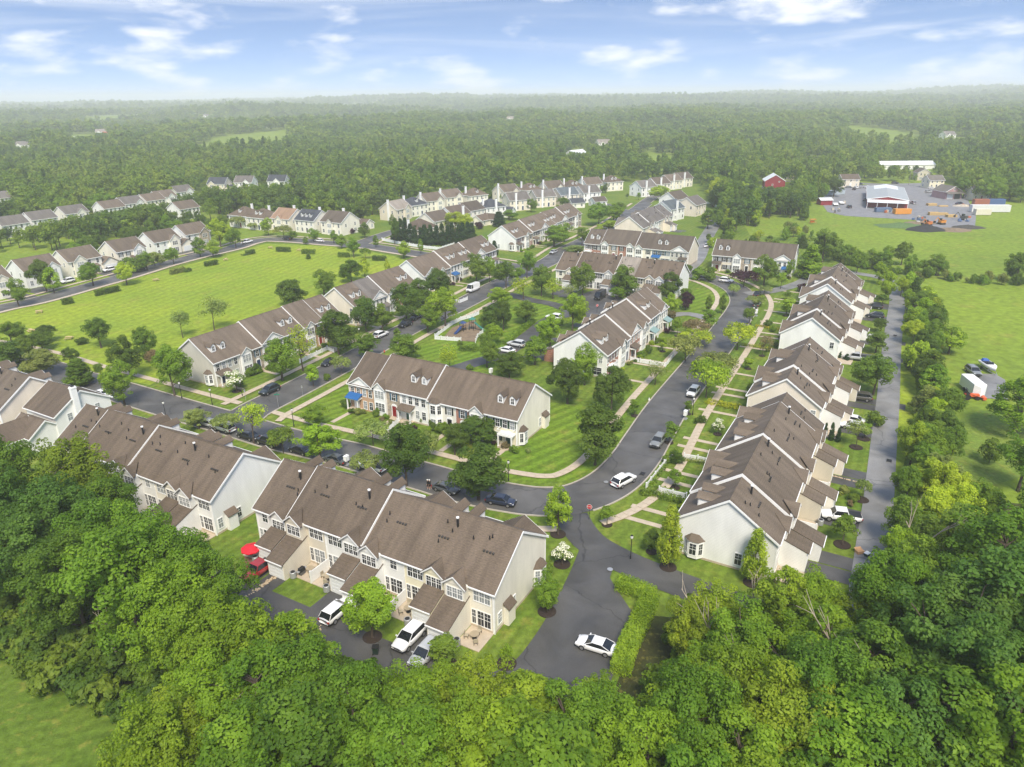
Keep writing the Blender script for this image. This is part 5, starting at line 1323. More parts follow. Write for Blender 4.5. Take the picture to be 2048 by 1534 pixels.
# lawn and field side
for a in [('dense', 588, 613, 560, 58, 'dark'), ('maple', 649, 592, 540, 50, 'mid'), ('dense', 703, 564, 521, 44, 'dark'), ('young', 730, 554, 516, 20, 'lime'), ('sparse', 429, 661, 592, 60, 'pale'), ('sparse', 366, 676, 620, 46, 'pale'), ('maple', 203, 696, 638, 54, 'mid'), ('maple', 292, 719, 656, 48, 'mid'), ('maple', 262, 757, 676, 70, 'dark'), ('maple', 350, 792, 694, 72, 'green'), ('maple', 250, 812, 724, 68, 'green'), ('fir', 162, 770, 719, 52, 'mid'), ('maple', 142, 730, 696, 32, 'dark'), ('small', 203, 755, 727, 20, 'mid'), ('dense', 84, 752, 701, 68, 'olive'), ('dense', 28, 745, 684, 68, 'dark'), ('dense', -20, 740, 676, 68, 'dark'), ('maple', 25, 690, 646, 52, 'mid'), ('maple', 86, 700, 663, 44, 'mid'), ('maple', 96, 684, 651, 44, 'dark'), ('maple', 60, 715, 670, 50, 'mid'), ('scrub', 162, 690, 676, 26, 'dark'), ('scrub', 305, 725, 700, 32, 'brown')]:
    S(*a, name='lawn_tree')
# along the far street round the field
for a in [('maple', 38, 613, 558, 44, 'green'), ('dense', 94, 584, 521, 50, 'dark'), ('young', 109, 587, 536, 30, 'bright'), ('maple', 187, 572, 526, 44, 'green'), ('maple', 254, 570, 525, 42, 'lime'), ('maple', 295, 541, 503, 30, 'green'), ('maple', 348, 529, 496, 30, 'green'), ('young', 401, 514, 475, 26, 'green'), ('maple', 427, 515, 482, 32, 'bright'), ('maple', 472, 496, 458, 32, 'green'), ('maple', 442, 494, 438, 42, 'lime'), ('scrub', 310, 533, 505, 40, 'olive'), ('scrub', 265, 545, 515, 44, 'mid'),
          ('maple', 708, 515, 474, 28, 'green'), ('maple', 684, 497, 469, 24, 'green'), ('umbrella', 731, 518, 496, 22, 'mid'), ('young', 612, 489, 474, 12, 'green'), ('fir', 617, 518, 507, 10, 'dark'), ('young', 752, 495, 471, 12, 'green'), ('maple', 668, 487, 461, 17, 'green'), ('maple', 627, 483, 457, 26, 'green'), ('maple', 586, 481, 461, 17, 'green'), ('maple', 537, 472, 436, 28, 'bright'), ('umbrella', 568, 475, 451, 36, 'olive'), ('umbrella', 478, 457, 433, 34, 'olive'), ('umbrella', 509, 460, 445, 26, 'pale'), ('maple', 730, 476, 445, 24, 'dark'), ('bush', 705, 467, 456, 14, 'purple'), ('maple', 808, 517, 483, 28, 'bright'), ('young', 842, 508, 478, 11, 'green'), ('maple', 790, 490, 430, 22, 'dark'), ('young', 776, 560, 518, 12, 'lime')]:
    S(*a, name='street_tree')
# behind and before the central rows
for a in [('dense', 1007, 661, 600, 34, 'dark'), ('dense', 981, 656, 613, 44, 'dark'), ('maple', 1052, 646, 602, 48, 'mid'), ('maple', 1145, 663, 589, 54, 'bright'), ('airy', 1144, 600, 570, 34, 'pale'), ('maple', 984, 689, 648, 40, 'bright'), ('maple', 974, 735, 672, 56, 'mid'), ('maple', 1100, 699, 631, 54, 'bright'), ('young', 1070, 730, 674, 44, 'green'), ('dense', 1019, 757, 707, 60, 'dark'), ('maple', 1169, 770, 689, 62, 'green'), ('dense', 1135, 808, 722, 74, 'dark'), ('dense', 1222, 824, 735, 68, 'dark'), ('dense', 1190, 930, 815, 92, 'dark'), ('sparse', 900, 745, 690, 46, 'lime'),
          ('dense', 1165, 592, 527, 46, 'mid'), ('dense', 1248, 594, 532, 50, 'mid'), ('dense', 1337, 598, 546, 44, 'dark'), ('dense', 1371, 620, 585, 27, 'purple'), ('maple', 1342, 628, 588, 40, 'bright'), ('maple', 1232, 600, 575, 34, 'green'),
          ('umbrella', 1370, 722, 672, 70, 'olive'), ('umbrella', 1390, 692, 662, 66, 'lime'), ('umbrella', 1392, 672, 640, 52, 'brown'), ('small', 1354, 672, 636, 22, 'green'), ('small', 1417, 655, 620, 28, 'green'), ('young', 1416, 626, 592, 13, 'mid'), ('young', 1443, 628, 590, 15, 'mid'), ('umbrella', 1466, 592, 568, 26, 'pale'), ('small', 1325, 703, 676, 22, 'bright'), ('sparse', 1310, 770, 722, 46, 'olive'), ('small', 1270, 832, 800, 22, 'green'), ('maple', 1355, 580, 540, 30, 'green'),
          ('umbrella', 1474, 700, 648, 64, 'lime'), ('umbrella', 1412, 795, 722, 84, 'bright'), ('umbrella', 1428, 752, 708, 80, 'olive'), ('small', 1498, 648, 616, 26, 'mid'), ('umbrella', 1510, 612, 592, 36, 'pale'), ('umbrella', 1528, 588, 572, 30, 'pale'), ('small', 1571, 632, 600, 36, 'bright'), ('small', 1573, 600, 582, 16, 'mid'), ('sparse', 1524, 712, 670, 40, 'brown'), ('small', 1496, 738, 718, 20, 'bright'), ('bush', 1545, 664, 650, 14, 'green'), ('dogwood', 1435, 869, 838, 24, 'green'), ('small', 1374, 828, 803, 17, 'mid'), ('small', 1338, 886, 845, 34, 'mid'), ('small', 1350, 976, 940, 32, 'green'), ('scrub', 1352, 928, 901, 28, 'dark'), ('small', 1214, 1050, 1016, 32, 'green'), ('maple', 1303, 1104, 1058, 36, 'dark')]:
    S(*a, name='garden_tree', ring=(0.8 if a[0] in ('small', 'dogwood') or a[1] in (1303, 1524) else 0))
for a in [('young', 1116, 1069, 976, 52, 'bright'), ('taper', 1336, 1135, 1014, 48, 'lime'), ('taper', 1504, 1166, 1061, 48, 'lime'), ('dogwood', 1124, 1129, 1091, 40, 'mid'), ('maple', 1094, 1224, 1146, 58, 'green'), ('small', 1013, 1328, 1290, 24, 'bright'), ('dense', 745, 1275, 1163, 102, 'bright'), ('small', 895, 1330, 1277, 62, 'mid'), ('small', 1684, 1090, 1035, 48, 'mid'), ('sparse', 1712, 895, 838, 46, 'pale'), ('umbrella', 1722, 1000, 960, 30, 'pale'), ('small', 1727, 878, 848, 22, 'green')]:
    S(*a, name='lawn_tree', ring=1.15)
for a in [('maple', 1746, 790, 712, 80, 'mid'), ('small', 1751, 706, 664, 42, 'mid'), ('small', 1761, 665, 638, 32, 'dark'), ('maple', 1769, 600, 544, 38, 'bright'), ('maple', 1756, 569, 524, 28, 'bright'), ('small', 1764, 610, 590, 28, 'dark'), ('fir', 1618, 556, 491, 50, 'bright'), ('maple', 1644, 524, 459, 58, 'mid'), ('fir', 1604, 496, 470, 20, 'dark'), ('maple', 1713, 546, 503, 28, 'green'), ('maple', 1527, 572, 511, 48, 'mid'), ('umbrella', 1487, 574, 541, 56, 'purple'), ('small', 1561, 578, 545, 22, 'bright'), ('maple', 1580, 560, 520, 18, 'green'), ('small', 1510, 560, 535, 20, 'green'), ('cedar', 1650, 868, 846, 9, 'cedar'), ('cedar', 1661, 881, 846, 11, 'cedar'), ('cedar', 1675, 884, 856, 10, 'cedar'), ('bush', 1743, 850, 824, 38, 'mid'), ('bush', 1707, 1003, 988, 24, 'mid'), ('bush', 1685, 990, 972, 20, 'olive'), ('cedar', 1680, 716, 700, 9, 'cedar'), ('cedar', 1693, 720, 708, 11, 'cedar'),
          ('cedar', 989, 511, 482, 15, 'cedar'), ('cedar', 998, 453, 424, 26, 'cedar'), ('bush', 957, 458, 444, 18, 'purple'), ('maple', 911, 465, 425, 62, 'lime'), ('maple', 1018, 440, 420, 34, 'green'), ('maple', 1062, 425, 398, 24, 'mid'), ('maple', 1125, 415, 395, 26, 'mid'), ('maple', 1237, 432, 405, 34, 'mid'), ('maple', 1320, 400, 372, 44, 'lime'), ('small', 1277, 400, 385, 9, 'green'), ('small', 1254, 398, 387, 7, 'dark')]:
    S(*a, name='garden_tree')
# conifer screen
for k, (x, y, t) in enumerate([(797, 482, 445), (803, 482, 438), (812, 484, 436), (822, 485, 448), (832, 485, 452), (842, 487, 455), (850, 488, 450), (862, 489, 450), (874, 490, 452), (885, 491, 448), (896, 491, 452), (905, 486, 446), (918, 490, 450), (926, 488, 446), (936, 482, 444), (944, 478, 446), (856, 492, 458), (830, 488, 456), (790, 480, 448)]):
    S('cedar', x, y, t, 16, 'cedar', 'screen_conifer', 'blackish conifer in the tall evergreen screen')
# shrubs at the fronts of the houses
for (x, y, w_, t) in [(478, 772, 24, 'mid'), (502, 752, 20, 'mid'), (513, 745, 22, 'dark'), (690, 815, 20, 'dark'), (755, 830, 18, 'mid'), (852, 848, 22, 'mid'), (868, 858, 24, 'dark'), (884, 868, 26, 'mid'), (895, 860, 22, 'green'), (1012, 898, 18, 'brown'), (1028, 906, 20, 'mid'), (920, 690, 12, 'mid'), (1095, 1145, 24, 'mid'), (1283, 716, 18, 'mid'), (1297, 706, 20, 'dark'), (1340, 640, 24, 'brown'), (1372, 598, 26, 'mid'), (1420, 562, 34, 'mid'), (1395, 560, 30, 'green'), (1376, 545, 20, 'dark'), (1536, 655, 18, 'dark'), (1605, 585, 22, 'purple'), (826, 838, 14, 'mid'), (765, 843, 12, 'brown'), (940, 740, 14, 'green'), (1160, 640, 18, 'lime'), (1120, 650, 16, 'green'), (1700, 1012, 14, 'brown'), (1330, 925, 18, 'mid'), (1400, 848, 22, 'dark'), (1055, 905, 12, 'pale'), (655, 760, 16, 'mid'), (1090, 560, 18, 'green')]:
    S('bush', x, y, y - w_ * 0.8, w_, t, 'garden_shrub')
S('dogwood', 474, 783, 742, 40, 'green', 'flowering_dogwood', 'white-flowering dogwood on the corner lawn', 1.0)
for x, y, r_, c_ in FOUND:
    tree_w('bush', x, y, r_ * 1.5, r_, jit(TC[c_]), 'foundation_shrub', 'low ' + dict(mid='green', dark='dark green', green='fresh green', olive='olive', bright='bright green', purple='purple', lime='yellow-green')[c_] + ' shrub against the house fronts', cat='bush')

# ================================================================== hedges, woods, far country
def hedge(pxs, wid, hgt, tint, label, name='hedge', leaf=0.12, dens=1.0, world=None, group=None, crisp=False):
    pts = world or [W(x, y) for x, y in pxs]
    c = catmull(pts, 0.5) if len(pts) > 2 else [pts[0].lerp(pts[1], k / max(2, int((pts[1] - pts[0]).length / 0.5))) for k in range(max(2, int((pts[1] - pts[0]).length / 0.5)) + 1)]
    o0 = c[len(c) // 2]
    cl = []; rr = random.Random(int(abs(o0.x * 13 + o0.y * 7)))
    tn = tangents(c)
    for p, t in zip(c, tn):
        nn = Vector((-t.y, t.x))
        for k in range(max(2, int(wid / 0.5) + 1)):
            for lv in range(max(1, int(hgt / 0.55))):
                q = p + nn * (wid * ((k + 0.5) / max(2, int(wid / 0.5) + 1) - 0.5)) + Vector((rr.uniform(-.15, .15), rr.uniform(-.15, .15))) * (0.2 if crisp else 1)
                cl.append((q.x - o0.x, q.y - o0.y, 0.25 + lv * 0.55 * (hgt / (0.55 * max(1, int(hgt / 0.55)))) * 0.92 + (0 if crisp else rr.uniform(-.08, .08)), 0.36 if crisp else 0.42, rr.random() * (0.6 if crisp else 1) + (0.2 if crisp else 0)))
    me = leaves_mesh('hedge', cl, int(26 * dens), leaf, len(cl), [M_LEAF], up=0.6)
    o = add(name, me, None, (o0.x, o0.y, 0), color=TC[tint] if isinstance(tint, str) else tint)
    return tag(o, label, 'hedge', group)
hedge([(1238, 1176), (1268, 1186), (1302, 1202)], 2.2, 1.9, 'bright', 'clipped bright hedge turning the corner of the parking court', leaf=0.08, dens=2.6, crisp=True)
hedge([(1300, 1206), (1278, 1255), (1256, 1300), (1240, 1350)], 2.2, 1.9, 'bright', 'long clipped hedge beside the parked white coupe', leaf=0.08, dens=2.6, crisp=True)
hedge([(1284, 988), (1330, 998), (1376, 1010)], 1.2, 1.1, 'mid', 'dark clipped hedge below the white curved fence')
hedge([(1300, 972), (1340, 985), (1380, 992)], 0.9, 0.9, 'green', 'low hedge inside the white curved fence')
hedge([(1352, 905), (1326, 938), (1302, 970)], 0.8, 0.8, 'mid', 'low planting along the white curved fence by the sidewalk')
hedge([(1362, 920), (1422, 930)], 0.9, 0.8, 'olive', 'flowering border along the back of the white fence')
hedge([(1411, 808), (1477, 820)], 0.8, 0.55, (0.42, 0.44, 0.02), 'yellow-leaved border beside a front walk', 'border_planting')
hedge([(1416, 803), (1480, 814)], 0.7, 0.5, (0.42, 0.44, 0.03), 'second yellow-leaved border on the same front walk', 'border_planting')
hedge([(1512, 653), (1558, 660)], 0.9, 0.6, (0.45, 0.42, 0.02), 'yellow flowering border higher up the row fronts', 'border_planting')
hedge([(1487, 692), (1548, 700)], 0.8, 0.6, (0.36, 0.40, 0.03), 'yellow-green border beneath the brown leafless tree', 'border_planting')
hedge([(1066, 646), (1030, 672), (1010, 690)], 1.6, 1.3, 'green', 'flower-dotted hedge along the rear alley of the white-gabled row')
hedge([(920, 700), (950, 702)], 1.8, 1.6, 'mid', 'dark rounded hedge at the playground gate')
hedge([(905, 862), (925, 872), (935, 890)], 0.9, 0.7, 'lime', 'yellow-green planting by a front walk of the blue-porch row', 'border_planting')
fa = lambda x, y: (x / 3.938, 440 + y / 3.938)
fb = lambda x, y: (400 + x / 5.12, 330 + y / 5.12)
for k, (a, b, h_, t) in enumerate([(fa(500, 668), fa(572, 655), 2.0, 'dark'), (fa(762, 598), fa(935, 560), 2.0, 'dark'), (fa(1345, 430), fa(1455, 408), 2.0, 'olive'), (fa(1455, 412), fa(1500, 402), 1.2, 'dark'), (fa(1618, 366), fa(1710, 350), 1.9, 'dark'), (fa(1945, 276), fa(2003, 265), 2.0, 'dark'), (fa(1912, 282), fa(1948, 276), 0.9, 'dark'), (fb(790, 885), fb(920, 890), 2.1, 'dark'), (fb(1052, 908), fb(1170, 912), 2.0, 'mid'), (fb(1420, 942), fb(1522, 944), 1.9, 'mid'), (fb(1775, 978), fb(1900, 980), 2.1, 'dark')]):
    pa, pb = W(*a), W(*b)
    hedge(None, 1.6, h_, t, ('clipped hedge block on the playing field', 'low end clump of a hedge on the playing field')[h_ < 1.5], world=[pa, pb], leaf=0.16, group='hedge blocks on the field')
# ---- foreground woods: crown centre pixel, height, radius, tint
FW = [(40, 940, 17, 6, 0), (140, 945, 16, 6, 5), (205, 1005, 14, 5, 0), (90, 1030, 17, 6.5, 4), (200, 1060, 17, 6, 0), (278, 1085, 15, 5.5, 1), (345, 1140, 14.5, 5.4, 1), (40, 1110, 15, 6, 4), (140, 1150, 15, 6, 0), (250, 1160, 17, 6.5, 1), (340, 1210, 16, 6, 2), (430, 1190, 13, 4.8, 1), (400, 1270, 14, 5.5, 2), (-40, 1010, 17, 6.5, 4), (-60, 930, 16, 6, 0), (-120, 1100, 16, 6.5, 4),
      (480, 1300, 13, 4.8, 2), (585, 1300, 12, 4.6, 2), (640, 1375, 13, 5, 1), (520, 1390, 14, 5.5, 1), (420, 1390, 12, 5, 2), (350, 1440, 11, 4.8, 3), (300, 1500, 12, 5, 2), (710, 1430, 14, 5, 1), (600, 1460, 15, 6, 0), (480, 1490, 14, 5.5, 1), (790, 1480, 14, 5, 1), (830, 1410, 11, 4.2, 2),
      (890, 1395, 12, 4.4, 2), (960, 1395, 12, 4.4, 3), (1050, 1420, 11, 4.2, 3), (930, 1480, 14, 5.2, 2), (1030, 1495, 14, 5.4, 2), (1130, 1450, 12, 4.5, 1), (1195, 1392, 9, 3.2, 2), (1215, 1470, 12, 4.4, 1), (1100, 1530, 15, 6, 1), (820, 1530, 15, 6, 1),
      (1335, 1435, 11, 4.0, 2), (1392, 1242, 11, 3.6, 3), (1440, 1225, 11, 4.0, 3), (1405, 1345, 12, 4.4, 2), (1480, 1290, 12, 4.6, 1), (1555, 1205, 11, 4.2, 3), (1620, 1195, 11, 4.2, 2), (1480, 1400, 13, 5, 2), (1395, 1460, 14, 5.4, 1), (1560, 1330, 13, 4.8, 2), (1640, 1290, 12, 4.6, 2), (1560, 1440, 14, 5.4, 3), (1650, 1400, 15, 5.5, 0), (1722, 1245, 9, 3.6, 3), (1740, 1340, 15, 5.5, 0), (1800, 1200, 14, 5, 1), (1880, 1180, 15, 6, 0), (1850, 1300, 16, 6, 4), (1950, 1250, 17, 6.5, 4), (2000, 1120, 16, 6.5, 0), (2060, 1220, 18, 7, 4), (1980, 1350, 18, 7, 4), (1900, 1420, 17, 6, 0), (1800, 1440, 15, 6, 4), (1720, 1480, 14, 5.5, 1), (2030, 1460, 17, 6.5, 2), (1640, 1500, 14, 5.5, 1), (1300, 1510, 14, 5.5, 2), (1480, 1520, 14, 5.5, 2), (2090, 1060, 15, 6, 0), (2120, 1340, 17, 7, 4),
      (2050, 790, 12, 6.2, 2), (2060, 900, 11, 5.0, 1), (2110, 1000, 14, 6, 1)]
ANCH = [W(x, y, z).to_tuple() + (ph,) for x, y, z, ph in [(60, 1240, 0, 'the grass corner'), (260, 1320, 3, 'the leaning dead limbs'), (405, 1260, 4, 'the broken pale snag'), (452, 1490, 4, 'the forked dead tree'), (1400, 1320, 3, 'the bare pale stems'), (1515, 1260, 3, 'the thin dead stems'), (1700, 1400, 3, 'the branching bare tree'), (1470, 1440, 3, 'the bleached snag'), (2010, 1400, 4, 'the curving bare trunk'), (1850, 1110, 4, 'the bare hedgerow branches'), (905, 1470, 5, 'the grey dead twigs'), (522, 1146, 0, 'the red pickup'), (820, 1283, 0, 'the white SUV on the drive'), (676, 1231, 0, 'the white SUV by the round tree'), (1192, 1299, 0, 'the white coupe'), (1270, 1260, 0, 'the long clipped hedge'), (1504, 1166, 0, 'the tapering young tree'), (1735, 1180, 0, 'the foot of the alley'), (440, 1055, 0, 'the blank white end wall'), (300, 1010, 0, 'the rear wall of the brown-roofed row'), (120, 900, 0, 'the low rear garages'), (2100, 1050, 0, 'the meadow corner'), (1640, 1260, 0, 'the lower alley bend'), (2000, 800, 0, 'the boat trailer')]]
for (x, y, h, r, c) in FW:
    p = W(x, y, h * 0.66)
    near = sorted(ANCH, key=lambda q: math.hypot(q[0] - p.x, q[1] - p.y))
    kd = rnd.choice(('oak', 'oak', 'ash', 'ash', 'poplar')) if x > 450 else rnd.choice(('oak', 'oak', 'oak', 'ash'))
    lk = dict(oak='broad ', ash='loose-crowned ', poplar='upright ')[kd] + ('green', 'fresh green', 'bright green', 'yellow-green', 'deep green', 'mid green')[c] + ' tree between ' + near[0][2] + ' and ' + near[1][2]
    tree_w(kd, p.x, p.y, h * rnd.uniform(0.88, 1.06), r * rnd.uniform(0.76, 0.9), jit(G_OAK[c], 0.12), 'woodland_tree', None, fixed=' '.join(lk.split()[:16]), group='foreground wood')
for k in range(44):                             # nearest rank under the camera
    x = -34 + 80 * rnd.random(); y = 22 + 15 * rnd.random(); h = rnd.uniform(11, 15)
    if PX(x, y, h)[1] > 1620: continue
    tree_w(rnd.choice(('oak', 'ash', 'ash', 'poplar')), x, y, h, rnd.uniform(3.6, 4.8), jit(G_OAK[rnd.choice((0, 1, 2, 5))], 0.1), 'woodland_tree', None, fixed='tall tree in the near rank of the wood under the viewpoint', group='foreground wood')
# ---- hedgerow between the alley and the meadow: crown centre, height, radius
HR = [(1832, 575, 7, 1.9, 'dark', 'fir'), (1818, 600, 7, 2.2, 'bright', 'maple'), (1805, 572, 6, 2.0, 'lime', 'maple'), (1842, 618, 6, 1.9, 'purple', 'maple'), (1825, 640, 7, 2.3, 'bright', 'young'), (1869, 635, 8, 2.8, 'mid', 'maple'), (1846, 650, 8, 2.4, 'green', 'maple'), (1842, 690, 8, 2.6, 'dark', 'fir'), (1869, 668, 8, 2.8, 'mid', 'maple'), (1857, 700, 8, 2.7, 'dark', 'maple'), (1872, 690, 7, 2.2, 'green', 'maple'), (1833, 715, 6, 2.0, 'dark', 'fir'),
      (1853, 800, 6, 2.6, 'olive', 'fir'), (1869, 824, 6, 2.3, 'bright', 'maple'), (1830, 882, 8, 2.8, 'bright', 'maple'), (1895, 855, 7, 2.7, 'dark', 'maple'), (1870, 900, 8, 2.8, 'green', 'maple'), (1908, 888, 7, 2.6, 'mid', 'maple'), (1850, 925, 7, 2.6, 'green', 'maple'), (1818, 972, 7, 2.5, 'green', 'maple'), (1885, 975, 9, 3.2, 'lime', 'maple'), (1865, 1030, 9, 3.2, 'lime', 'maple'), (1915, 1020, 9, 3.0, 'lime', 'maple'), (1812, 1042, 8, 2.9, 'mid', 'maple'), (1790, 1105, 8, 2.8, 'bright', 'maple'), (1850, 1090, 9, 3.2, 'mid', 'maple'), (1920, 1080, 11, 4, 'mid', 'maple'), (1786, 1150, 8, 2.6, 'green', 'maple'), (1830, 1140, 10, 3.4, 'green', 'maple'), (1752, 1215, 7, 2.4, 'lime', 'maple'), (1985, 900, 4.5, 1.9, 'mid', 'scrub'), (1960, 1010, 8, 3, 'green', 'maple')]
for (x, y, h, r, c, kd) in HR:
    p = W(x, y, h * 0.55); tree_w(kd, p.x, p.y, h, r, jit(TC[c]), 'hedgerow_tree', c + ' ' + ('tapering conifer' if kd == 'fir' else 'bushy tree') + ' in the hedgerow beside the alley')
for k, (x, y) in enumerate(((1844, 738), (1846, 758), (1844, 776))):
    p = W(x, y); hedge(None, 2.0, 2.2, 'lime', 'square-clipped bright bush in the alley hedgerow', 'clipped_bush', world=[p - UD * 1.0, p + UD * 1.0], group='square-clipped hedgerow bushes')
# ---- the woods
def pxpoly(*p): return [W(x, y) for x, y in p]
OPEN = [pxpoly((-500, 1700), (-500, 590), (0, 548), (120, 520), (250, 492), (330, 472), (430, 440), (455, 444), (560, 448), (700, 452), (770, 446), (800, 418), (850, 400), (900, 391), (1000, 382), (1100, 374), (1240, 364), (1300, 364), (1385, 357), (1420, 385), (1440, 420), (1450, 480), (1640, 505), (1800, 545), (2100, 560), (2600, 800), (2600, 1700)),
        pxpoly((1440, 490), (1560, 430), (1590, 440), (1625, 420), (1640, 398), (1660, 372), (1740, 366), (1890, 366), (1930, 392), (1950, 402), (2040, 408), (2400, 430), (2400, 620), (1900, 570), (1640, 520)),
        pxpoly((345, 312), (440, 283), (575, 271), (590, 292), (560, 308), (430, 318)),
        pxpoly((1683, 265), (1700, 262), (1830, 275), (1855, 292), (1790, 302), (1715, 293)), pxpoly((1840, 288), (1900, 286), (2010, 296), (1990, 304), (1860, 300)),
        pxpoly((1262, 312), (1300, 306), (1356, 312), (1358, 342), (1280, 346)), pxpoly((1745, 338), (1870, 338), (1880, 356), (1750, 356)), pxpoly((1590, 330), (1640, 318), (1660, 340), (1610, 350)),
        pxpoly((140, 297), (200, 292), (200, 284), (140, 284)), pxpoly((195, 282), (330, 276), (330, 268), (195, 270)), pxpoly((1135, 318), (1175, 314), (1170, 304), (1140, 304)), pxpoly((470, 216), (520, 214), (540, 210), (470, 210)), pxpoly((180, 392), (215, 388), (210, 378), (185, 380)), pxpoly((340, 420), (470, 395), (580, 385), (580, 372), (420, 378), (380, 392))]
VIEWED = [(o.location.x, o.location.y, 7.5, 4.3 if o['category'] == 'house' else 1.4) for o in COL.objects if o.parent is None and o.get('category') in ('house', 'garage')]
for x_, y_, hw_, zv in [(1549, 374, 9, 0.3), (1790, 336, 12, 2.5), (1830, 336, 14, 2.5), (1868, 368, 6, 1), (1846, 356, 6, 3), (1152, 312, 11, 4), (1775, 380, 20, 0), (1897, 396, 8, 0), (1978, 425, 12, 0), (1650, 408, 6, 0.5)]:
    q_ = W(x_, y_); VIEWED.append((q_.x, q_.y, hw_, zv))
for x_, y_ in ((165, 287), (222, 276)):
    q_ = WT(x_, y_); VIEWED.append((q_.x, q_.y, 16, 4 + terrain(q_.x, q_.y)))
VIEWED = [(x_, y_, hw_, zv, math.hypot(x_, y_)) for x_, y_, hw_, zv in VIEWED]
def cap(x, y, h, r=4.0):
    """trees in front of a house that the photograph shows stay low enough to leave it in view"""
    d = math.hypot(x, y)
    for hx, hy, hw, zv, hd in VIEWED:
        if d >= hd or hd - d > (330 if hd > 700 else 130): continue
        if abs((x * hy - y * hx) / hd) > hw + r * 0.7: continue
        zz = zv + (terrain(hx, hy) if hd > 650 else 0)
        h = min(h, zz + (CAM_H - zz) * (hd - d) / hd - (terrain(x, y) if d > 650 else 0))
    return h
def wooded(x, y):
    v = Vector((x, y))
    if any(in_poly(v, q) for q in OPEN): return False
    d = v.length
    if d < 800:
        for (lx, ly, lr, ph, Mx_, dd) in LANDMARKS:
            if abs(lx - x) < lr + 6 and abs(ly - y) < lr + 6 and (Vector((lx, ly)) - v).length < lr + 4.5: return False
        for o_ in HOUSE_XY:
            if abs(o_[0] - x) < 13 and abs(o_[1] - y) < 13 and math.hypot(o_[0] - x, o_[1] - y) < 12.5: return False
    else:
        for o_ in FAR_XY:
            if abs(o_[0] - x) < 24 and -70 < y - o_[1] < 14: return False      # open ground in front of far farmsteads
    if d > 900 and mnoise.noise(Vector((x / 300 + 9, y / 620, 3.1))) > 0.36: return False
    return True
HOUSE_XY = [(o.location.x, o.location.y) for o in COL.objects if o.parent is None and o.get('category') in ('house', 'garage')]
FAR_XY = [q for q in HOUSE_XY if math.hypot(*q) > 700]
# ---- scrubby belt between the meadows and round the barn
def belt(pxs, n, h0, h1, kinds, cols, name, look, spreadm=2.0, seed=5):
    rr = random.Random(seed); c = catmull([W(x, y) for x, y in pxs], 3.0)
    for k in range(n):
        q = c[int(rr.random() * (len(c) - 1))] + Vector((rr.gauss(0, spreadm), rr.gauss(0, spreadm)))
        h = cap(q.x, q.y, rr.uniform(h0, h1)); kd = rr.choice(kinds); cc = rr.choice(cols)
        if h < 1.2: continue
        tree_w(kd, q.x, q.y, h, h * rr.uniform(0.34, 0.5) if kd not in ('fir', 'cedar') else h * 0.26, jit(TC[cc]), name, cc + ' ' + look, cat='bush' if kd == 'scrub' else 'tree')
belt([(1640, 505), (1700, 530), (1800, 550), (1870, 556), (1950, 566), (2080, 572)], 84, 1.8, 4.0, ['scrub'], ['mid', 'olive', 'green', 'dark'], 'hedgerow_shrub', 'shrub in the hedge between the two meadows', 1.2)
for (x, y, t, w_, c) in [(1871, 551, 508, 40, 'mid'), (2030, 566, 506, 46, 'mid'), (1802, 530, 485, 36, 'mid'), (1770, 528, 492, 30, 'green'), (1700, 520, 498, 34, 'olive'), (1845, 545, 520, 26, 'green')]:
    S('maple', x, y, t, w_, c, 'hedgerow_tree', TC and c + ' tree standing in the hedge between the two meadows')
belt([(1806, 566), (1840, 610), (1852, 660), (1852, 720), (1850, 790), (1858, 840), (1862, 900), (1860, 960), (1850, 1020)], 46, 3.5, 8.0, ['scrub', 'maple', 'maple', 'young'], ['green', 'mid', 'bright', 'dark', 'lime', 'olive'], 'hedgerow_tree', 'bushy tree in the hedgerow beside the alley', 1.6, 15)
belt([(1690, 520), (1790, 545), (1880, 553), (1960, 562), (2060, 568)], 10, 4.5, 7.5, ['maple'], ['green', 'mid'], 'hedgerow_tree', 'tree standing in the hedge between the two meadows', 1.0, 16)
belt([(1448, 450), (1490, 445), (1530, 445), (1560, 430), (1610, 430)], 26, 5.5, 9.5, ['maple', 'maple', 'scrub', 'fir', 'young'], ['green', 'mid', 'bright', 'dark', 'lime'], 'thicket_tree', 'tree in the thicket beside the barn meadow', 9, 8)
belt([(1450, 490), (1500, 492), (1560, 480), (1600, 470)], 24, 2.5, 5.5, ['scrub', 'scrub', 'small', 'cedar'], ['green', 'mid', 'lime', 'olive', 'dark'], 'thicket_shrub', 'shrub in the thicket beside the barn meadow', 6, 9)
belt([(1440, 420), (1470, 395), (1500, 385), (1540, 395)], 18, 8, 14, ['fir', 'maple', 'maple', 'oak'], ['dark', 'mid', 'green', 'lime'], 'thicket_tree', 'tall tree behind the thicket near the red barn', 8, 10)
belt([(1570, 395), (1600, 392), (1620, 400), (1610, 425)], 12, 8, 13, ['maple', 'oak'], ['green', 'mid', 'dark', 'bright'], 'farm_tree', 'tree between the red barn and the gravel yard', 5, 11)
belt([(1930, 402), (1970, 398), (2010, 395), (2060, 405)], 14, 9, 15, ['oak', 'maple'], ['mid', 'dark', 'green'], 'farm_tree', 'tree behind the white trailer and farmhouse', 9, 12)
belt([(1690, 358), (1740, 352), (1780, 350), (1830, 356), (1900, 360)], 14, 8, 13, ['oak', 'maple'], ['mid', 'dark', 'green'], 'farm_tree', 'tree across the road from the gravel yard', 8, 13)
belt([(795, 428), (850, 412), (905, 402), (960, 398), (1020, 398), (1080, 392), (1150, 388), (1210, 384)], 40, 3.5, 8, ['maple', 'dense', 'small'], ['dark', 'mid', 'green', 'bright'], 'garden_tree', 'garden tree among the two rows of detached houses', 5, 17)
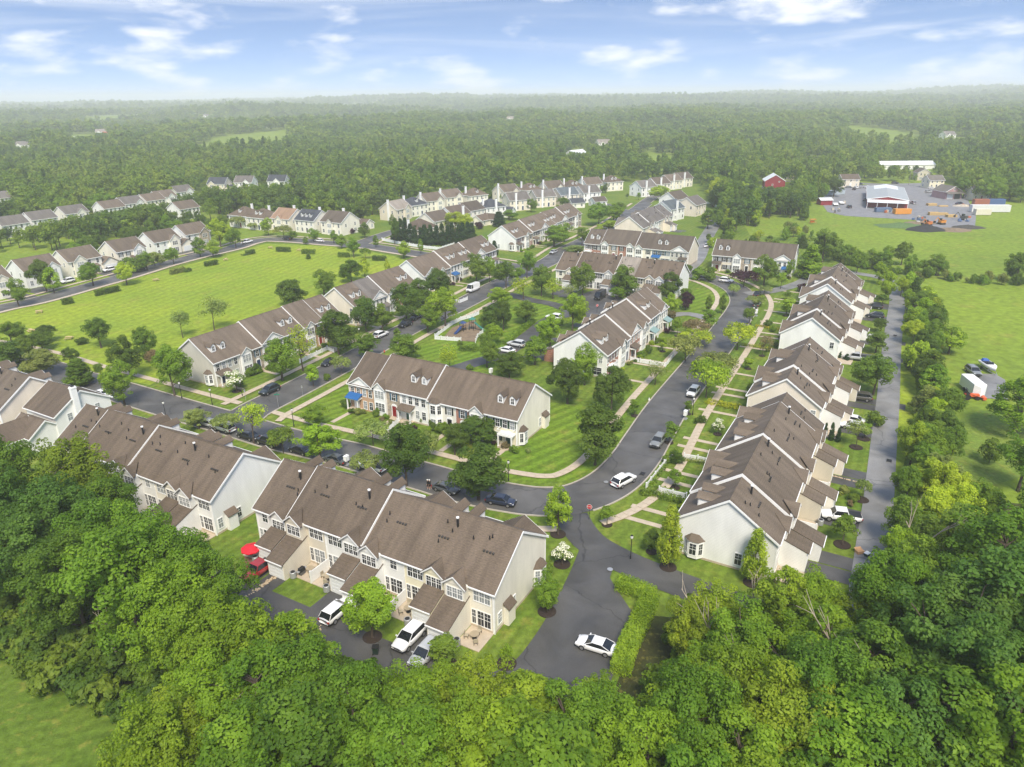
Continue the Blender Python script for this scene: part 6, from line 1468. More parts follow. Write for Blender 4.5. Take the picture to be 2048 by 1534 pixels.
belt([(480, 452), (560, 446), (640, 452), (720, 450)], 16, 4, 9, ['maple', 'dense'], ['dark', 'mid', 'green'], 'garden_tree', 'garden tree among the five field houses', 6, 18)
belt([(60, 452), (120, 440), (200, 424), (280, 410), (360, 415)], 30, 5, 11, ['maple', 'dense'], ['dark', 'mid', 'green'], 'garden_tree', 'garden tree between the far left houses', 9, 19)
belt([(430, 470), (330, 480), (230, 505), (120, 530)], 20, 5, 10, ['maple', 'dense'], ['dark', 'mid', 'green'], 'garden_tree', 'garden tree among the houses facing the field', 9, 14)

def midproto(kind, seed, H, Rc, leaf, per, n, shape='round', mt=None):
    rr = random.Random(seed); cl = []
    LB = [(rr.gauss(0, .38), rr.gauss(0, .38), rr.uniform(-.3, .5), rr.uniform(.4, .6), rr.random()) for _ in range(6)]
    while len(cl) < n:
        if shape == 'round':
            l = rr.choice(LB); d = Vector((rr.gauss(0, 1), rr.gauss(0, 1), rr.gauss(.4, 1))).normalized(); q = Vector(l[:3]) + d * l[3]
            if q.length > 1.05 or q.z < -.9: continue
            tint = 0.5 * l[4] + 0.35 * rr.random()
        else:
            f = rr.random() ** 1.3; a = rr.uniform(0, 6.28); rad = (1 - f) * 0.95; q = Vector((math.cos(a) * rad, math.sin(a) * rad, f * 2 - 1)); tint = rr.random() * 0.5
        cl.append((q.x * Rc * .9, q.y * Rc * .9, H * .55 + q.z * H * .42, rr.uniform(.16, .28) * Rc, tint))
    me = leaves_mesh(kind, cl, per, leaf, seed, [mt or M_LEAF], up=0.5)
    return dict(H=H, R=Rc, crown=me, trunk=branch_mesh(kind + '_trunk', H * .7, 0.25, seed, [c[:3] for c in cl[:5]], sides=5))
PT['mid'] = [midproto('wood_crown', 200 + k, 14, 5.2, 0.42, 34, 42) for k in range(5)]
PT['midfir'] = [midproto('wood_fir', 210, 15, 3.0, 0.40, 30, 40, 'cone')]
cand = []
y = 300.0
rw = random.Random(21)
while y < 640:
    x = -0.86 * y - 20
    while x < 0.86 * y + 20:
        qx, qy = x + rw.uniform(-3, 3), y + rw.uniform(-3, 3)
        if wooded(qx, qy): cand.append((qx, qy))
        x += 8.2
    y += 8.2
cand.sort(key=lambda q: q[0] ** 2 + q[1] ** 2)
NEAR, REST = cand[:295], cand[295:]
HSHORT = []
for o_ in COL.objects:
    if o_.parent is None and o_.get('category') == 'house':
        t_ = o_['label']
        for cut in (' with ', ' in ', ' behind ', ' facing ', ' beside ', ' among ', ' at ', ' between ', ' stepping ', ' next ', ' above ', ' second ', ' closing ', ' against ', ' tucked ', ' left ', ' further '):
            if cut in t_ and len(t_.split(cut)[0].split()) >= 3: t_ = t_.split(cut)[0] + ('' if cut != ' with ' else ' with ' + ' '.join(t_.split(' with ')[1].split()[:3]))
        HSHORT.append((o_.location.x, o_.location.y, ' '.join(t_.split()[:7])))
WCOL = [(0.109, 0.181, 0.023), (0.131, 0.210, 0.023), (0.167, 0.254, 0.026), (0.210, 0.290, 0.032), (0.090, 0.152, 0.032), (0.138, 0.210, 0.038)]
for qx, qy in NEAR:
    fir = rw.random() < 0.07; h = cap(qx, qy, rw.uniform(10, 16))
    if h < 2.5: continue
    k = rw.randrange(6)
    nm = ('deep green', 'mid green', 'fresh green', 'yellow-green', 'dark', 'soft green')[k]
    side = 'behind the ' + min(HSHORT, key=lambda q: math.hypot(q[0] - qx, q[1] - qy))[2]
    tree_w('midfir' if fir else 'mid', qx, qy, h, h * (0.2 if fir else rw.uniform(0.33, 0.42)), jit(WCOL[4 if fir else k]), 'wood_edge_tree', None, fixed=('conifer' if fir else nm + ' tree') + ' at the woods edge ' + side, group='trees along the edge of the woods')
# the rest of the woodland reads as one mass
FARP = bpy.data.collections.new('woodland_kinds')
def far_proto(name, me):
    o = bpy.data.objects.new(name, me); FARP.objects.link(o); return o
for k in range(4): far_proto('wood_%d' % k, midproto('woodland_crown', 230 + k, 14, 5.2, 0.50, 22, 40, mt=M_LEAF_FAR)['crown'])
for k in range(3): far_proto('wood_far_%d' % k, midproto('woodland_far_crown', 240 + k, 14, 5.4, 1.0, 8, 34, mt=M_LEAF_FAR)['crown'])
far_proto('wood_fir', midproto('woodland_fir_crown', 250, 15, 2.8, 0.6, 14, 36, 'cone', M_LEAF_FAR)['crown'])
def scatter(name, pts, coll, label, cat=None):
    """pts: x y z scale rot index -> one object whose copies are made by geometry nodes"""
    me = bpy.data.meshes.new(name); me.from_pydata([p[:3] for p in pts], [], [])
    for nm, typ, k in (('scl', 'FLOAT', 3), ('rotz', 'FLOAT', 4), ('pick', 'INT', 5)):
        a = me.attributes.new(nm, typ, 'POINT'); a.data.foreach_set('value', [p[k] for p in pts])
    o = add(name, me)
    ng = bpy.data.node_groups.new(name + '_nodes', 'GeometryNodeTree')
    ng.interface.new_socket('Geometry', in_out='INPUT', socket_type='NodeSocketGeometry'); ng.interface.new_socket('Geometry', in_out='OUTPUT', socket_type='NodeSocketGeometry')
    n = ng.nodes; l = ng.links.new
    gi, go = n.new('NodeGroupInput'), n.new('NodeGroupOutput')
    ci_ = n.new('GeometryNodeCollectionInfo'); ci_.inputs['Collection'].default_value = coll; ci_.inputs['Separate Children'].default_value = True; ci_.inputs['Reset Children'].default_value = True
    iop = n.new('GeometryNodeInstanceOnPoints'); iop.inputs['Pick Instance'].default_value = True
    def attr(nm, t):
        q = n.new('GeometryNodeInputNamedAttribute'); q.data_type = t; q.inputs['Name'].default_value = nm; return q.outputs['Attribute']
    cx = n.new('ShaderNodeCombineXYZ'); l(attr('rotz', 'FLOAT'), cx.inputs['Z'])
    l(gi.outputs[0], iop.inputs['Points']); l(ci_.outputs[0], iop.inputs['Instance']); l(attr('pick', 'INT'), iop.inputs['Instance Index'])
    l(cx.outputs[0], iop.inputs['Rotation']); l(attr('scl', 'FLOAT'), iop.inputs['Scale']); l(iop.outputs[0], go.inputs[0])
    md = o.modifiers.new('spread', 'NODES'); md.node_group = ng
    return tag(o, label, cat, kind='stuff')
pts = []
for qx, qy in REST:
    sc_ = min(rw.uniform(0.6, 1.3), cap(qx, qy, 99) / 14)
    if sc_ > 0.2: pts.append((qx, qy, -0.3, sc_, rw.uniform(0, 6.28), rw.choice((0, 1, 2, 3, 0, 1, 2, 3, 7))))
y = 640.0
while y < 6800:
    stp = 9.6 if y < 900 else (10.5 if y < 1300 else (13 if y < 2000 else (21 if y < 3200 else 34)))
    x = -0.84 * y - 60
    while x < 0.84 * y + 60:
        qx, qy = x + rw.uniform(-.45, .45) * stp, y + rw.uniform(-.45, .45) * stp
        if wooded(qx, qy):
            sc_ = rw.uniform(0.62, 1.25) * (1 + 0.35 * mnoise.noise(Vector((qx / 130, qy / 160, 8.8)))) * (1.16 if y < 1300 else (1.3 if y < 2000 else (1.5 if y < 3200 else 2.0)))
            sc_ = min(sc_, cap(qx, qy, 99) / 14)
            if sc_ > 0.2: pts.append((qx, qy, terrain(qx, qy) - 0.5, sc_, rw.uniform(0, 6.28), rw.choice((0, 1, 2, 3, 3, 7)) if y < 900 else rw.choice((4, 5, 6))))
        x += stp
    y += stp
scatter('woodland', pts, FARP, 'hazy broadleaf woodland rolling away to the horizon', 'woodland')
print('woodland points', len(pts))
# undergrowth in the foreground woods
M_LEAF_UND = leaf_mat('undergrowth_leaves', False, gain=0.85)
UND = bpy.data.collections.new('undergrowth_kinds')
for k in range(3):
    o = bpy.data.objects.new('undergrowth_%d' % k, midproto('undergrowth_leaves', 260 + k, 3.2, 2.0, 0.24, 30, 26, mt=M_LEAF_UND)['crown']); UND.objects.link(o)
upts = []
UP = pxpoly((-200, 1180), (0, 1310), (60, 1350), (130, 1395), (230, 1450), (300, 1500), (420, 1560), (700, 1600), (1300, 1650), (2200, 1650), (2200, 1200), (2000, 1090), (1860, 1060), (1790, 1160), (1745, 1290), (1640, 1300), (1500, 1270), (1400, 1240), (1360, 1262), (1300, 1440), (1080, 1450), (940, 1425), (800, 1385), (640, 1310), (500, 1240), (420, 1130), (250, 1040), (60, 1000))
for k in range(5200):
    qx, qy = rw.uniform(-75, 75), rw.uniform(25, 100)
    if in_poly(Vector((qx, qy)), UP) and not on_paving(Vector((qx, qy)), None, 1.8): upts.append((qx, qy, 0, rw.uniform(0.45, 1.35), rw.uniform(0, 6.28), rw.randrange(3)))
scatter('undergrowth', upts, UND, 'tangled undergrowth beneath the foreground trees', 'undergrowth')
# dead snags standing out of the canopy
def snag(seed, h, lean=0.0):
    rr = random.Random(seed); b = MB()
    def grow(p, d, ln, r, lv):
        q = p + d * ln; b.tube(p, q, r, r * 0.62, 5, 0, False)
        if lv == 0: return
        for k in range(rr.choice((2, 2, 3))):
            nd = (d + Vector((rr.uniform(-.7, .7), rr.uniform(-.7, .7), rr.uniform(-.25, .45)))).normalized()
            grow(p.lerp(q, rr.uniform(.55, 1)), nd, ln * rr.uniform(.5, .75), r * 0.55, lv - 1)
    grow(Vector((0, 0, -0.2)), Vector((lean, rr.uniform(-.1, .1), 1)).normalized(), h * 0.5, h * 0.014, 3)
    return b.mesh('dead_tree', M_DEADWOOD, True)
for k, (x, y, z, h, ln, lb) in enumerate([(260, 1320, 3, 11, -0.6, 'pale dead limbs leaning out of the wood edge by the grass'), (405, 1260, 4, 13, 0.2, 'broken pale snag rising from the wood below the white end wall'), (452, 1490, 4, 13, 0.1, 'forked dead tree above the lower left wood'), (1400, 1320, 3, 14, 0.1, 'bare pale stems beside the bright tree by the court'), (1515, 1260, 3, 12, -0.1, 'thin dead stems over the lower alley'), (1700, 1400, 3, 15, -0.25, 'branching bare dead tree in the right-hand wood'), (1470, 1440, 3, 12, 0.2, 'bleached brushy snag in the bright wood'), (2010, 1400, 4, 16, -0.3, 'curving bare trunk in the dark right-hand wood'), (1850, 1110, 4, 13, -0.2, 'bare pale branches above the alley hedgerow'), (905, 1470, 5, 13, 0.2, 'grey dead twigs in the near wood')]):
    p = W(x, y, z); tag(add('dead_tree', snag(300 + k, h, ln), None, (p.x, p.y, 0), rnd.uniform(-.5, .5)), lb, 'dead tree')
# ---- labels for every planted tree: its look and what it stands by
PLACES = [(l[0], l[1], l[3], l[2]) for l in LANDMARKS]
for (sx, sy, ph) in [(930, 668, 'the playground'), (500, 830, 'the street junction by the street sign'), (1190, 990, 'the street bend by the stop sign'), (1300, 860, 'the straight street beside the alley rows'), (610, 540, 'the playing field'), (1195, 1296, 'the parking court'), (1790, 660, 'the grey alley'), (1190, 600, 'the black van')]:
    p = W(sx, sy); PLACES.append((p.x, p.y, ph, 4))
for root, look, x, y in TREES:
    best = min(PLACES, key=lambda q: math.hypot(q[0] - x, q[1] - y) - 0.6 * q[3])
    lb = look if (' in the ' in look or  ' beside ' in look or ' behind ' in look or ' among ' in look or ' between ' in look or ' across ' in look or ' on the ' in look or ' against ' in look) else look + ' near ' + best[2]
    if 'hedgerow beside the alley' in lb or 'house fronts' in lb or 'thicket' in lb or 'two meadows' in lb:
        near = min(PLACES, key=lambda q: math.hypot(q[0] - x, q[1] - y) - 0.6 * q[3])[2]
        lb = lb.replace('hedgerow beside the alley', 'alley hedgerow across from ' + near).replace('the house fronts', 'the front of ' + near)
    root['label'] = ' '.join(lb.split()[:16]); root['group'] = root['label']

# ================================================================== vehicles
def car_meshes(kind):
    """length along x, nose at +x; returns dict part -> mesh"""
    SP = dict(sedan=dict(L=4.7, w=1.82, gc=0.30, belt=0.92, roof=1.44, cab=(-1.75, -0.95, 0.55, 1.35), hood=0.78, trunk=0.92, wb=(1.42, -1.36), wr=0.33),
              suv=dict(L=4.75, w=1.92, gc=0.36, belt=1.06, roof=1.70, cab=(-2.24, -1.75, 0.32, 1.28), hood=0.98, trunk=1.05, wb=(1.45, -1.42), wr=0.37),
              coupe=dict(L=4.6, w=1.84, gc=0.28, belt=0.90, roof=1.38, cab=(-1.95, -0.85, 0.35, 1.25), hood=0.76, trunk=0.93, wb=(1.42, -1.34), wr=0.34),
              pickup=dict(L=5.5, w=1.98, gc=0.42, belt=1.12, roof=1.84, cab=(-0.85, -0.65, 0.85, 1.45), hood=1.06, trunk=1.10, wb=(1.75, -1.65), wr=0.40),
              van=dict(L=5.9, w=2.05, gc=0.38, belt=1.30, roof=2.60, cab=(-2.85, -2.80, 1.70, 2.45), hood=1.12, trunk=1.3, wb=(1.95, -1.85), wr=0.37))[kind]
    L, hw = SP['L'], SP['w'] / 2; b = MB(); nst = 22
    c0, c1, c2, c3 = SP['cab']
    def top(x):
        if x > c3: f = (x - c3) / (L / 2 - c3); return SP['hood'] + (SP['belt'] - SP['hood']) * (1 - f) * 0.9 - 0.22 * f ** 4
        if x < c0: f = (c0 - x) / max(1e-3, L / 2 + c0); return SP['trunk'] - 0.12 * f ** 3
        return SP['belt']
    xs_ = [-L / 2 + L * k / (nst - 1) for k in range(nst)]
    rings = []
    for x in xs_:
        e = abs(x) / (L / 2)
        wf = hw * (1 - 0.16 * e ** 6 - 0.03 * e ** 2); zb = SP['gc'] - 0.06 + 0.12 * e ** 8; zt = top(x)
        pr = [(0, zb), (wf * 0.86, zb), (wf * 0.985, zb + 0.14), (wf, zb + (zt - zb) * 0.5), (wf * 0.975, zt - 0.12), (wf * 0.90, zt - 0.02), (wf * 0.5, zt + 0.03), (0, zt + 0.04)]
        rings.append([(x, y, z) for y, z in pr] + [(x, -y, z) for y, z in reversed(pr[1:-1])])
    n = len(rings[0]); base = len(b.v)
    for r_ in rings: b.v += r_
    for k in range(nst - 1):
        for i in range(n):
            j = (i + 1) % n; b.f.append((base + k * n + i, base + k * n + j, base + (k + 1) * n + j, base + (k + 1) * n + i)); b.m.append(0)
    b.f.append(tuple(base + i for i in range(n))); b.m.append(0); b.f.append(tuple(base + (nst - 1) * n + i for i in reversed(range(n)))); b.m.append(0)
    # dark plate laid over the load bed of the pickup
    if kind == 'pickup':
        b2 = MB().box(-L / 2 + 0.12, -hw * 0.80, SP['trunk'] + 0.02, c0 - 0.12, hw * 0.80, SP['trunk'] + 0.06, 0)
    roof = SP['roof']; gh = roof - SP['belt']
    def cabin(xa0, xa1, inset, z0, z1, top_in):
        return [(c0 + xa0, -hw * inset, z0), (c3 - xa0, -hw * inset, z0), (c3 - xa0, hw * inset, z0), (c0 + xa0, hw * inset, z0)], [(c1 + xa1, -hw * top_in, z1), (c2 - xa1, -hw * top_in, z1), (c2 - xa1, hw * top_in, z1), (c1 + xa1, hw * top_in, z1)]
    g = MB(); bo, to = cabin(0.0, 0.0, 0.90, SP['belt'] - 0.03, roof - 0.07, 0.76)
    g.hull8(bo, to)
    # roof skin with rounded edge and pillars in body colour
    rf = MB(); rz = roof - 0.09
    q0 = [(c1 - 0.05, -hw * 0.78, rz), (c2 + 0.06, -hw * 0.78, rz), (c2 + 0.06, hw * 0.78, rz), (c1 - 0.05, hw * 0.78, rz)]
    q1 = [(c1 + 0.12, -hw * 0.62, roof), (c2 - 0.18, -hw * 0.62, roof), (c2 - 0.18, hw * 0.62, roof), (c1 + 0.12, hw * 0.62, roof)]
    rf.hull8(q0, q1)
    for s in (-1, 1):
        for (xb, xt) in ((c0 + 0.03, c1 + 0.02), (c3 - 0.05, c2)):
            rf.tube((xb, s * hw * 0.905, SP['belt'] - 0.02), (xt, s * hw * 0.775, rz + 0.01), 0.04, 0.035, 5)
        if kind in ('suv',): rf.box(c1 + 0.2, s * hw * 0.6 - 0.03, roof, c2 - 0.3, s * hw * 0.6 + 0.03, roof + 0.06)
    if kind == 'van':
        rf.hull8([(c0 + 0.02, -hw * 0.915, SP['belt'] - 0.05), (c2 - 0.55, -hw * 0.915, SP['belt'] - 0.05), (c2 - 0.55, hw * 0.915, SP['belt'] - 0.05), (c0 + 0.02, hw * 0.915, SP['belt'] - 0.05)], [(c1 + 0.02, -hw * 0.79, rz + 0.02), (c2 - 0.75, -hw * 0.79, rz + 0.02), (c2 - 0.75, hw * 0.79, rz + 0.02), (c1 + 0.02, hw * 0.79, rz + 0.02)])
    tr = MB().box(-L / 2 + 0.02, -hw * 0.84, SP['gc'] - 0.02, -L / 2 + 0.25, hw * 0.84, SP['gc'] + 0.22).box(L / 2 - 0.2, -hw * 0.84, SP['gc'] - 0.02, L / 2 + 0.01, hw * 0.84, SP['gc'] + 0.18).box(-L / 2 + 0.3, -hw * 0.9, SP['gc'] - 0.08, L / 2 - 0.3, hw * 0.9, SP['gc'] + 0.02)
    tr.box(L / 2 - 0.12, -hw * 0.42, SP['gc'] + 0.22, L / 2 + 0.015, hw * 0.42, SP['gc'] + 0.38)
    ty = MB(); wr = SP['wr']; ty.tube((0, -0.11, 0), (0, 0.11, 0), wr, wr, 14)
    ri = MB().tube((0, -0.118, 0), (0, 0.118, 0), wr * 0.62, wr * 0.62, 10)
    hl = MB().box(-0.10, -0.17, -0.06, 0.05, 0.17, 0.06); tl = MB().box(-0.05, -0.15, -0.1, 0.08, 0.15, 0.1)
    mr_ = MB().box(-0.06, -0.12, -0.06, 0.06, 0.12, 0.07)
    d = dict(body=b.mesh('body', M_PAINT, True), glass=g.mesh('windows', M_CARGLASS), roof=rf.mesh('roof', M_PAINT), trim=tr.mesh('bumpers', M_DARK), tyre=ty.mesh('tyre', M_RUBBER), rim=ri.mesh('rim', M_RIM), hl=hl.mesh('headlight', M_LENS), tl=tl.mesh('tail_light', M_TAIL), mirror=mr_.mesh('mirror', M_PAINT), sp=SP)
    if kind == 'pickup': d['bed'] = b2.mesh('truck_bed', M_DARK)
    return d
CARM = {}
def car(kind, px, py, head, color, label, name=None, z=None, group=None, world=None):
    if kind not in CARM: CARM[kind] = car_meshes(kind)
    m = CARM[kind]; sp = m['sp']; p = world or W(px, py)
    root = empty(name or dict(sedan='parked_car', suv='parked_car', coupe='parked_car', pickup='pickup_truck', van='delivery_van')[kind], (p.x, p.y, 0.11 if z is None else z), R(head))
    tag(root, label, 'van' if kind == 'van' else ('pickup' if kind == 'pickup' else 'car'), group)
    bd = add('body', m['body'], root, color=color)
    add('windows', m['glass'], root); add('roof', m['roof'], root, color=color); add('bumpers', m['trim'], root)
    if 'bed' in m: add('truck_bed', m['bed'], root)
    hw = sp['w'] / 2
    for wx in sp['wb']:
        for s in (-1, 1):
            t = add('wheel', m['tyre'], root, (wx, s * (hw - 0.09), sp['wr'])); add('rim', m['rim'], t)
    for s in (-1, 1):
        add('headlight', m['hl'], root, (sp['L'] / 2 - 0.12, s * hw * 0.66, sp['hood'] - 0.20)); add('tail_light', m['tl'], root, (-sp['L'] / 2 + 0.02, s * hw * 0.74, sp['trunk'] - 0.26))
        add('mirror', m['mirror'], root, (sp['cab'][3] - 0.25, s * (hw + 0.06), sp['belt'] + 0.06), color=color)
    return root
WH, SV, BK, DG, NV, RD, GR_, BR = (0.78, 0.78, 0.78), (0.42, 0.43, 0.44), (0.012, 0.012, 0.014), (0.07, 0.075, 0.08), (0.015, 0.022, 0.05), (0.30, 0.012, 0.014), (0.20, 0.21, 0.21), (0.07, 0.065, 0.05)
for a in [('suv', 540, 786, 240, (0.02, 0.03, 0.035), 'dark green-black SUV at the kerb of the street junction'), ('sedan', 660, 729, 240, BK, 'black car parked beneath the spreading tree by the field row'), ('suv', 762, 674, 60, WH, 'white SUV half hidden by round trees on the playground street'),
          ('suv', 811, 653, 240, BK, 'black SUV at the kerb opposite the playground fence'), ('sedan', 833, 638, 240, BK, 'black car just ahead of the black SUV by the playground'), ('van', 946, 583, 240, WH, 'white high-roof delivery van parked on the playground street'), ('sedan', 1107, 507, 240, SV, 'silver car parked by the maroon-shuttered row'),
          ('sedan', 419, 852, 150.3, SV, 'silver car between two spreading trees near the junction'), ('suv', 450, 862, 150.3, WH, 'white SUV under the pale spreading tree near the junction'), ('sedan', 497, 877, 150.3, BK, 'black car under the airy yellow-green tree'), ('pickup', 539, 890, 150.3, BK, 'black pickup truck under a low street tree'), ('sedan', 602, 906, 150.3, BK, 'black car partly under the bright maple'), ('sedan', 672, 925, 150.3, DG, 'dark grey car beside the big bright maple'), ('pickup', 743, 940, 150.3, WH, 'white pickup truck under a spreading street tree'),
          ('coupe', 892, 983, 150.3 + 178, DG, 'charcoal fastback car parked beside the two walkers'), ('sedan', 1002, 1008, -20, NV, 'navy blue sedan parked in the street bend'), ('suv', 1247, 968, 42, WH, 'white crossover with dark glass roof driving through the bend'), ('suv', 1316, 889, 240, GR_, 'grey estate car parked by the long sidewalk'), ('suv', 1386, 790, 240, WH, 'white hatchback under the bright spreading tree'),
          ('suv', 820, 1283, 240, WH, 'white SUV with dark sunroof on a rear driveway'), ('suv', 852, 1316, 240, SV, 'silver SUV half under a round bush on a rear driveway'), ('suv', 676, 1231, 60, WH, 'white SUV beside the bright round tree on a rear driveway'), ('pickup', 522, 1146, 240, RD, 'red pickup truck with grey bed cover near the red umbrella'), ('coupe', 1192, 1299, 155, WH, 'white coupe parked against the long clipped hedge'),
          ('sedan', 1702, 845, 150, WH, 'white sedan on the driveway nearer the three narrow cedars'), ('sedan', 1706, 858, 150, WH, 'second white sedan, beside the rounded bush driveway'), ('suv', 1718, 800, 155, BR, 'olive brown estate car on a driveway off the alley'), ('pickup', 1681, 1040, 165, WH, 'white pickup on the nearest alley driveway'), ('suv', 1747, 617, 150, BK, 'black SUV on a far alley driveway'), ('suv', 1749, 636, 150, (0.02, 0.025, 0.03), 'blue-black wagon on the driveway beside a dark SUV'), ('sedan', 1741, 680, 150, WH, 'white car under a small tree on a far alley driveway'), ('pickup', 1711, 720, 155, SV, 'silver pickup by the bright white end wall'),
          ('suv', 1452, 565, -30, WH, 'white SUV in front of the purple-leaved tree'), ('sedan', 1514, 592, 60, BK, 'black car at the bend opposite the purple-leaved tree'), ('sedan', 1514, 612, 60, (0.10, 0.13, 0.11), 'grey-green car under a pale spreading tree'), ('sedan', 1407, 561, -30, DG, 'dark car by the white steps of the purple-tree row'), ('suv', 1425, 485, 60, WH, 'white SUV on the far lane beside the balcony row'), ('sedan', 1414, 494, 60, WH, 'white car behind the SUV on the far lane'),
          ('suv', 1033, 693, 150, (0.55, 0.56, 0.56), 'pale silver SUV by the flower-dotted hedge'), ('sedan', 1013, 705, 150, WH, 'white car beside the pale silver SUV'), ('suv', 1108, 639, 150, WH, 'white SUV behind the bright maple by the white-gabled row'), ('van', 1200, 598, 240, BK, 'black high-roof van in front of the pale-roofed row'), ('pickup', 494, 487, 60, WH, 'white pickup turning on the far field street'), ('suv', 575, 480, 150, BK, 'black pickup-like SUV passing the five field houses'), ('sedan', 639, 484, 150, WH, 'white car passing the five field houses'),
          ('suv', 219, 543, 240, WH, 'white car on the drive of the ivory double-garage house'), ('suv', 282, 541, 240, DG, 'dark pickup-shaped car at the kerb by the field'), ('suv', 136, 566, 240, WH, 'white car on the first drive facing the field'), ('sedan', 205, 792, 150, WH, 'white car by the tall-chimney house'), ('suv', 1945, 748, 262, GR_, 'grey SUV on the paved pad beside the boat')]:
    car(*a)

# ================================================================== fences, lamps, signs
M_FENCE = mat('white_vinyl', (0.78, 0.79, 0.79), 0.5, 0.05, 2)
def fence(pts, h, label, name='vinyl_fence', step=2.2, rails=False):
    root = empty(name, (pts[0].x, pts[0].y, 0)); tag(root, label, 'fence')
    o = pts[0]
    pm = MB().box(-0.07, -0.07, 0, 0.07, 0.07, h + 0.12).box(-0.10, -0.10, h + 0.12, 0.10, 0.10, h + 0.2).mesh('post', M_FENCE)
    for a, b in zip(pts, pts[1:]):
        d = b - a; n = max(1, int(round(d.length / step))); an = math.atan2(d.y, d.x); sl = d.length / n
        pan = MB().box(0.07, -0.025, h - 0.12, sl - 0.07, 0.025, h).box(0.07, -0.025, 0.12, sl - 0.07, 0.025, 0.24)
        if rails: pan.box(0.07, -0.025, h * 0.5, sl - 0.07, 0.025, h * 0.5 + 0.1)
        else:
            k = int((sl - 0.2) / 0.16)
            for q in range(k): pan.box(0.12 + q * 0.16, -0.02, 0.06, 0.12 + q * 0.16 + 0.115, 0.02, h + 0.02 + 0.0)
        pme = pan.mesh('fence_panel', M_FENCE)
        for k in range(n):
            p = a + d * (k / n) - o
            add('post', pm, root, (p.x, p.y, 0), an); add('fence_panel', pme, root, (p.x, p.y, 0), an)
    p = pts[-1] - o; add('post', pm, root, (p.x, p.y, 0))
    return root
fence(wp((870, 676), (890, 661), (905, 650), (922, 641), (945, 635), (958, 629)), 1.0, 'curved white picket fence along the street side of the playground')
fence(wp((870, 679), (895, 681), (922, 683)), 1.0, 'white picket fence across the lawn side of the playground')
fence(wp((966, 666), (955, 676), (951, 686)), 1.0, 'short white picket fence at the alley end of the playground')
fence(wp((1261, 722), (1300, 729), (1331, 734), (1347, 714)), 1.0, 'white picket fence round a front garden of the white-gabled row')
fence(wp((1292, 978), (1310, 955), (1328, 932), (1344, 918)), 1.0, 'white picket fence beside the sidewalk at the street bend')
fence(wp((1368, 918), (1395, 922), (1422, 929)), 1.0, 'white picket fence topped with flowers behind a bend garden')
fence(wp((1318, 985), (1345, 992), (1372, 998)), 1.0, 'white picket fence above the dark clipped hedge')
fence(wp((803, 840), (787, 855), (772, 868)), 1.0, 'white picket fence beside the brick walk of the blue-porch row')
fence(wp((764, 481), (790, 487), (850, 497), (880, 500), (913, 489)), 1.2, 'long white fence before the conifer screen')
fence(wp((1404, 408), (1425, 408), (1433, 418), (1434, 432)), 1.6, 'white fence round the garden of the large beige house')
fence(wp((1410, 430), (1438, 437)), 1.5, 'white fence at the head of the far lane')
fence(wp((892, 602), (920, 606), (935, 600)), 1.0, 'white picket fence by the delivery van')
fence(wp((600, 727), (655, 700), (668, 706)), 1.0, 'white picket fence in front of the grey-beige row')
for k in range(2):
    fence(wp(*(((1385, 545), (1408, 555)), ((1424, 549), (1412, 556)))[k]), 1.0, ('white stair railing at the purple-tree row', 'second white stair railing at the purple-tree row')[k])
LAMP = None
def lamp(x, y, lb, h=3.6):
    p = W(x, y); root = empty('street_lamp', (p.x, p.y, 0.05)); tag(root, lb, 'street lamp')
    add('post', LAMPM[0], root); add('lantern', LAMPM[1], root); add('cap', LAMPM[2], root)
LAMPM = (MB().tube((0, 0, 0), (0, 0, 3.2), 0.07, 0.05, 7).tube((0, 0, 0), (0, 0, 0.5), 0.12, 0.1, 7).mesh('post', M_DARK),
         MB().tube((0, 0, 3.2), (0, 0, 3.4), 0.12, 0.22, 8).tube((0, 0, 3.4), (0, 0, 3.65), 0.22, 0.18, 8).mesh('lantern', mat('milk_glass', (0.75, 0.75, 0.70), 0.3, 0.03, 2), True),
         MB().tube((0, 0, 3.65), (0, 0, 3.85), 0.2, 0.03, 8).mesh('cap', M_DARK))
for x, y, lb in [(425, 811, 'black post lamp with white globe at the corner lawn'), (364, 797, 'black post lamp beside the left sidewalk'), (588, 853, 'black post lamp on the junction corner of the striped lawn'), (333, 838, 'white-headed post lamp behind the brown-roofed row'), (1261, 1118, 'thin black post lamp on the lawn by the huge white end wall'), (1385, 830, 'post lamp by the white mailbox of the alley rows'), (1017, 962, 'post lamp by the sidewalk of the striped lawn'), (485, 793, 'post lamp in front of the grey-beige row'), (720, 684, 'post lamp on the playground street'), (1505, 640, 'post lamp by the upper mailbox')]:
    lamp(x, y, lb)
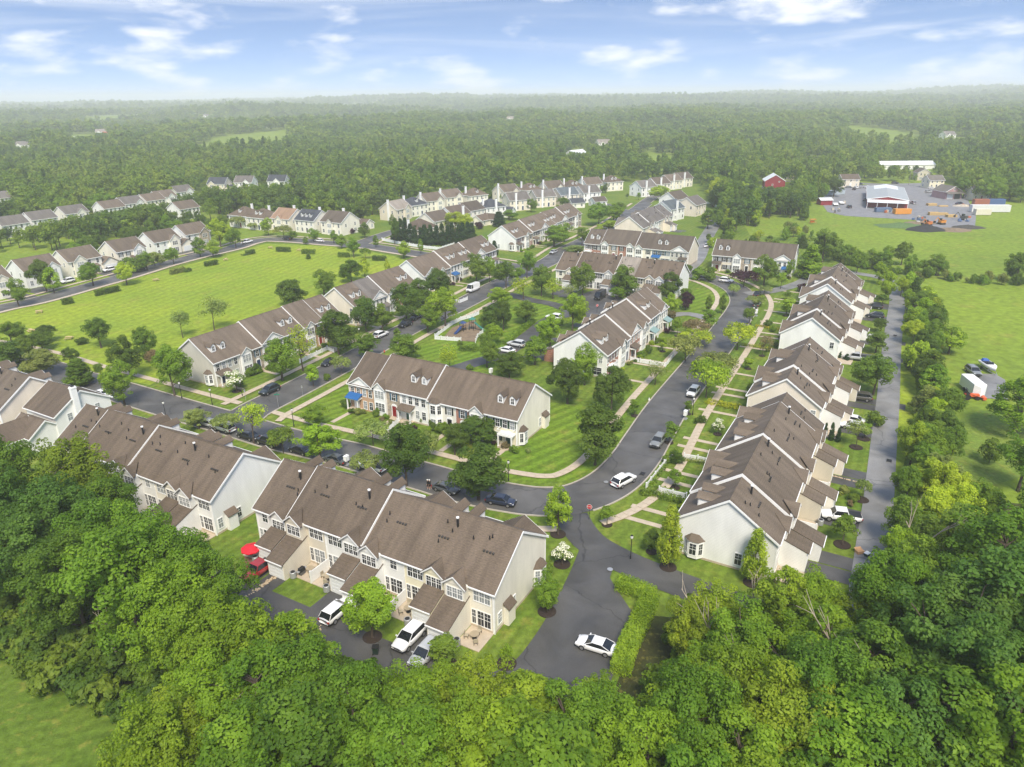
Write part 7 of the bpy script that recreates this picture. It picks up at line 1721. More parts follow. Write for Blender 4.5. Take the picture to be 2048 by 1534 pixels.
# stop signs, street sign, mailboxes, hydrants
M_RED = mat('sign_red', (0.45, 0.015, 0.02), 0.4, 0.05, 2); M_SGREEN = mat('sign_green', (0.01, 0.20, 0.12), 0.4, 0.05, 2)
def text_mesh(txt, size):
    cu_ = bpy.data.curves.new('lettering', 'FONT'); cu_.body = txt; cu_.size = size; cu_.align_x = 'CENTER'; cu_.align_y = 'CENTER'; cu_.extrude = 0.004
    o = bpy.data.objects.new('lettering', cu_); COL.objects.link(o)
    dg = bpy.context.evaluated_depsgraph_get(); me = bpy.data.meshes.new_from_object(o.evaluated_get(dg)); me.materials.clear(); me.materials.append(M_TRIM)
    bpy.data.objects.remove(o)
    return me
STOPT = text_mesh('STOP', 0.26)
def stop_sign(x, y, face, lb):
    p = W(x, y); root = empty('stop_sign', (p.x, p.y, 0.05), R(face)); tag(root, lb, 'stop sign')
    MB().box(-0.035, 0.02, 0, 0.035, 0.07, 2.5).obj('post', M_DARK, root)
    o8 = lambda r, yy: [(r * math.cos((k + .5) * math.pi / 4), yy, 2.2 + r * math.sin((k + .5) * math.pi / 4)) for k in range(8)]
    MB().hull8(o8(0.42, 0.012), o8(0.42, 0.02)).obj('border', M_TRIM, root)
    MB().hull8(o8(0.38, 0.004), o8(0.38, 0.011)).obj('plate', M_RED, root)
    o = add('lettering', STOPT, root, (0, 0.0, 2.2)); o.rotation_euler = (R(90), 0, 0)
stop_sign(1178, 1040, 150 - 90 - 75, 'red stop sign where the alley meets the street bend')
stop_sign(1194, 626, 20, 'red stop sign at the court in front of the black van')
p = W(557, 814); root = empty('street_name_sign', (p.x, p.y, 0.05)); tag(root, 'green street name sign on a post at the junction', 'street sign')
MB().tube((0, 0, 0), (0, 0, 2.9), 0.035, 0.035, 6).obj('post', M_GALV, root); MB().box(-0.55, -0.02, 2.6, 0.55, 0.02, 2.8).obj('name_plate', M_SGREEN, root); MB().box(-0.02, -0.5, 2.82, 0.02, 0.5, 3.0).obj('name_plate', M_SGREEN, root)
for x, y, lb in [(492, 801, 'small grey sign on a post by the corner lawn'), (606, 793, 'small grey sign on a post beside the striped lawn')]:
    p = W(x, y); root = empty('parking_sign', (p.x, p.y, 0.05)); tag(root, lb, 'sign'); MB().tube((0, 0, 0), (0, 0, 2.4), 0.03, 0.03, 6).obj('post', M_GALV, root); MB().box(-0.16, -0.05, 1.9, 0.16, -0.03, 2.4).obj('plate', M_GALV, root)
for x, y, lb in [(694, 930, 'white cluster mailbox by the long row street'), (1370, 838, 'white cluster mailbox on the alley rows sidewalk'), (1512, 632, 'white cluster mailbox near the top of the street'), (982, 752, 'white cluster mailbox behind the blue-porch row')]:
    p = W(x, y); root = empty('cluster_mailbox', (p.x, p.y, 0.08), R(60.3)); tag(root, lb, 'mailbox')
    MB().box(-0.15, -0.15, 0, 0.15, 0.15, 0.75).box(-0.5, -0.4, -0.05, 0.5, 0.4, 0.06).obj('pedestal', M_GALV, root); MB().box(-0.42, -0.28, 0.75, 0.42, 0.28, 1.65).box(-0.46, -0.32, 1.65, 0.46, 0.32, 1.72).obj('box', M_TRIM, root)
    dm_ = MB().box(-0.18, -0.005, 0, 0.18, 0.005, 0.2).mesh('compartment_door', M_GDOOR)
    for r_ in range(3):
        for c_ in (-1, 1): add('compartment_door', dm_, root, (c_ * 0.2, -0.288, 0.82 + r_ * 0.26))
M_HYD = mat('hydrant_orange', (0.55, 0.10, 0.03), 0.5, 0.1, 4)
for x, y, lb in [(769, 706, 'orange fire hydrant on the verge of the playground street'), (1298, 803, 'pale hydrant by the kerb of the straight street'), (347, 851, 'pale hydrant beside the lower left sidewalk')]:
    p = W(x, y); root = empty('fire_hydrant', (p.x, p.y, 0.05)); tag(root, lb, 'hydrant'); mm_ = M_HYD if 'orange' in lb else M_TRIM
    MB().tube((0, 0, 0), (0, 0, 0.6), 0.13, 0.12, 8).tube((0, 0, 0.6), (0, 0, 0.78), 0.15, 0.04, 8).obj('barrel', mm_, root, True); MB().tube((-0.2, 0, 0.42), (0.2, 0, 0.42), 0.06, 0.06, 6).obj('nozzle', mm_, root)

# ================================================================== playground
pg = W(912, 668)
sheet('playground_surface', wp((882, 680), (905, 655), (950, 640), (962, 660), (950, 684)), M_EARTH, z=0.09)
M_PBLUE = mat('play_blue', (0.04, 0.07, 0.20), 0.35, 0.06, 2); M_PGREEN = mat('play_green', (0.05, 0.20, 0.16), 0.35, 0.06, 2)
def play(px, py, lb, m, rz, hgt):
    p = W(px, py); root = empty('play_structure', (p.x, p.y, 0.09), rz); tag(root, lb, 'slide')
    for sx in (-0.6, 0.6):
        for sy in (-0.6, 0.6): MB().tube((sx, sy, 0), (sx, sy, hgt + 1.0), 0.06, 0.06, 6).obj('post', M_DARK, root)
    MB().box(-0.65, -0.65, hgt - 0.08, 0.65, 0.65, hgt).obj('deck', M_WOOD, root)
    MB().hull8([(-0.8, -0.8, hgt + 1.0), (0.8, -0.8, hgt + 1.0), (0.8, 0.8, hgt + 1.0), (-0.8, 0.8, hgt + 1.0)], [(-0.05, -0.05, hgt + 1.6), (0.05, -0.05, hgt + 1.6), (0.05, 0.05, hgt + 1.6), (-0.05, 0.05, hgt + 1.6)]).obj('canopy', m, root)
    sl = MB()
    for k in range(6):
        a, b = k / 6, (k + 1) / 6
        xa, xb = 0.65 + 3.2 * a, 0.65 + 3.2 * b; za, zb = hgt * (1 - a) ** 1.2 + 0.15, hgt * (1 - b) ** 1.2 + 0.15
        sl.hull8([(xa, -0.32, za - 0.04), (xb, -0.32, zb - 0.04), (xb, 0.32, zb - 0.04), (xa, 0.32, za - 0.04)], [(xa, -0.32, za), (xb, -0.32, zb), (xb, 0.32, zb), (xa, 0.32, za)])
        for s in (-0.34, 0.3): sl.hull8([(xa, s, za), (xb, s, zb), (xb, s + 0.04, zb), (xa, s + 0.04, za)], [(xa, s, za + 0.22), (xb, s, zb + 0.22), (xb, s + 0.04, zb + 0.22), (xa, s + 0.04, za + 0.22)])
    sl.obj('slide', m, root)
    ld = MB()
    for k in range(5): ld.tube((-0.7 - 0.08 * (5 - k), -0.3, 0.25 + k * hgt / 5), (-0.7 - 0.08 * (5 - k), 0.3, 0.25 + k * hgt / 5), 0.03, 0.03, 5)
    ld.tube((-1.15, -0.3, 0), (-0.65, -0.3, hgt), 0.03, 0.03, 5).tube((-1.15, 0.3, 0), (-0.65, 0.3, hgt), 0.03, 0.03, 5); ld.obj('ladder', m, root)
play(945, 660, 'green slide tower in the playground', M_PGREEN, R(-25), 2.0)
play(926, 662, 'low blue climbing slide in the playground', M_PBLUE, R(-120), 1.2)

# ================================================================== patios of the long row, umbrella, air conditioners
def in_row(key, x, y): v = ROWS[key]['M'] @ Vector((x, y, 0)); return v
M_REDCLOTH = mat('red_canvas', (0.62, 0.015, 0.03), 0.7, 0.08, 2)
p = W(507, 1122); root = empty('patio_umbrella', (p.x, p.y, 0.06)); tag(root, 'open red patio umbrella at the end of the long row', 'umbrella')
MB().tube((0, 0, 0), (0, 0, 2.5), 0.03, 0.03, 6).obj('pole', M_DARK, root)
cv = MB(); n8 = 8
for k in range(n8):
    a, b = 2 * math.pi * k / n8, 2 * math.pi * (k + 1) / n8
    cv.poly([(1.4 * math.cos(a), 1.4 * math.sin(a), 2.02), (1.4 * math.cos(b), 1.4 * math.sin(b), 2.02), (0, 0, 2.55)]); cv.poly([(1.4 * math.cos(a), 1.4 * math.sin(a), 2.02), (1.4 * math.cos(b), 1.4 * math.sin(b), 2.02), (1.4 * math.cos(b), 1.4 * math.sin(b), 1.87), (1.4 * math.cos(a), 1.4 * math.sin(a), 1.87)])
cv.obj('canopy', M_REDCLOTH, root)
ribs = MB()
for k in range(n8): a = 2 * math.pi * k / n8; ribs.tube((1.38 * math.cos(a), 1.38 * math.sin(a), 2.0), (0, 0, 2.5), 0.012, 0.012, 4)
ribs.obj('ribs', M_DARK, root)
sheet('brick_patio', wp((488, 1108), (528, 1098), (545, 1130), (520, 1152), (492, 1140)), mat('brick_paving', (0.20, 0.10, 0.07), 0.85, 0.3, 3), z=0.061)
ACM = (MB().tube((0, 0, 0.05), (0, 0, 0.85), 0.42, 0.42, 14).mesh('casing', mat('ac_grey', (0.30, 0.31, 0.30), 0.6, 0.1, 5, stretch=(1, 1, 12))), MB().tube((0, 0, 0.85), (0, 0, 0.9), 0.44, 0.40, 14).mesh('top_ring', M_GALV), MB().tube((0, 0, 0.86), (0, 0, 0.91), 0.30, 0.30, 12).mesh('fan_grille', M_DARK))
TBM = (MB().tube((0, 0, 0.68), (0, 0, 0.72), 0.55, 0.55, 12).mesh('table_top', mat('tan_table', (0.35, 0.29, 0.20), 0.5)), MB().tube((0, 0, 0), (0, 0, 0.68), 0.04, 0.04, 6).tube((0, 0, 0), (0, 0, 0.04), 0.3, 0.3, 8).mesh('pedestal', M_DARK))
CHS = (MB().box(-0.25, -0.25, 0.40, 0.25, 0.25, 0.46).mesh('seat', mat('tan_sling', (0.38, 0.33, 0.24), 0.8)), MB().box(-0.25, 0.20, 0.46, 0.25, 0.26, 0.95).mesh('backrest', _mc['tan_sling']), MB().box(-0.02, -0.02, 0, 0.02, 0.02, 0.40).mesh('leg', M_DARK))
GRL = (MB().box(-0.45, -0.28, 0.55, 0.45, 0.28, 0.75).box(-0.4, -0.26, 0.75, 0.4, 0.24, 1.05).mesh('grill_hood', M_DARK), MB().box(-0.4, -0.25, 0.08, 0.4, 0.25, 0.55).mesh('cabinet', mat('grill_grey', (0.12, 0.12, 0.12), 0.5)), MB().box(-0.8, -0.24, 0.72, -0.46, 0.24, 0.76).box(0.46, -0.24, 0.72, 0.8, 0.24, 0.76).mesh('side_shelf', M_GALV))
BINM = (MB().hull8([(-0.24, -0.26, 0.05), (0.24, -0.26, 0.05), (0.24, 0.26, 0.05), (-0.24, 0.26, 0.05)], [(-0.3, -0.34, 1.0), (0.3, -0.34, 1.0), (0.3, 0.34, 1.0), (-0.3, 0.34, 1.0)]).mesh('bin_body', mat('dark_green_bin', (0.015, 0.03, 0.02), 0.5)), MB().box(-0.33, -0.38, 1.0, 0.33, 0.36, 1.07).mesh('lid', mat('bin_lid', (0.02, 0.02, 0.02), 0.5)), MB().tube((-0.3, 0.28, 0.1), (0.3, 0.28, 0.1), 0.1, 0.1, 8).mesh('wheels', M_RUBBER))
def things(name, parts, loc, rz, lb, cat, grp=None):
    o = empty(name, loc, rz); tag(o, lb, cat, grp)
    for nm, me in parts: add(nm, me, o)
    return o
unitname = {0: 'end unit with the bay', 1: 'yellow-sided unit', 2: 'white unit beside the yellow-sided one', 3: 'white unit in the middle', 4: 'tan-sided unit', 5: 'unit by the red umbrella'}
A = ROWS['A']
for i in range(6):
    x0 = -A['L'] / 2 + i * A['uw']; x1 = x0 + A['uw']; hi = i % 2 == 0
    ox = (x0 + 1.65) if hi else (x1 - 1.65); yr = A['D'] / 2
    gxe = (x1 - 3.5) if hi else (x0 + 3.5)
    v = in_row('A', gxe, yr + 3.6)
    things('air_conditioner', list(zip(('casing', 'top_ring', 'fan_grille'), ACM)), (v.x, v.y, 0.05), 0, 'round grey air conditioner at the patio of the ' + unitname[i], 'air conditioner')
    if i in (0, 1, 3, 4):
        v = in_row('A', ox, yr + 1.8); rz = R(20 * i)
        things('patio_table', list(zip(('table_top', 'pedestal'), TBM)), (v.x, v.y, 0.1), 0, 'round patio table behind the ' + unitname[i], 'table')
        for k in range(3):
            a = R(60 + 110 * k + 30 * i); v2 = v + Vector((math.cos(a) * 0.95, math.sin(a) * 0.95, 0))
            c_ = empty('patio_chair', (v2.x, v2.y, 0.1), a - math.pi / 2); tag(c_, 'tan patio chair at the table behind the ' + unitname[i], 'chair', 'patio chairs behind the ' + unitname[i])
            add('seat', CHS[0], c_); add('backrest', CHS[1], c_)
            for sx in (-.22, .22):
                for sy in (-.22, .22): add('leg', CHS[2], c_, (sx, sy, 0))
    if i in (2, 4, 5):
        v = in_row('A', ox + 0.7, yr + 2.6); things('barbecue_grill', list(zip(('grill_hood', 'cabinet', 'side_shelf'), GRL)), (v.x, v.y, 0.1), R(60), 'black barbecue grill behind the ' + unitname[i], 'grill')
for (x, y, lb) in [(752, 1308, 'dark bin at the corner of the rear alley lawn'), (1200, 642, 'dark bin by the court of the black van'), (1150, 618, 'black wheeled bin near the black van')]:
    p = W(x, y); things('wheeled_bin', list(zip(('bin_body', 'lid', 'wheels'), BINM)), (p.x, p.y, 0.06), R(rnd.uniform(0, 180)), lb, 'bin')
for k, (x, y) in enumerate(((1664, 1010), (1640, 1050), (1650, 905), (1668, 850), (1690, 800), (1654, 985))):
    p = W(x, y); things('air_conditioner', list(zip(('casing', 'top_ring', 'fan_grille'), ACM)), (p.x, p.y, 0.05), 0, 'grey air conditioner in the rear yards along the alley', 'air conditioner', 'alley yard air conditioners')
# stone strips between the rear driveways
M_PEBBLE = mat('river_pebbles', (0.50, 0.40, 0.27), 0.8, 0.4, 5, bump=0.8, bscale=7)
pb = MB().hull8([(math.cos(t * 1.047) * .16, math.sin(t * 1.047) * .12, 0) for t in range(6)], [(math.cos(t * 1.047) * .09, math.sin(t * 1.047) * .07, 0.11) for t in range(6)]).mesh('stone', M_PEBBLE)
def stones(a, b, lb, n=42):
    pa, pb_ = W(*a), W(*b); root = sheet('stone_border', [pa + UD * .3, pa - UD * .3, pb_ - UD * .3, pb_ + UD * .3], M_EARTH, z=0.075)
    root['label'] = lb
    for k in range(n):
        q = pa.lerp(pb_, rnd.random()) + UD * rnd.uniform(-.3, .3); add('stone', pb, root, (q.x, q.y, 0.07), rnd.uniform(0, 6), sc=(rnd.uniform(.7, 1.3),) * 3)
stones((862, 1288), (812, 1336), 'strip of tan stones between two rear driveways'); stones((662, 1237), (634, 1264), 'short strip of stones beside the rear alley', 24); stones((563, 1145), (482, 1202), 'long stone edging beside the red pickup', 50); stones((1655, 950), (1735, 970), 'stone strip between alley driveways', 40)
# discarded things at the alley edge
p = W(1724, 1110)
things('storage_tote', [('tub', MB().hull8([(-.3, -.22, 0), (.3, -.22, 0), (.3, .22, 0), (-.3, .22, 0)], [(-.38, -.28, .42), (.38, -.28, .42), (.38, .28, .42), (-.38, .28, .42)]).mesh('tub', mat('dark_teal_plastic', (0.02, 0.08, 0.07), .4))), ('lid', MB().box(-.4, -.3, .42, .4, .3, .48).mesh('lid', M_TRIM))], (p.x + 0.5, p.y - 0.3, 0.11), 0.6, 'dark tote with white lid left at the alley edge', 'tote')
things('cardboard_box', [('carton', MB().box(-.5, -.35, 0, .5, .35, .4).mesh('carton', mat('cardboard', (0.50, 0.29, 0.15), .8))), ('flap', MB().hull8([(-.5, .35, .40), (.5, .35, .40), (.5, .36, .43), (-.5, .36, .43)], [(-.5, .6, .50), (.5, .6, .50), (.5, .61, .53), (-.5, .61, .53)]).mesh('flap', _mc['cardboard']))], (p.x - 0.2, p.y + 0.4, 0.11), 0.2, 'flattened tan cardboard box beside the tote at the alley edge', 'box')

# ================================================================== two walkers by the charcoal car
def person(px, py, head, lb, seed):
    p = W(px, py); root = empty('person', (p.x, p.y, 0.11), R(head)); tag(root, lb, 'person')
    me = bpy.data.meshes.new('body')
    J = dict(pel=(0, 0, .95, .15), che=(0.02, 0, 1.28, .16), nec=(0.02, 0, 1.50, .06), hed=(0.04, 0, 1.64, .10), hd2=(0.05, 0, 1.72, .085), lsh=(0, .2, 1.42, .065), lel=(-.08, .25, 1.14, .05), lwr=(.08, .25, .90, .035), lhd=(.12, .25, .82, .04), rsh=(0, -.2, 1.42, .065), rel=(.06, -.25, 1.14, .05), rwr=(.2, -.25, .93, .035), rhd=(.25, -.25, .86, .04), lhp=(0, .1, .88, .1), lkn=(.12, .1, .50, .065), lan=(-.02, .1, .09, .045), lto=(.12, .1, .04, .04), rhp=(0, -.1, .88, .1), rkn=(-.02, -.1, .48, .065), ran=(-.18, -.1, .10, .045), rto=(-.06, -.1, .04, .04))
    ks = list(J); E_ = [('pel', 'che'), ('che', 'nec'), ('nec', 'hed'), ('hed', 'hd2'), ('che', 'lsh'), ('lsh', 'lel'), ('lel', 'lwr'), ('lwr', 'lhd'), ('che', 'rsh'), ('rsh', 'rel'), ('rel', 'rwr'), ('rwr', 'rhd'), ('pel', 'lhp'), ('lhp', 'lkn'), ('lkn', 'lan'), ('lan', 'lto'), ('pel', 'rhp'), ('rhp', 'rkn'), ('rkn', 'ran'), ('ran', 'rto')]
    me.from_pydata([J[k][:3] for k in ks], [(ks.index(a), ks.index(b)) for a, b in E_], [])
    o = bpy.data.objects.new('tmp_body', me); COL.objects.link(o)
    md = o.modifiers.new('skin', 'SKIN'); o.modifiers.new('sub', 'SUBSURF').levels = 2
    for k, sv in zip(ks, me.skin_vertices[0].data): sv.radius = (J[k][3], J[k][3])
    me.skin_vertices[0].data[0].use_root = True
    bm_ = bpy.data.meshes.new_from_object(o.evaluated_get(bpy.context.evaluated_depsgraph_get())); bpy.data.objects.remove(o)
    sk, dk, wt_ = mat('skin', (0.45, 0.26, 0.18), .6, .05), mat('black_clothes', (0.012, 0.012, 0.014), .8, .1), mat('white_shoes', (.7, .7, .68), .6, .05)
    bm_.materials.clear()
    for q in (sk, dk, wt_): bm_.materials.append(q)
    for f in bm_.polygons:
        z = f.center.z; f.use_smooth = True
        f.material_index = 2 if z < .12 else (0 if z < .5 else (1 if z < 1.48 and not (abs(f.center.y) > .22 and z < 1.12) else 0))
    add('body', bm_, root)
    hc = MB()
    for k in range(6):
        for q in range(10):
            a0, a1 = q * .628, (q + 1) * .628; t0, t1 = k * .26, (k + 1) * .26
            f_ = lambda a, t: (.045 + .118 * math.cos(t) * math.cos(a), .118 * math.cos(t) * math.sin(a), 1.69 + .11 * math.sin(t))
            hc.poly([f_(a0, t0), f_(a1, t0), f_(a1, t1), f_(a0, t1)])
    hc.box(.12, -.08, 1.685, .24, .08, 1.70); hc.obj('white_cap', wt_, root, True)
    for sy in (-.035, .035): MB().box(.128, sy - .012, 1.655, .14, sy + .012, 1.668).obj('eye', M_DARK, root)
    MB().hull8([(.13, -.015, 1.62), (.13, .015, 1.62), (.13, .0, 1.66)], [(.158, -.008, 1.62), (.158, .008, 1.62), (.145, 0, 1.65)]).obj('nose', sk, root)
    fg_ = MB().tube((0, 0, 0), (.01, 0, -.055), .012, .009, 5).mesh('finger', sk)
    for hx, hy, hz in ((.125, .25, .80), (.255, -.25, .84)):
        for k in range(5): add('finger', fg_, root, (hx - .03 + k * .015, hy + (.02 if k % 2 else -.005), hz - (.0 if k else -.03)))
person(856.5, 979.5, 150, 'walker in black clothes and white cap beside the charcoal car, nearer the kerb', 1)
person(860.5, 980.0, 150, 'walker in black clothes and white cap beside the charcoal car, nearer the car', 2)
# picnic tables on the field
PIC = (MB().box(-.9, -.38, .72, .9, .38, .77).mesh('table_top', mat('pale_timber', (0.50, 0.36, 0.20), .8, .2, 3)), MB().box(-.9, -.16, .43, .9, .12, .47).mesh('bench', _mc['pale_timber']), MB().tube((0, -.7, 0), (0, -.2, .72), .05, .05, 5).tube((0, .7, 0), (0, .2, .72), .05, .05, 5).box(-.04, -.75, .38, .04, .75, .43).mesh('leg_frame', _mc['pale_timber']))
for k, (x, y, lb) in enumerate([(79, 626, 'picnic table near the far street edge of the field'), (312, 562, 'picnic table between hedge blocks on the field'), (452, 521, 'picnic table near the far corner of the field'), (63, 664, 'picnic table among the young trees at the near field edge'), (139, 679, 'picnic table beside the dark bush on the field'), (541, 497, 'picnic table under the far hedge blocks'), (598, 502, 'picnic table beside the longest far hedge')]):
    p = W(x, y); o = empty('picnic_table', (p.x, p.y, 0.03), R(20 + 40 * k)); tag(o, lb, 'picnic table')
    add('table_top', PIC[0], o); add('bench', PIC[1], o, (0, -.72, 0)); add('bench', PIC[1], o, (0, .76, 0)); add('leg_frame', PIC[2], o, (-.7, 0, 0)); add('leg_frame', PIC[2], o, (.7, 0, 0))

# ================================================================== barn, yard, boat
M_BARN = siding('barn_red', (0.24, 0.022, 0.03)); M_BARNW = mat('white_barn_roof', (0.66, 0.68, 0.68), 0.45, 0.10, 0.4, stretch=(6, 1, 1)); M_SHEDG = mat('grey_metal_roof', (0.33, 0.35, 0.35), 0.5, 0.12, 0.3, stretch=(5, 1, 1))
def farm(label, name, px, z, rot, w, d, eave, ridge, wallm, roofm, cat='barn', doors=(), wins=(), xy=None):
    c = xy or W(px[0], px[1], z); root = empty(name, (c.x, c.y, 0), R(rot)); tag(root, label, cat)
    house_shell(root, -w / 2, w / 2, d, eave, ridge, wallm); gable_roof(root, -w / 2, w / 2, d, eave, ridge, roofm, cap=False)
    rake(root, -w / 2 - 0.3, d, eave, ridge, -1); rake(root, w / 2 + 0.3, d, eave, ridge, 1)
    for (f, x, y, zz, ww, hh) in wins: win(root, x, y, zz, ww, hh, f)
    for (f, x, y, ww, hh) in doors: garage_door(root, x, y, 0.02, f, ww, hh)
    return root
b = farm('red timber barn with white roof and pale stone base', 'red_barn', (1549, 352), 8.5, 90 - 12, 13, 12.5, 6.0, 9.8, M_BARN, M_BARNW, wins=(('L', -6.5, 1.5, 3.2, .9, .9), ('L', -6.5, -2.5, 5.2, .8, .8)))
MB().box(-6.58, -6.33, 0, 6.58, 6.33, 1.4).obj('stone_base', mat('whitewashed_stone', (0.62, 0.60, 0.55), .8, .15, 1), b)
sw = 20.0
sh = farm('large red shed with pale metal roof in the gravel yard', 'machinery_shed', None, 0, 65, 62, sw, 4.4, 6.0, M_BARN, M_SHEDG, xy=Vector((205.8 + 31 * math.cos(R(65)), 396.0 + 31 * math.sin(R(65)))), cat='shed')
MB().slab([(-31.2, -sw / 2, 4.3), (-37, -sw / 2, 3.5), (-37, sw / 2, 3.5), (-31.2, sw / 2, 4.3)], 0.15).obj('lean_to_roof', M_BARNW, sh)
for k in range(5): MB().box(-36.8, -sw / 2 + 0.2 + k * (sw - .4) / 4 - .1, 0, -36.6, -sw / 2 + 0.2 + k * (sw - .4) / 4 + .1, 3.4).obj('post', M_TRIM, sh)
for s_ in (-1, 1): MB().slab([(12, s_ * (sw / 2 + .4), 4.46), (31.4, s_ * (sw / 2 + .4), 4.46), (31.4, 0, 6.22), (12, 0, 6.22)], .1).obj('pale_roof_panels', M_BARNW, sh)
farm('long low white building with white roof across the farm road', 'white_stable', (1810, 322), 6, -2, 44, 14, 3.6, 6.0, siding('white', SID['white']), M_BARNW, cat='building', wins=tuple(('F', -15 + 7 * k, -7, 1.2, 1.6, 1.2) for k in range(5)))
farm('small red shed with white roof beside the gravel yard trees', 'garden_shed', (1650, 396), 3.6, 0, 6.5, 6.0, 2.8, 3.7, M_BARN, M_BARNW, cat='shed')
g = farm('pink gabled garage with one white door and one bay painted dark', 'farm_garage', (1897, 372), 6.8, 90 + 6, 12, 10.5, 4.2, 7.2, siding('dusty_pink', (0.42, 0.25, 0.25)), roof_mat('grey'), cat='garage', doors=(('L', -6, 2.2, 3.6, 3.0),), wins=(('L', -6, 0, 5.0, .9, 1.1),))
MB().box(-6.04, -4.2, 0, -5.9, -0.6, 3.0).obj('dark_bay_panel', M_DARK, g)  # black panel on the solid wall, painted in for the bay's inner shade
MB().slab([(-6, -5.6, 4.3), (-8.5, -5.6, 3.4), (-8.5, 5.6, 3.4), (-6, 5.6, 4.3)], .14).obj('canopy_roof', roof_mat('grey'), g)
for lb, px, rot, wl_, rf_, w_, d_ in [('yellowish farmhouse with grey roof beside the pink garage', (1868, 352), 4, 'yellow', 'grey', 10, 9), ('grey shingled house with white gable across the farm road', (1846, 338), 80, 'khaki', 'dark', 10, 9), ('pale house with stone chimney behind the white trailer', (1959, 372), 3, 'yellow', 'grey', 11, 8), ('dark-roofed house with two dormers behind the red barn', (1570, 337), -4, 'tan', 'slate', 12, 9), ('brown roof half hidden across the farm road', (1698, 350), 2, 'tan', 'brown', 12, 8)]:
    make_house(lb, None, px, 7.5, rot, w_, d_, 5.2, 8.0, wall=wl_, roof=rf_, win_front=3, ends=(1, -1), dorms=2 if 'dormers' in lb else 0)
wbp = WT(165, 287); o = farm('long white barn roof far off in the left woods', 'white_barn', None, 0, -20, 44, 16, 5, 8.5, siding('white', SID['white']), M_BARNW, xy=Vector((wbp.x, wbp.y)), wins=(('F', 0, -8, 1.5, 1.5, 1.2),)); o.location.z = terrain(wbp.x, wbp.y)
rbp = WT(222, 276); o = farm('small red-roofed farm building far off on the left', 'farm_building', None, 0, 10, 20, 12, 5, 8.5, siding('white', SID['white']), mat('red_tin_roof', (0.35, 0.06, 0.04), .6, .1, 1), xy=Vector((rbp.x, rbp.y)), wins=(('F', 0, -6, 1.5, 1.5, 1.2),)); o.location.z = terrain(rbp.x, rbp.y)
o = farm('big white metal-roofed house in the middle of the far woods', 'white_barn', (1152, 305), 7, 50, 22, 12, 6, 9.5, siding('white', SID['white']), M_BARNW, wins=(('F', 0, -6, 1.5, 1.5, 1.2), ('L', -11, 2, 3, 1.2, 1.2)))
# utility poles along the farm road
M_POLE = mat('pole_timber', (0.20, 0.17, 0.14), .9, .2, 3)
for k, (x, y, lb) in enumerate([(1704, 362, 'wooden utility pole by the parked farm cars'), (1817, 370, 'wooden utility pole at the mouth of the farm drive'), (1539, 352, 'wooden utility pole beside the red barn'), (1417, 338, 'wooden utility pole at the edge of the far firs')]):
    p = W(x, y); r_ = empty('utility_pole', (p.x, p.y, 0)); tag(r_, lb, 'utility pole'); MB().tube((0, 0, 0), (0, 0, 11), .17, .11, 7).obj('pole', M_POLE, r_); MB().box(-1.2, -.07, 10.1, 1.2, .07, 10.25).obj('crossarm', M_POLE, r_)
    for q in (-1.1, -.5, .5, 1.1): MB().tube((q, 0, 10.25), (q, 0, 10.45), .05, .05, 6).obj('insulator', M_TRIM, r_)
# yard contents
M_LUM = mat('stacked_timber', (0.48, 0.33, 0.14), .85, .25, 2, stretch=(1, 4, 8))
plank = MB().box(-2.4, -.28, 0, 2.4, .28, .26).mesh('timber_bundle', M_LUM)
for k, (x, y, n1, n2, lb) in enumerate([(1862, 411, 4, 4, 'rear stack of orange-brown timber bundles in the yard'), (1885, 413, 3, 2, 'low brown timber stack behind the yellow ones'), (1866, 430, 4, 5, 'yellow timber stack in the middle of the yard'), (1884, 430, 3, 4, 'pale yellow timber stack next to the middle one'), (1901, 434, 4, 4, 'yellow timber stack nearest the excavator')]):
    p = W(x, y); r_ = empty('timber_stack', (p.x, p.y, 0.08), R(rnd.uniform(-6, 6))); tag(r_, lb, 'timber stack')
    for i in range(n1):
        for j in range(n2): add('timber_bundle', plank, r_, (0, (i - n1 / 2) * .7, j * .3))
def excavator(x, y, rz, col, lb):
    p = W(x, y); r_ = empty('excavator', (p.x, p.y, 0.08), R(rz)); tag(r_, lb, 'excavator')
    for s in (-1, 1): MB().hull8([(-1.5, s * 1.1 - .25, .1), (1.5, s * 1.1 - .25, .1), (1.5, s * 1.1 + .25, .1), (-1.5, s * 1.1 + .25, .1)], [(-1.2, s * 1.1 - .25, .8), (1.2, s * 1.1 - .25, .8), (1.2, s * 1.1 + .25, .8), (-1.2, s * 1.1 + .25, .8)]).obj('track', M_RUBBER, r_)
    MB().box(-1.6, -1.1, .85, 1.0, 1.1, 1.7).box(-1.6, -1.1, 1.7, -.5, 1.1, 2.1).obj('body', M_PLAIN, r_, color=col); MB().box(-.2, -1.05, 1.7, 1.0, -.1, 2.8).obj('cab', M_CARGLASS, r_)
    MB().tube((1.0, .3, 1.5), (2.6, .3, 3.4), .2, .17, 6).tube((2.6, .3, 3.4), (4.0, .3, 1.8), .16, .13, 6).obj('boom', M_PLAIN, r_, color=col); MB().box(3.7, -.2, .9, 4.3, .8, 1.8).obj('bucket', M_DARK, r_)
OR_ = (0.55, 0.22, 0.03)
excavator(1882, 449, 190, OR_, 'orange excavator at the front of the yard'); excavator(1855, 452, 200, (0.50, 0.16, 0.03), 'orange loader beside the black soil heap'); excavator(1925, 440, 120, (0.06, 0.06, 0.05), 'dark machine at the right edge of the yard')
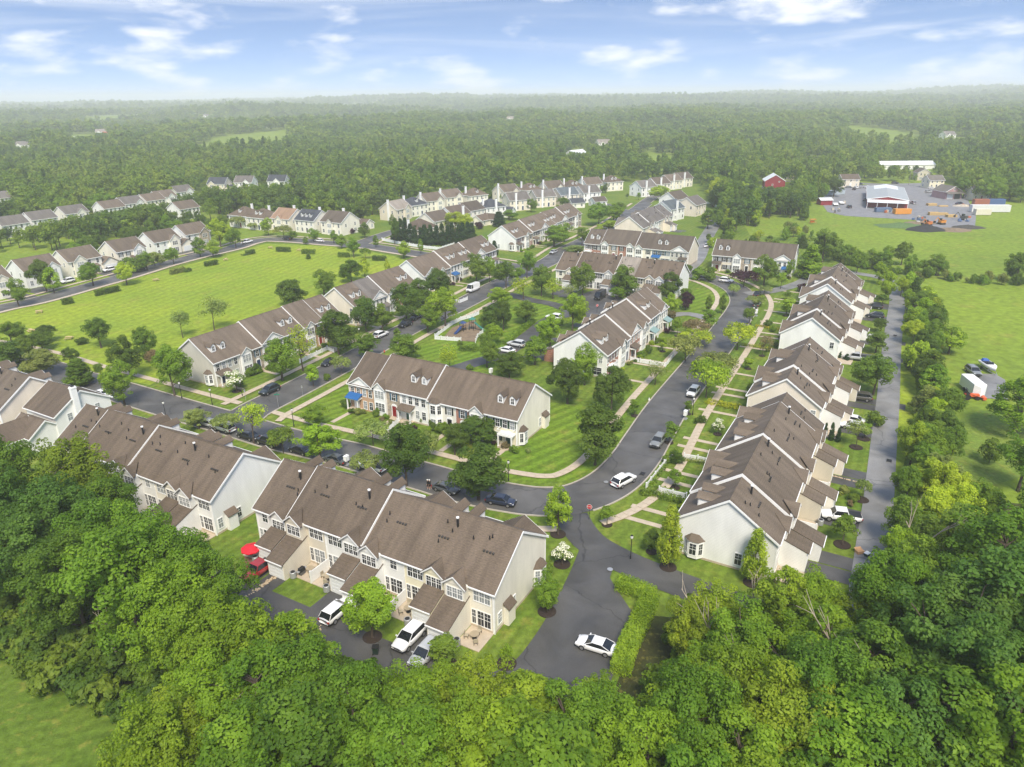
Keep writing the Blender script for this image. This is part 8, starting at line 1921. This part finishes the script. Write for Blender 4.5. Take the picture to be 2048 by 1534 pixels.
def container(x, y, w_, d_, h_, col, rz, lb, name='storage_container', z=0.0):
    p = W(x, y); r_ = empty(name, (p.x, p.y, 0.08 + z), R(rz)); tag(r_, lb, 'container')
    MB().box(-w_ / 2, -d_ / 2, .15, w_ / 2, d_ / 2, h_).obj('body', M_PLAIN, r_, color=col)
    rb = MB()
    for k in range(int(w_ / .6)): rb.box(-w_ / 2 + .1 + k * .6, -d_ / 2 - .04, .2, -w_ / 2 + .3 + k * .6, -d_ / 2, h_ - .1)
    rb.obj('ribs', M_PLAIN, r_, color=col); MB().box(w_ / 2, -d_ / 2 + .1, .2, w_ / 2 + .04, d_ / 2 - .1, h_ - .1).obj('door', M_GALV, r_)
container(1978, 424, 19, 3.2, 3.6, (.62, .62, .60), -6, 'long white trailer in the yard corner', 'storage_trailer'); container(1963, 430, 7.5, 3, 3.0, (.62, .58, .46), -4, 'cream container in front of the white trailer'); container(1960, 411, 8, 3, 3.4, (.30, .10, .06), -3, 'rust red container behind the white trailer'); container(1988, 410, 10, 3, 3.2, (.06, .11, .25), -3, 'blue tarped container behind the white trailer'); container(1803, 428, 8.5, 3, 2.6, (.60, .25, .03), 2, 'orange skip under the white lean-to'); container(1765, 424, 8, 2.5, 2.2, (.10, .15, .24), 2, 'blue skip under the white lean-to'); container(1668, 390, 14, 3, 2.8, (.36, .42, .46), 20, 'pale blue fenced pen beside the yard trees')
def heap(x, y, r_, h_, m, lb, sx=1.5):
    p = W(x, y); rr = random.Random(int(x)); b = MB(); nr, na = 6, 16; g_ = [[None] * na for _ in range(nr + 1)]
    for i in range(nr + 1):
        for j in range(na):
            f = i / nr; a = 2 * math.pi * j / na; q = r_ * f * (1 + rr.uniform(-.12, .12)); b.v.append((q * math.cos(a) * sx, q * math.sin(a), max(-.05, h_ * (1 - f) ** .9 * (1 + rr.uniform(-.2, .15)))))
    for i in range(nr):
        for j in range(na): b.f.append((i * na + j, i * na + (j + 1) % na, (i + 1) * na + (j + 1) % na, (i + 1) * na + j)); b.m.append(0)
    tag(b.obj('heap', m, None, True, loc=(p.x, p.y, 0.05)), lb, 'heap')
heap(1851, 460, 6.0, 2.6, mat('black_soil', (.03, .03, .032), .95, .3, 1), 'black soil heap at the edge of the yard'); heap(1800, 452, 7.5, 1.6, M_LEAF_FAR if False else mat('green_cuttings', (.09, .15, .05), .95, .4, 1.5), 'heap of green cuttings on the meadow'); heap(1905, 460, 6, .9, M_EARTH, 'low brown rubble heap by the yard'); heap(1838, 446, 5, .8, M_EARTH, 'tan earth heap between cuttings and soil'); heap(1936, 455, 5, 1.2, mat('tyre_heap', (.06, .055, .05), .9, .5, 2), 'pile of old tyres at the yard corner'); heap(1927, 412, 4, 1.0, mat('rubble', (.42, .36, .28), .9, .4, 1.5), 'pale rubble at the right of the yard')
for k, (kd, x, y, hd, c_) in enumerate([('sedan', 1690, 372, 20, SV), ('suv', 1702, 372, 15, BK), ('sedan', 1712, 377, 30, WH), ('sedan', 1722, 376, 30, SV), ('suv', 1718, 370, 10, NV), ('sedan', 1735, 376, 20, WH), ('suv', 1708, 380, 60, BK), ('sedan', 1697, 376, 10, GR_), ('suv', 1790, 368, 0, BK), ('suv', 1856, 386, 20, SV), ('suv', 1868, 392, 80, BK), ('pickup', 1730, 402, 60, DG), ('suv', 1698, 416, 80, DG), ('sedan', 1918, 409, 20, NV), ('suv', 1826, 408, 80, SV), ('pickup', 1741, 387, 10, (.5, .2, .1)), ('sedan', 1862, 378, 10, WH)]):
    car(kd, x, y, hd, c_, ('silver', 'black', 'white', 'silver', 'navy', 'white', 'black', 'grey', 'black', 'silver', 'black', 'dark', 'dark', 'navy', 'silver', 'rust-coloured', 'white')[k] + (' car parked in the cluster by the farm road', ' vehicle standing in the gravel yard')[k > 8], name='yard_vehicle', group='vehicles in the gravel yard')
for k, (x, y) in enumerate(((1683, 408), (1671, 411))):
    p = W(x, y); o = things('flatbed_trailer', [('bed', MB().box(-4, -1.2, .7, 4, 1.2, .95).mesh('bed', M_TRIM)), ('wheels', MB().tube((-1, -1.3, .45), (-1, 1.3, .45), .42, .42, 10).tube((-2, -1.3, .45), (-2, 1.3, .45), .42, .42, 10).mesh('wheels', M_RUBBER)), ('drawbar', MB().box(4, -.1, .6, 5.4, .1, .75).mesh('drawbar', M_DARK))], (p.x, p.y, .08), R(70), 'white flatbed trailer in the yard beside the small red shed', 'trailer', 'white flatbed trailers')
p = W(1625, 447); things('garden_swing', [('seat', MB().box(-1.2, -.4, .6, 1.2, .4, .75).box(-1.2, .35, .75, 1.2, .45, 1.4).mesh('seat', mat('orange_canvas', (.6, .18, .03), .7))), ('frame', MB().tube((-1.5, -.8, 0), (-1.5, 0, 2), .05, .05, 5).tube((-1.5, .8, 0), (-1.5, 0, 2), .05, .05, 5).tube((1.5, -.8, 0), (1.5, 0, 2), .05, .05, 5).tube((1.5, .8, 0), (1.5, 0, 2), .05, .05, 5).box(-1.6, -.8, 1.98, 1.6, .8, 2.06).mesh('frame', _mc['orange_canvas']))], (p.x, p.y, .02), .3, 'small orange object standing alone on the barn meadow', 'swing')
# small clutter of the yard
rc = random.Random(77)
PAL = (MB().box(-.6, -.5, 0, .6, .5, .14).mesh('base', M_WOOD), MB().box(-.5, -.42, .14, .5, .42, 1.0).mesh('load', M_PLAIN))
for k in range(26):
    x, y = rc.choice(((rc.uniform(1735, 1815), rc.uniform(418, 430)), (rc.uniform(1660, 1735), rc.uniform(400, 428)), (rc.uniform(1915, 1945), rc.uniform(405, 452)), (rc.uniform(1825, 1850), rc.uniform(436, 448))))
    p = W(x, y); cc = rc.choice(((.10, .16, .30), (.5, .45, .35), (.45, .12, .04), (.6, .6, .58), (.12, .12, .12), (.25, .18, .08)))
    o = empty('loaded_pallet', (p.x, p.y, .08), rc.uniform(0, 3)); tag(o, 'small pallet of goods lying about the gravel yard', 'pallet', 'pallets in the gravel yard'); add('base', PAL[0], o); add('load', PAL[1], o, color=cc, sc=(rc.uniform(.8, 1.6), rc.uniform(.8, 1.6), rc.uniform(.5, 1.5)))
# boat on its trailer, box trailer, orange tractor
p = W(1976, 742); r_ = empty('motor_boat', (p.x, p.y, 0.06), R(262)); tag(r_, 'white motor boat with blue cover beside the paved pad', 'boat')
hb = MB(); n_ = 10; ring = []
for k in range(n_):
    f = k / (n_ - 1); x = -2.9 + 5.8 * f; w_ = 1.15 * (1 - max(0, (f - .45) / .55) ** 2.2); ring.append([(x, -w_, 1.55 + .15 * f), (x, -w_ * .8, .95), (x, 0, .62 + .35 * f * f), (x, w_ * .8, .95), (x, w_, 1.55 + .15 * f)])
for r2 in ring: hb.v += r2
for k in range(n_ - 1):
    for i in range(4): hb.f.append((k * 5 + i, k * 5 + i + 1, (k + 1) * 5 + i + 1, (k + 1) * 5 + i)); hb.m.append(0)
    hb.f.append((k * 5, (k + 1) * 5, (k + 1) * 5 + 4, k * 5 + 4)); hb.m.append(0)
hb.f.append((0, 1, 2, 3, 4)); hb.m.append(0)
hb.obj('hull', M_TRIM, r_, True); MB().box(-1.6, -.8, 1.58, .2, .8, 1.75).obj('cockpit', M_DARK, r_); MB().hull8([(.2, -.8, 1.6), (.5, -.7, 1.6), (.5, .7, 1.6), (.2, .8, 1.6)], [(0, -.7, 2.1), (.1, -.65, 2.1), (.1, .65, 2.1), (0, .7, 2.1)]).obj('windscreen', M_CARGLASS, r_); MB().hull8([(-2.9, -.7, 1.5), (-1.6, -.9, 1.5), (-1.6, .9, 1.5), (-2.9, .7, 1.5)], [(-2.7, -.4, 2.1), (-1.8, -.5, 2.1), (-1.8, .5, 2.1), (-2.7, .4, 2.1)]).obj('cover', mat('blue_tarp', (.05, .12, .38), .6, .1, 3), r_); MB().box(-3.3, -.2, .7, -2.9, .2, 1.9).obj('outboard_motor', M_DARK, r_)
r_ = things('boat_trailer', [('frame', MB().box(-2.6, -.8, .45, 1.5, -.7, .58).box(-2.6, .7, .45, 1.5, .8, .58).tube((1.5, -.75, .5), (3.9, 0, .5), .06, .06, 5).tube((1.5, .75, .5), (3.9, 0, .5), .06, .06, 5).box(-2, -.7, .55, -1.8, .7, .75).box(1, -.7, .55, 1.2, .7, .75).mesh('frame', M_GALV)), ('wheels', MB().tube((-1.2, -1.05, .32), (-1.2, -.85, .32), .32, .32, 10).tube((-1.2, .85, .32), (-1.2, 1.05, .32), .32, .32, 10).mesh('wheels', M_RUBBER))], (p.x, p.y, 0.06), R(262), 'galvanised trailer carrying the white motor boat', 'trailer')
p = W(1942, 784); r_ = empty('box_trailer', (p.x, p.y, 0.07), R(262)); tag(r_, 'white enclosed box trailer on the paved pad', 'trailer')
MB().box(-3.0, -1.2, .5, 3.0, 1.2, 2.75).obj('body', M_TRIM, r_); MB().hull8([(-3.0, -1.2, 2.75), (3.0, -1.2, 2.75), (3.0, 1.2, 2.75), (-3.0, 1.2, 2.75)], [(-2.9, -.9, 2.9), (2.9, -.9, 2.9), (2.9, .9, 2.9), (-2.9, .9, 2.9)]).obj('roof', M_TRIM, r_); MB().hull8([(3.0, -1.2, .5), (3.9, 0, .5), (3.0, 1.2, .5)], [(3.0, -1.2, 2.75), (3.5, 0, 2.3), (3.0, 1.2, 2.75)]).obj('nose', M_GDOOR, r_)
for s in (-1.25, 1.25):
    for wx in (-.5, .5): MB().tube((wx, s - .1, .38), (wx, s + .1, .38), .38, .38, 10).obj('wheel', M_RUBBER, r_)
p = W(1941, 798); r_ = empty('compact_tractor', (p.x, p.y, 0.03), R(-12)); tag(r_, 'small orange tractor with loader in front of the box trailer', 'tractor')
OT = (.62, .11, .03)
MB().box(-.2, -.35, .6, 1.4, .35, 1.15).box(-1.2, -.6, .75, -.2, .6, 1.0).obj('body', M_PLAIN, r_, color=OT); MB().box(-.9, -.25, 1.0, -.4, .25, 1.2).box(-1.0, -.25, 1.2, -.85, .25, 1.6).obj('seat', M_DARK, r_)
for wx, rr_, s in ((-.9, .6, .72), (-.9, .6, -.72), (1.1, .38, .55), (1.1, .38, -.55)): MB().tube((wx, s - .16, rr_), (wx, s + .16, rr_), rr_, rr_, 12).obj('wheel', M_RUBBER, r_)
MB().tube((.2, -.5, 1.1), (2.0, -.5, .6), .07, .07, 5).tube((.2, .5, 1.1), (2.0, .5, .6), .07, .07, 5).obj('loader_arms', M_PLAIN, r_, color=OT); MB().box(2.0, -.8, .2, 2.6, .8, .7).obj('bucket', M_PLAIN, r_, color=OT); MB().tube((-1.1, -.5, 1.0), (-1.1, -.5, 2.2), .05, .05, 5).tube((-1.1, .5, 1.0), (-1.1, .5, 2.2), .05, .05, 5).tube((-1.1, -.5, 2.2), (-1.1, .5, 2.2), .05, .05, 5).obj('roll_bar', M_DARK, r_)

# ================================================================== summer haze over the far country
zt = [v[2] for v in gv]
hz_top = max(zt) + 45
hm, ht_, hp = node_mat('haze_air')
ht_.nodes.remove(hp)
pv = ht_.nodes.new('ShaderNodeVolumePrincipled'); pv.inputs['Color'].default_value = (0.97, 0.985, 1.0, 1); pv.inputs['Density'].default_value = 0.00026; pv.inputs['Anisotropy'].default_value = 0.0
ht_.links.new(pv.outputs[0], ht_.nodes['Material Output'].inputs['Volume'])
hb_ = MB().box(-9600, -280, min(zt) - 1.0, 9600, 9600, hz_top).obj('haze', hm)
tag(hb_, 'thin summer haze over the far woods', None, kind='stuff')
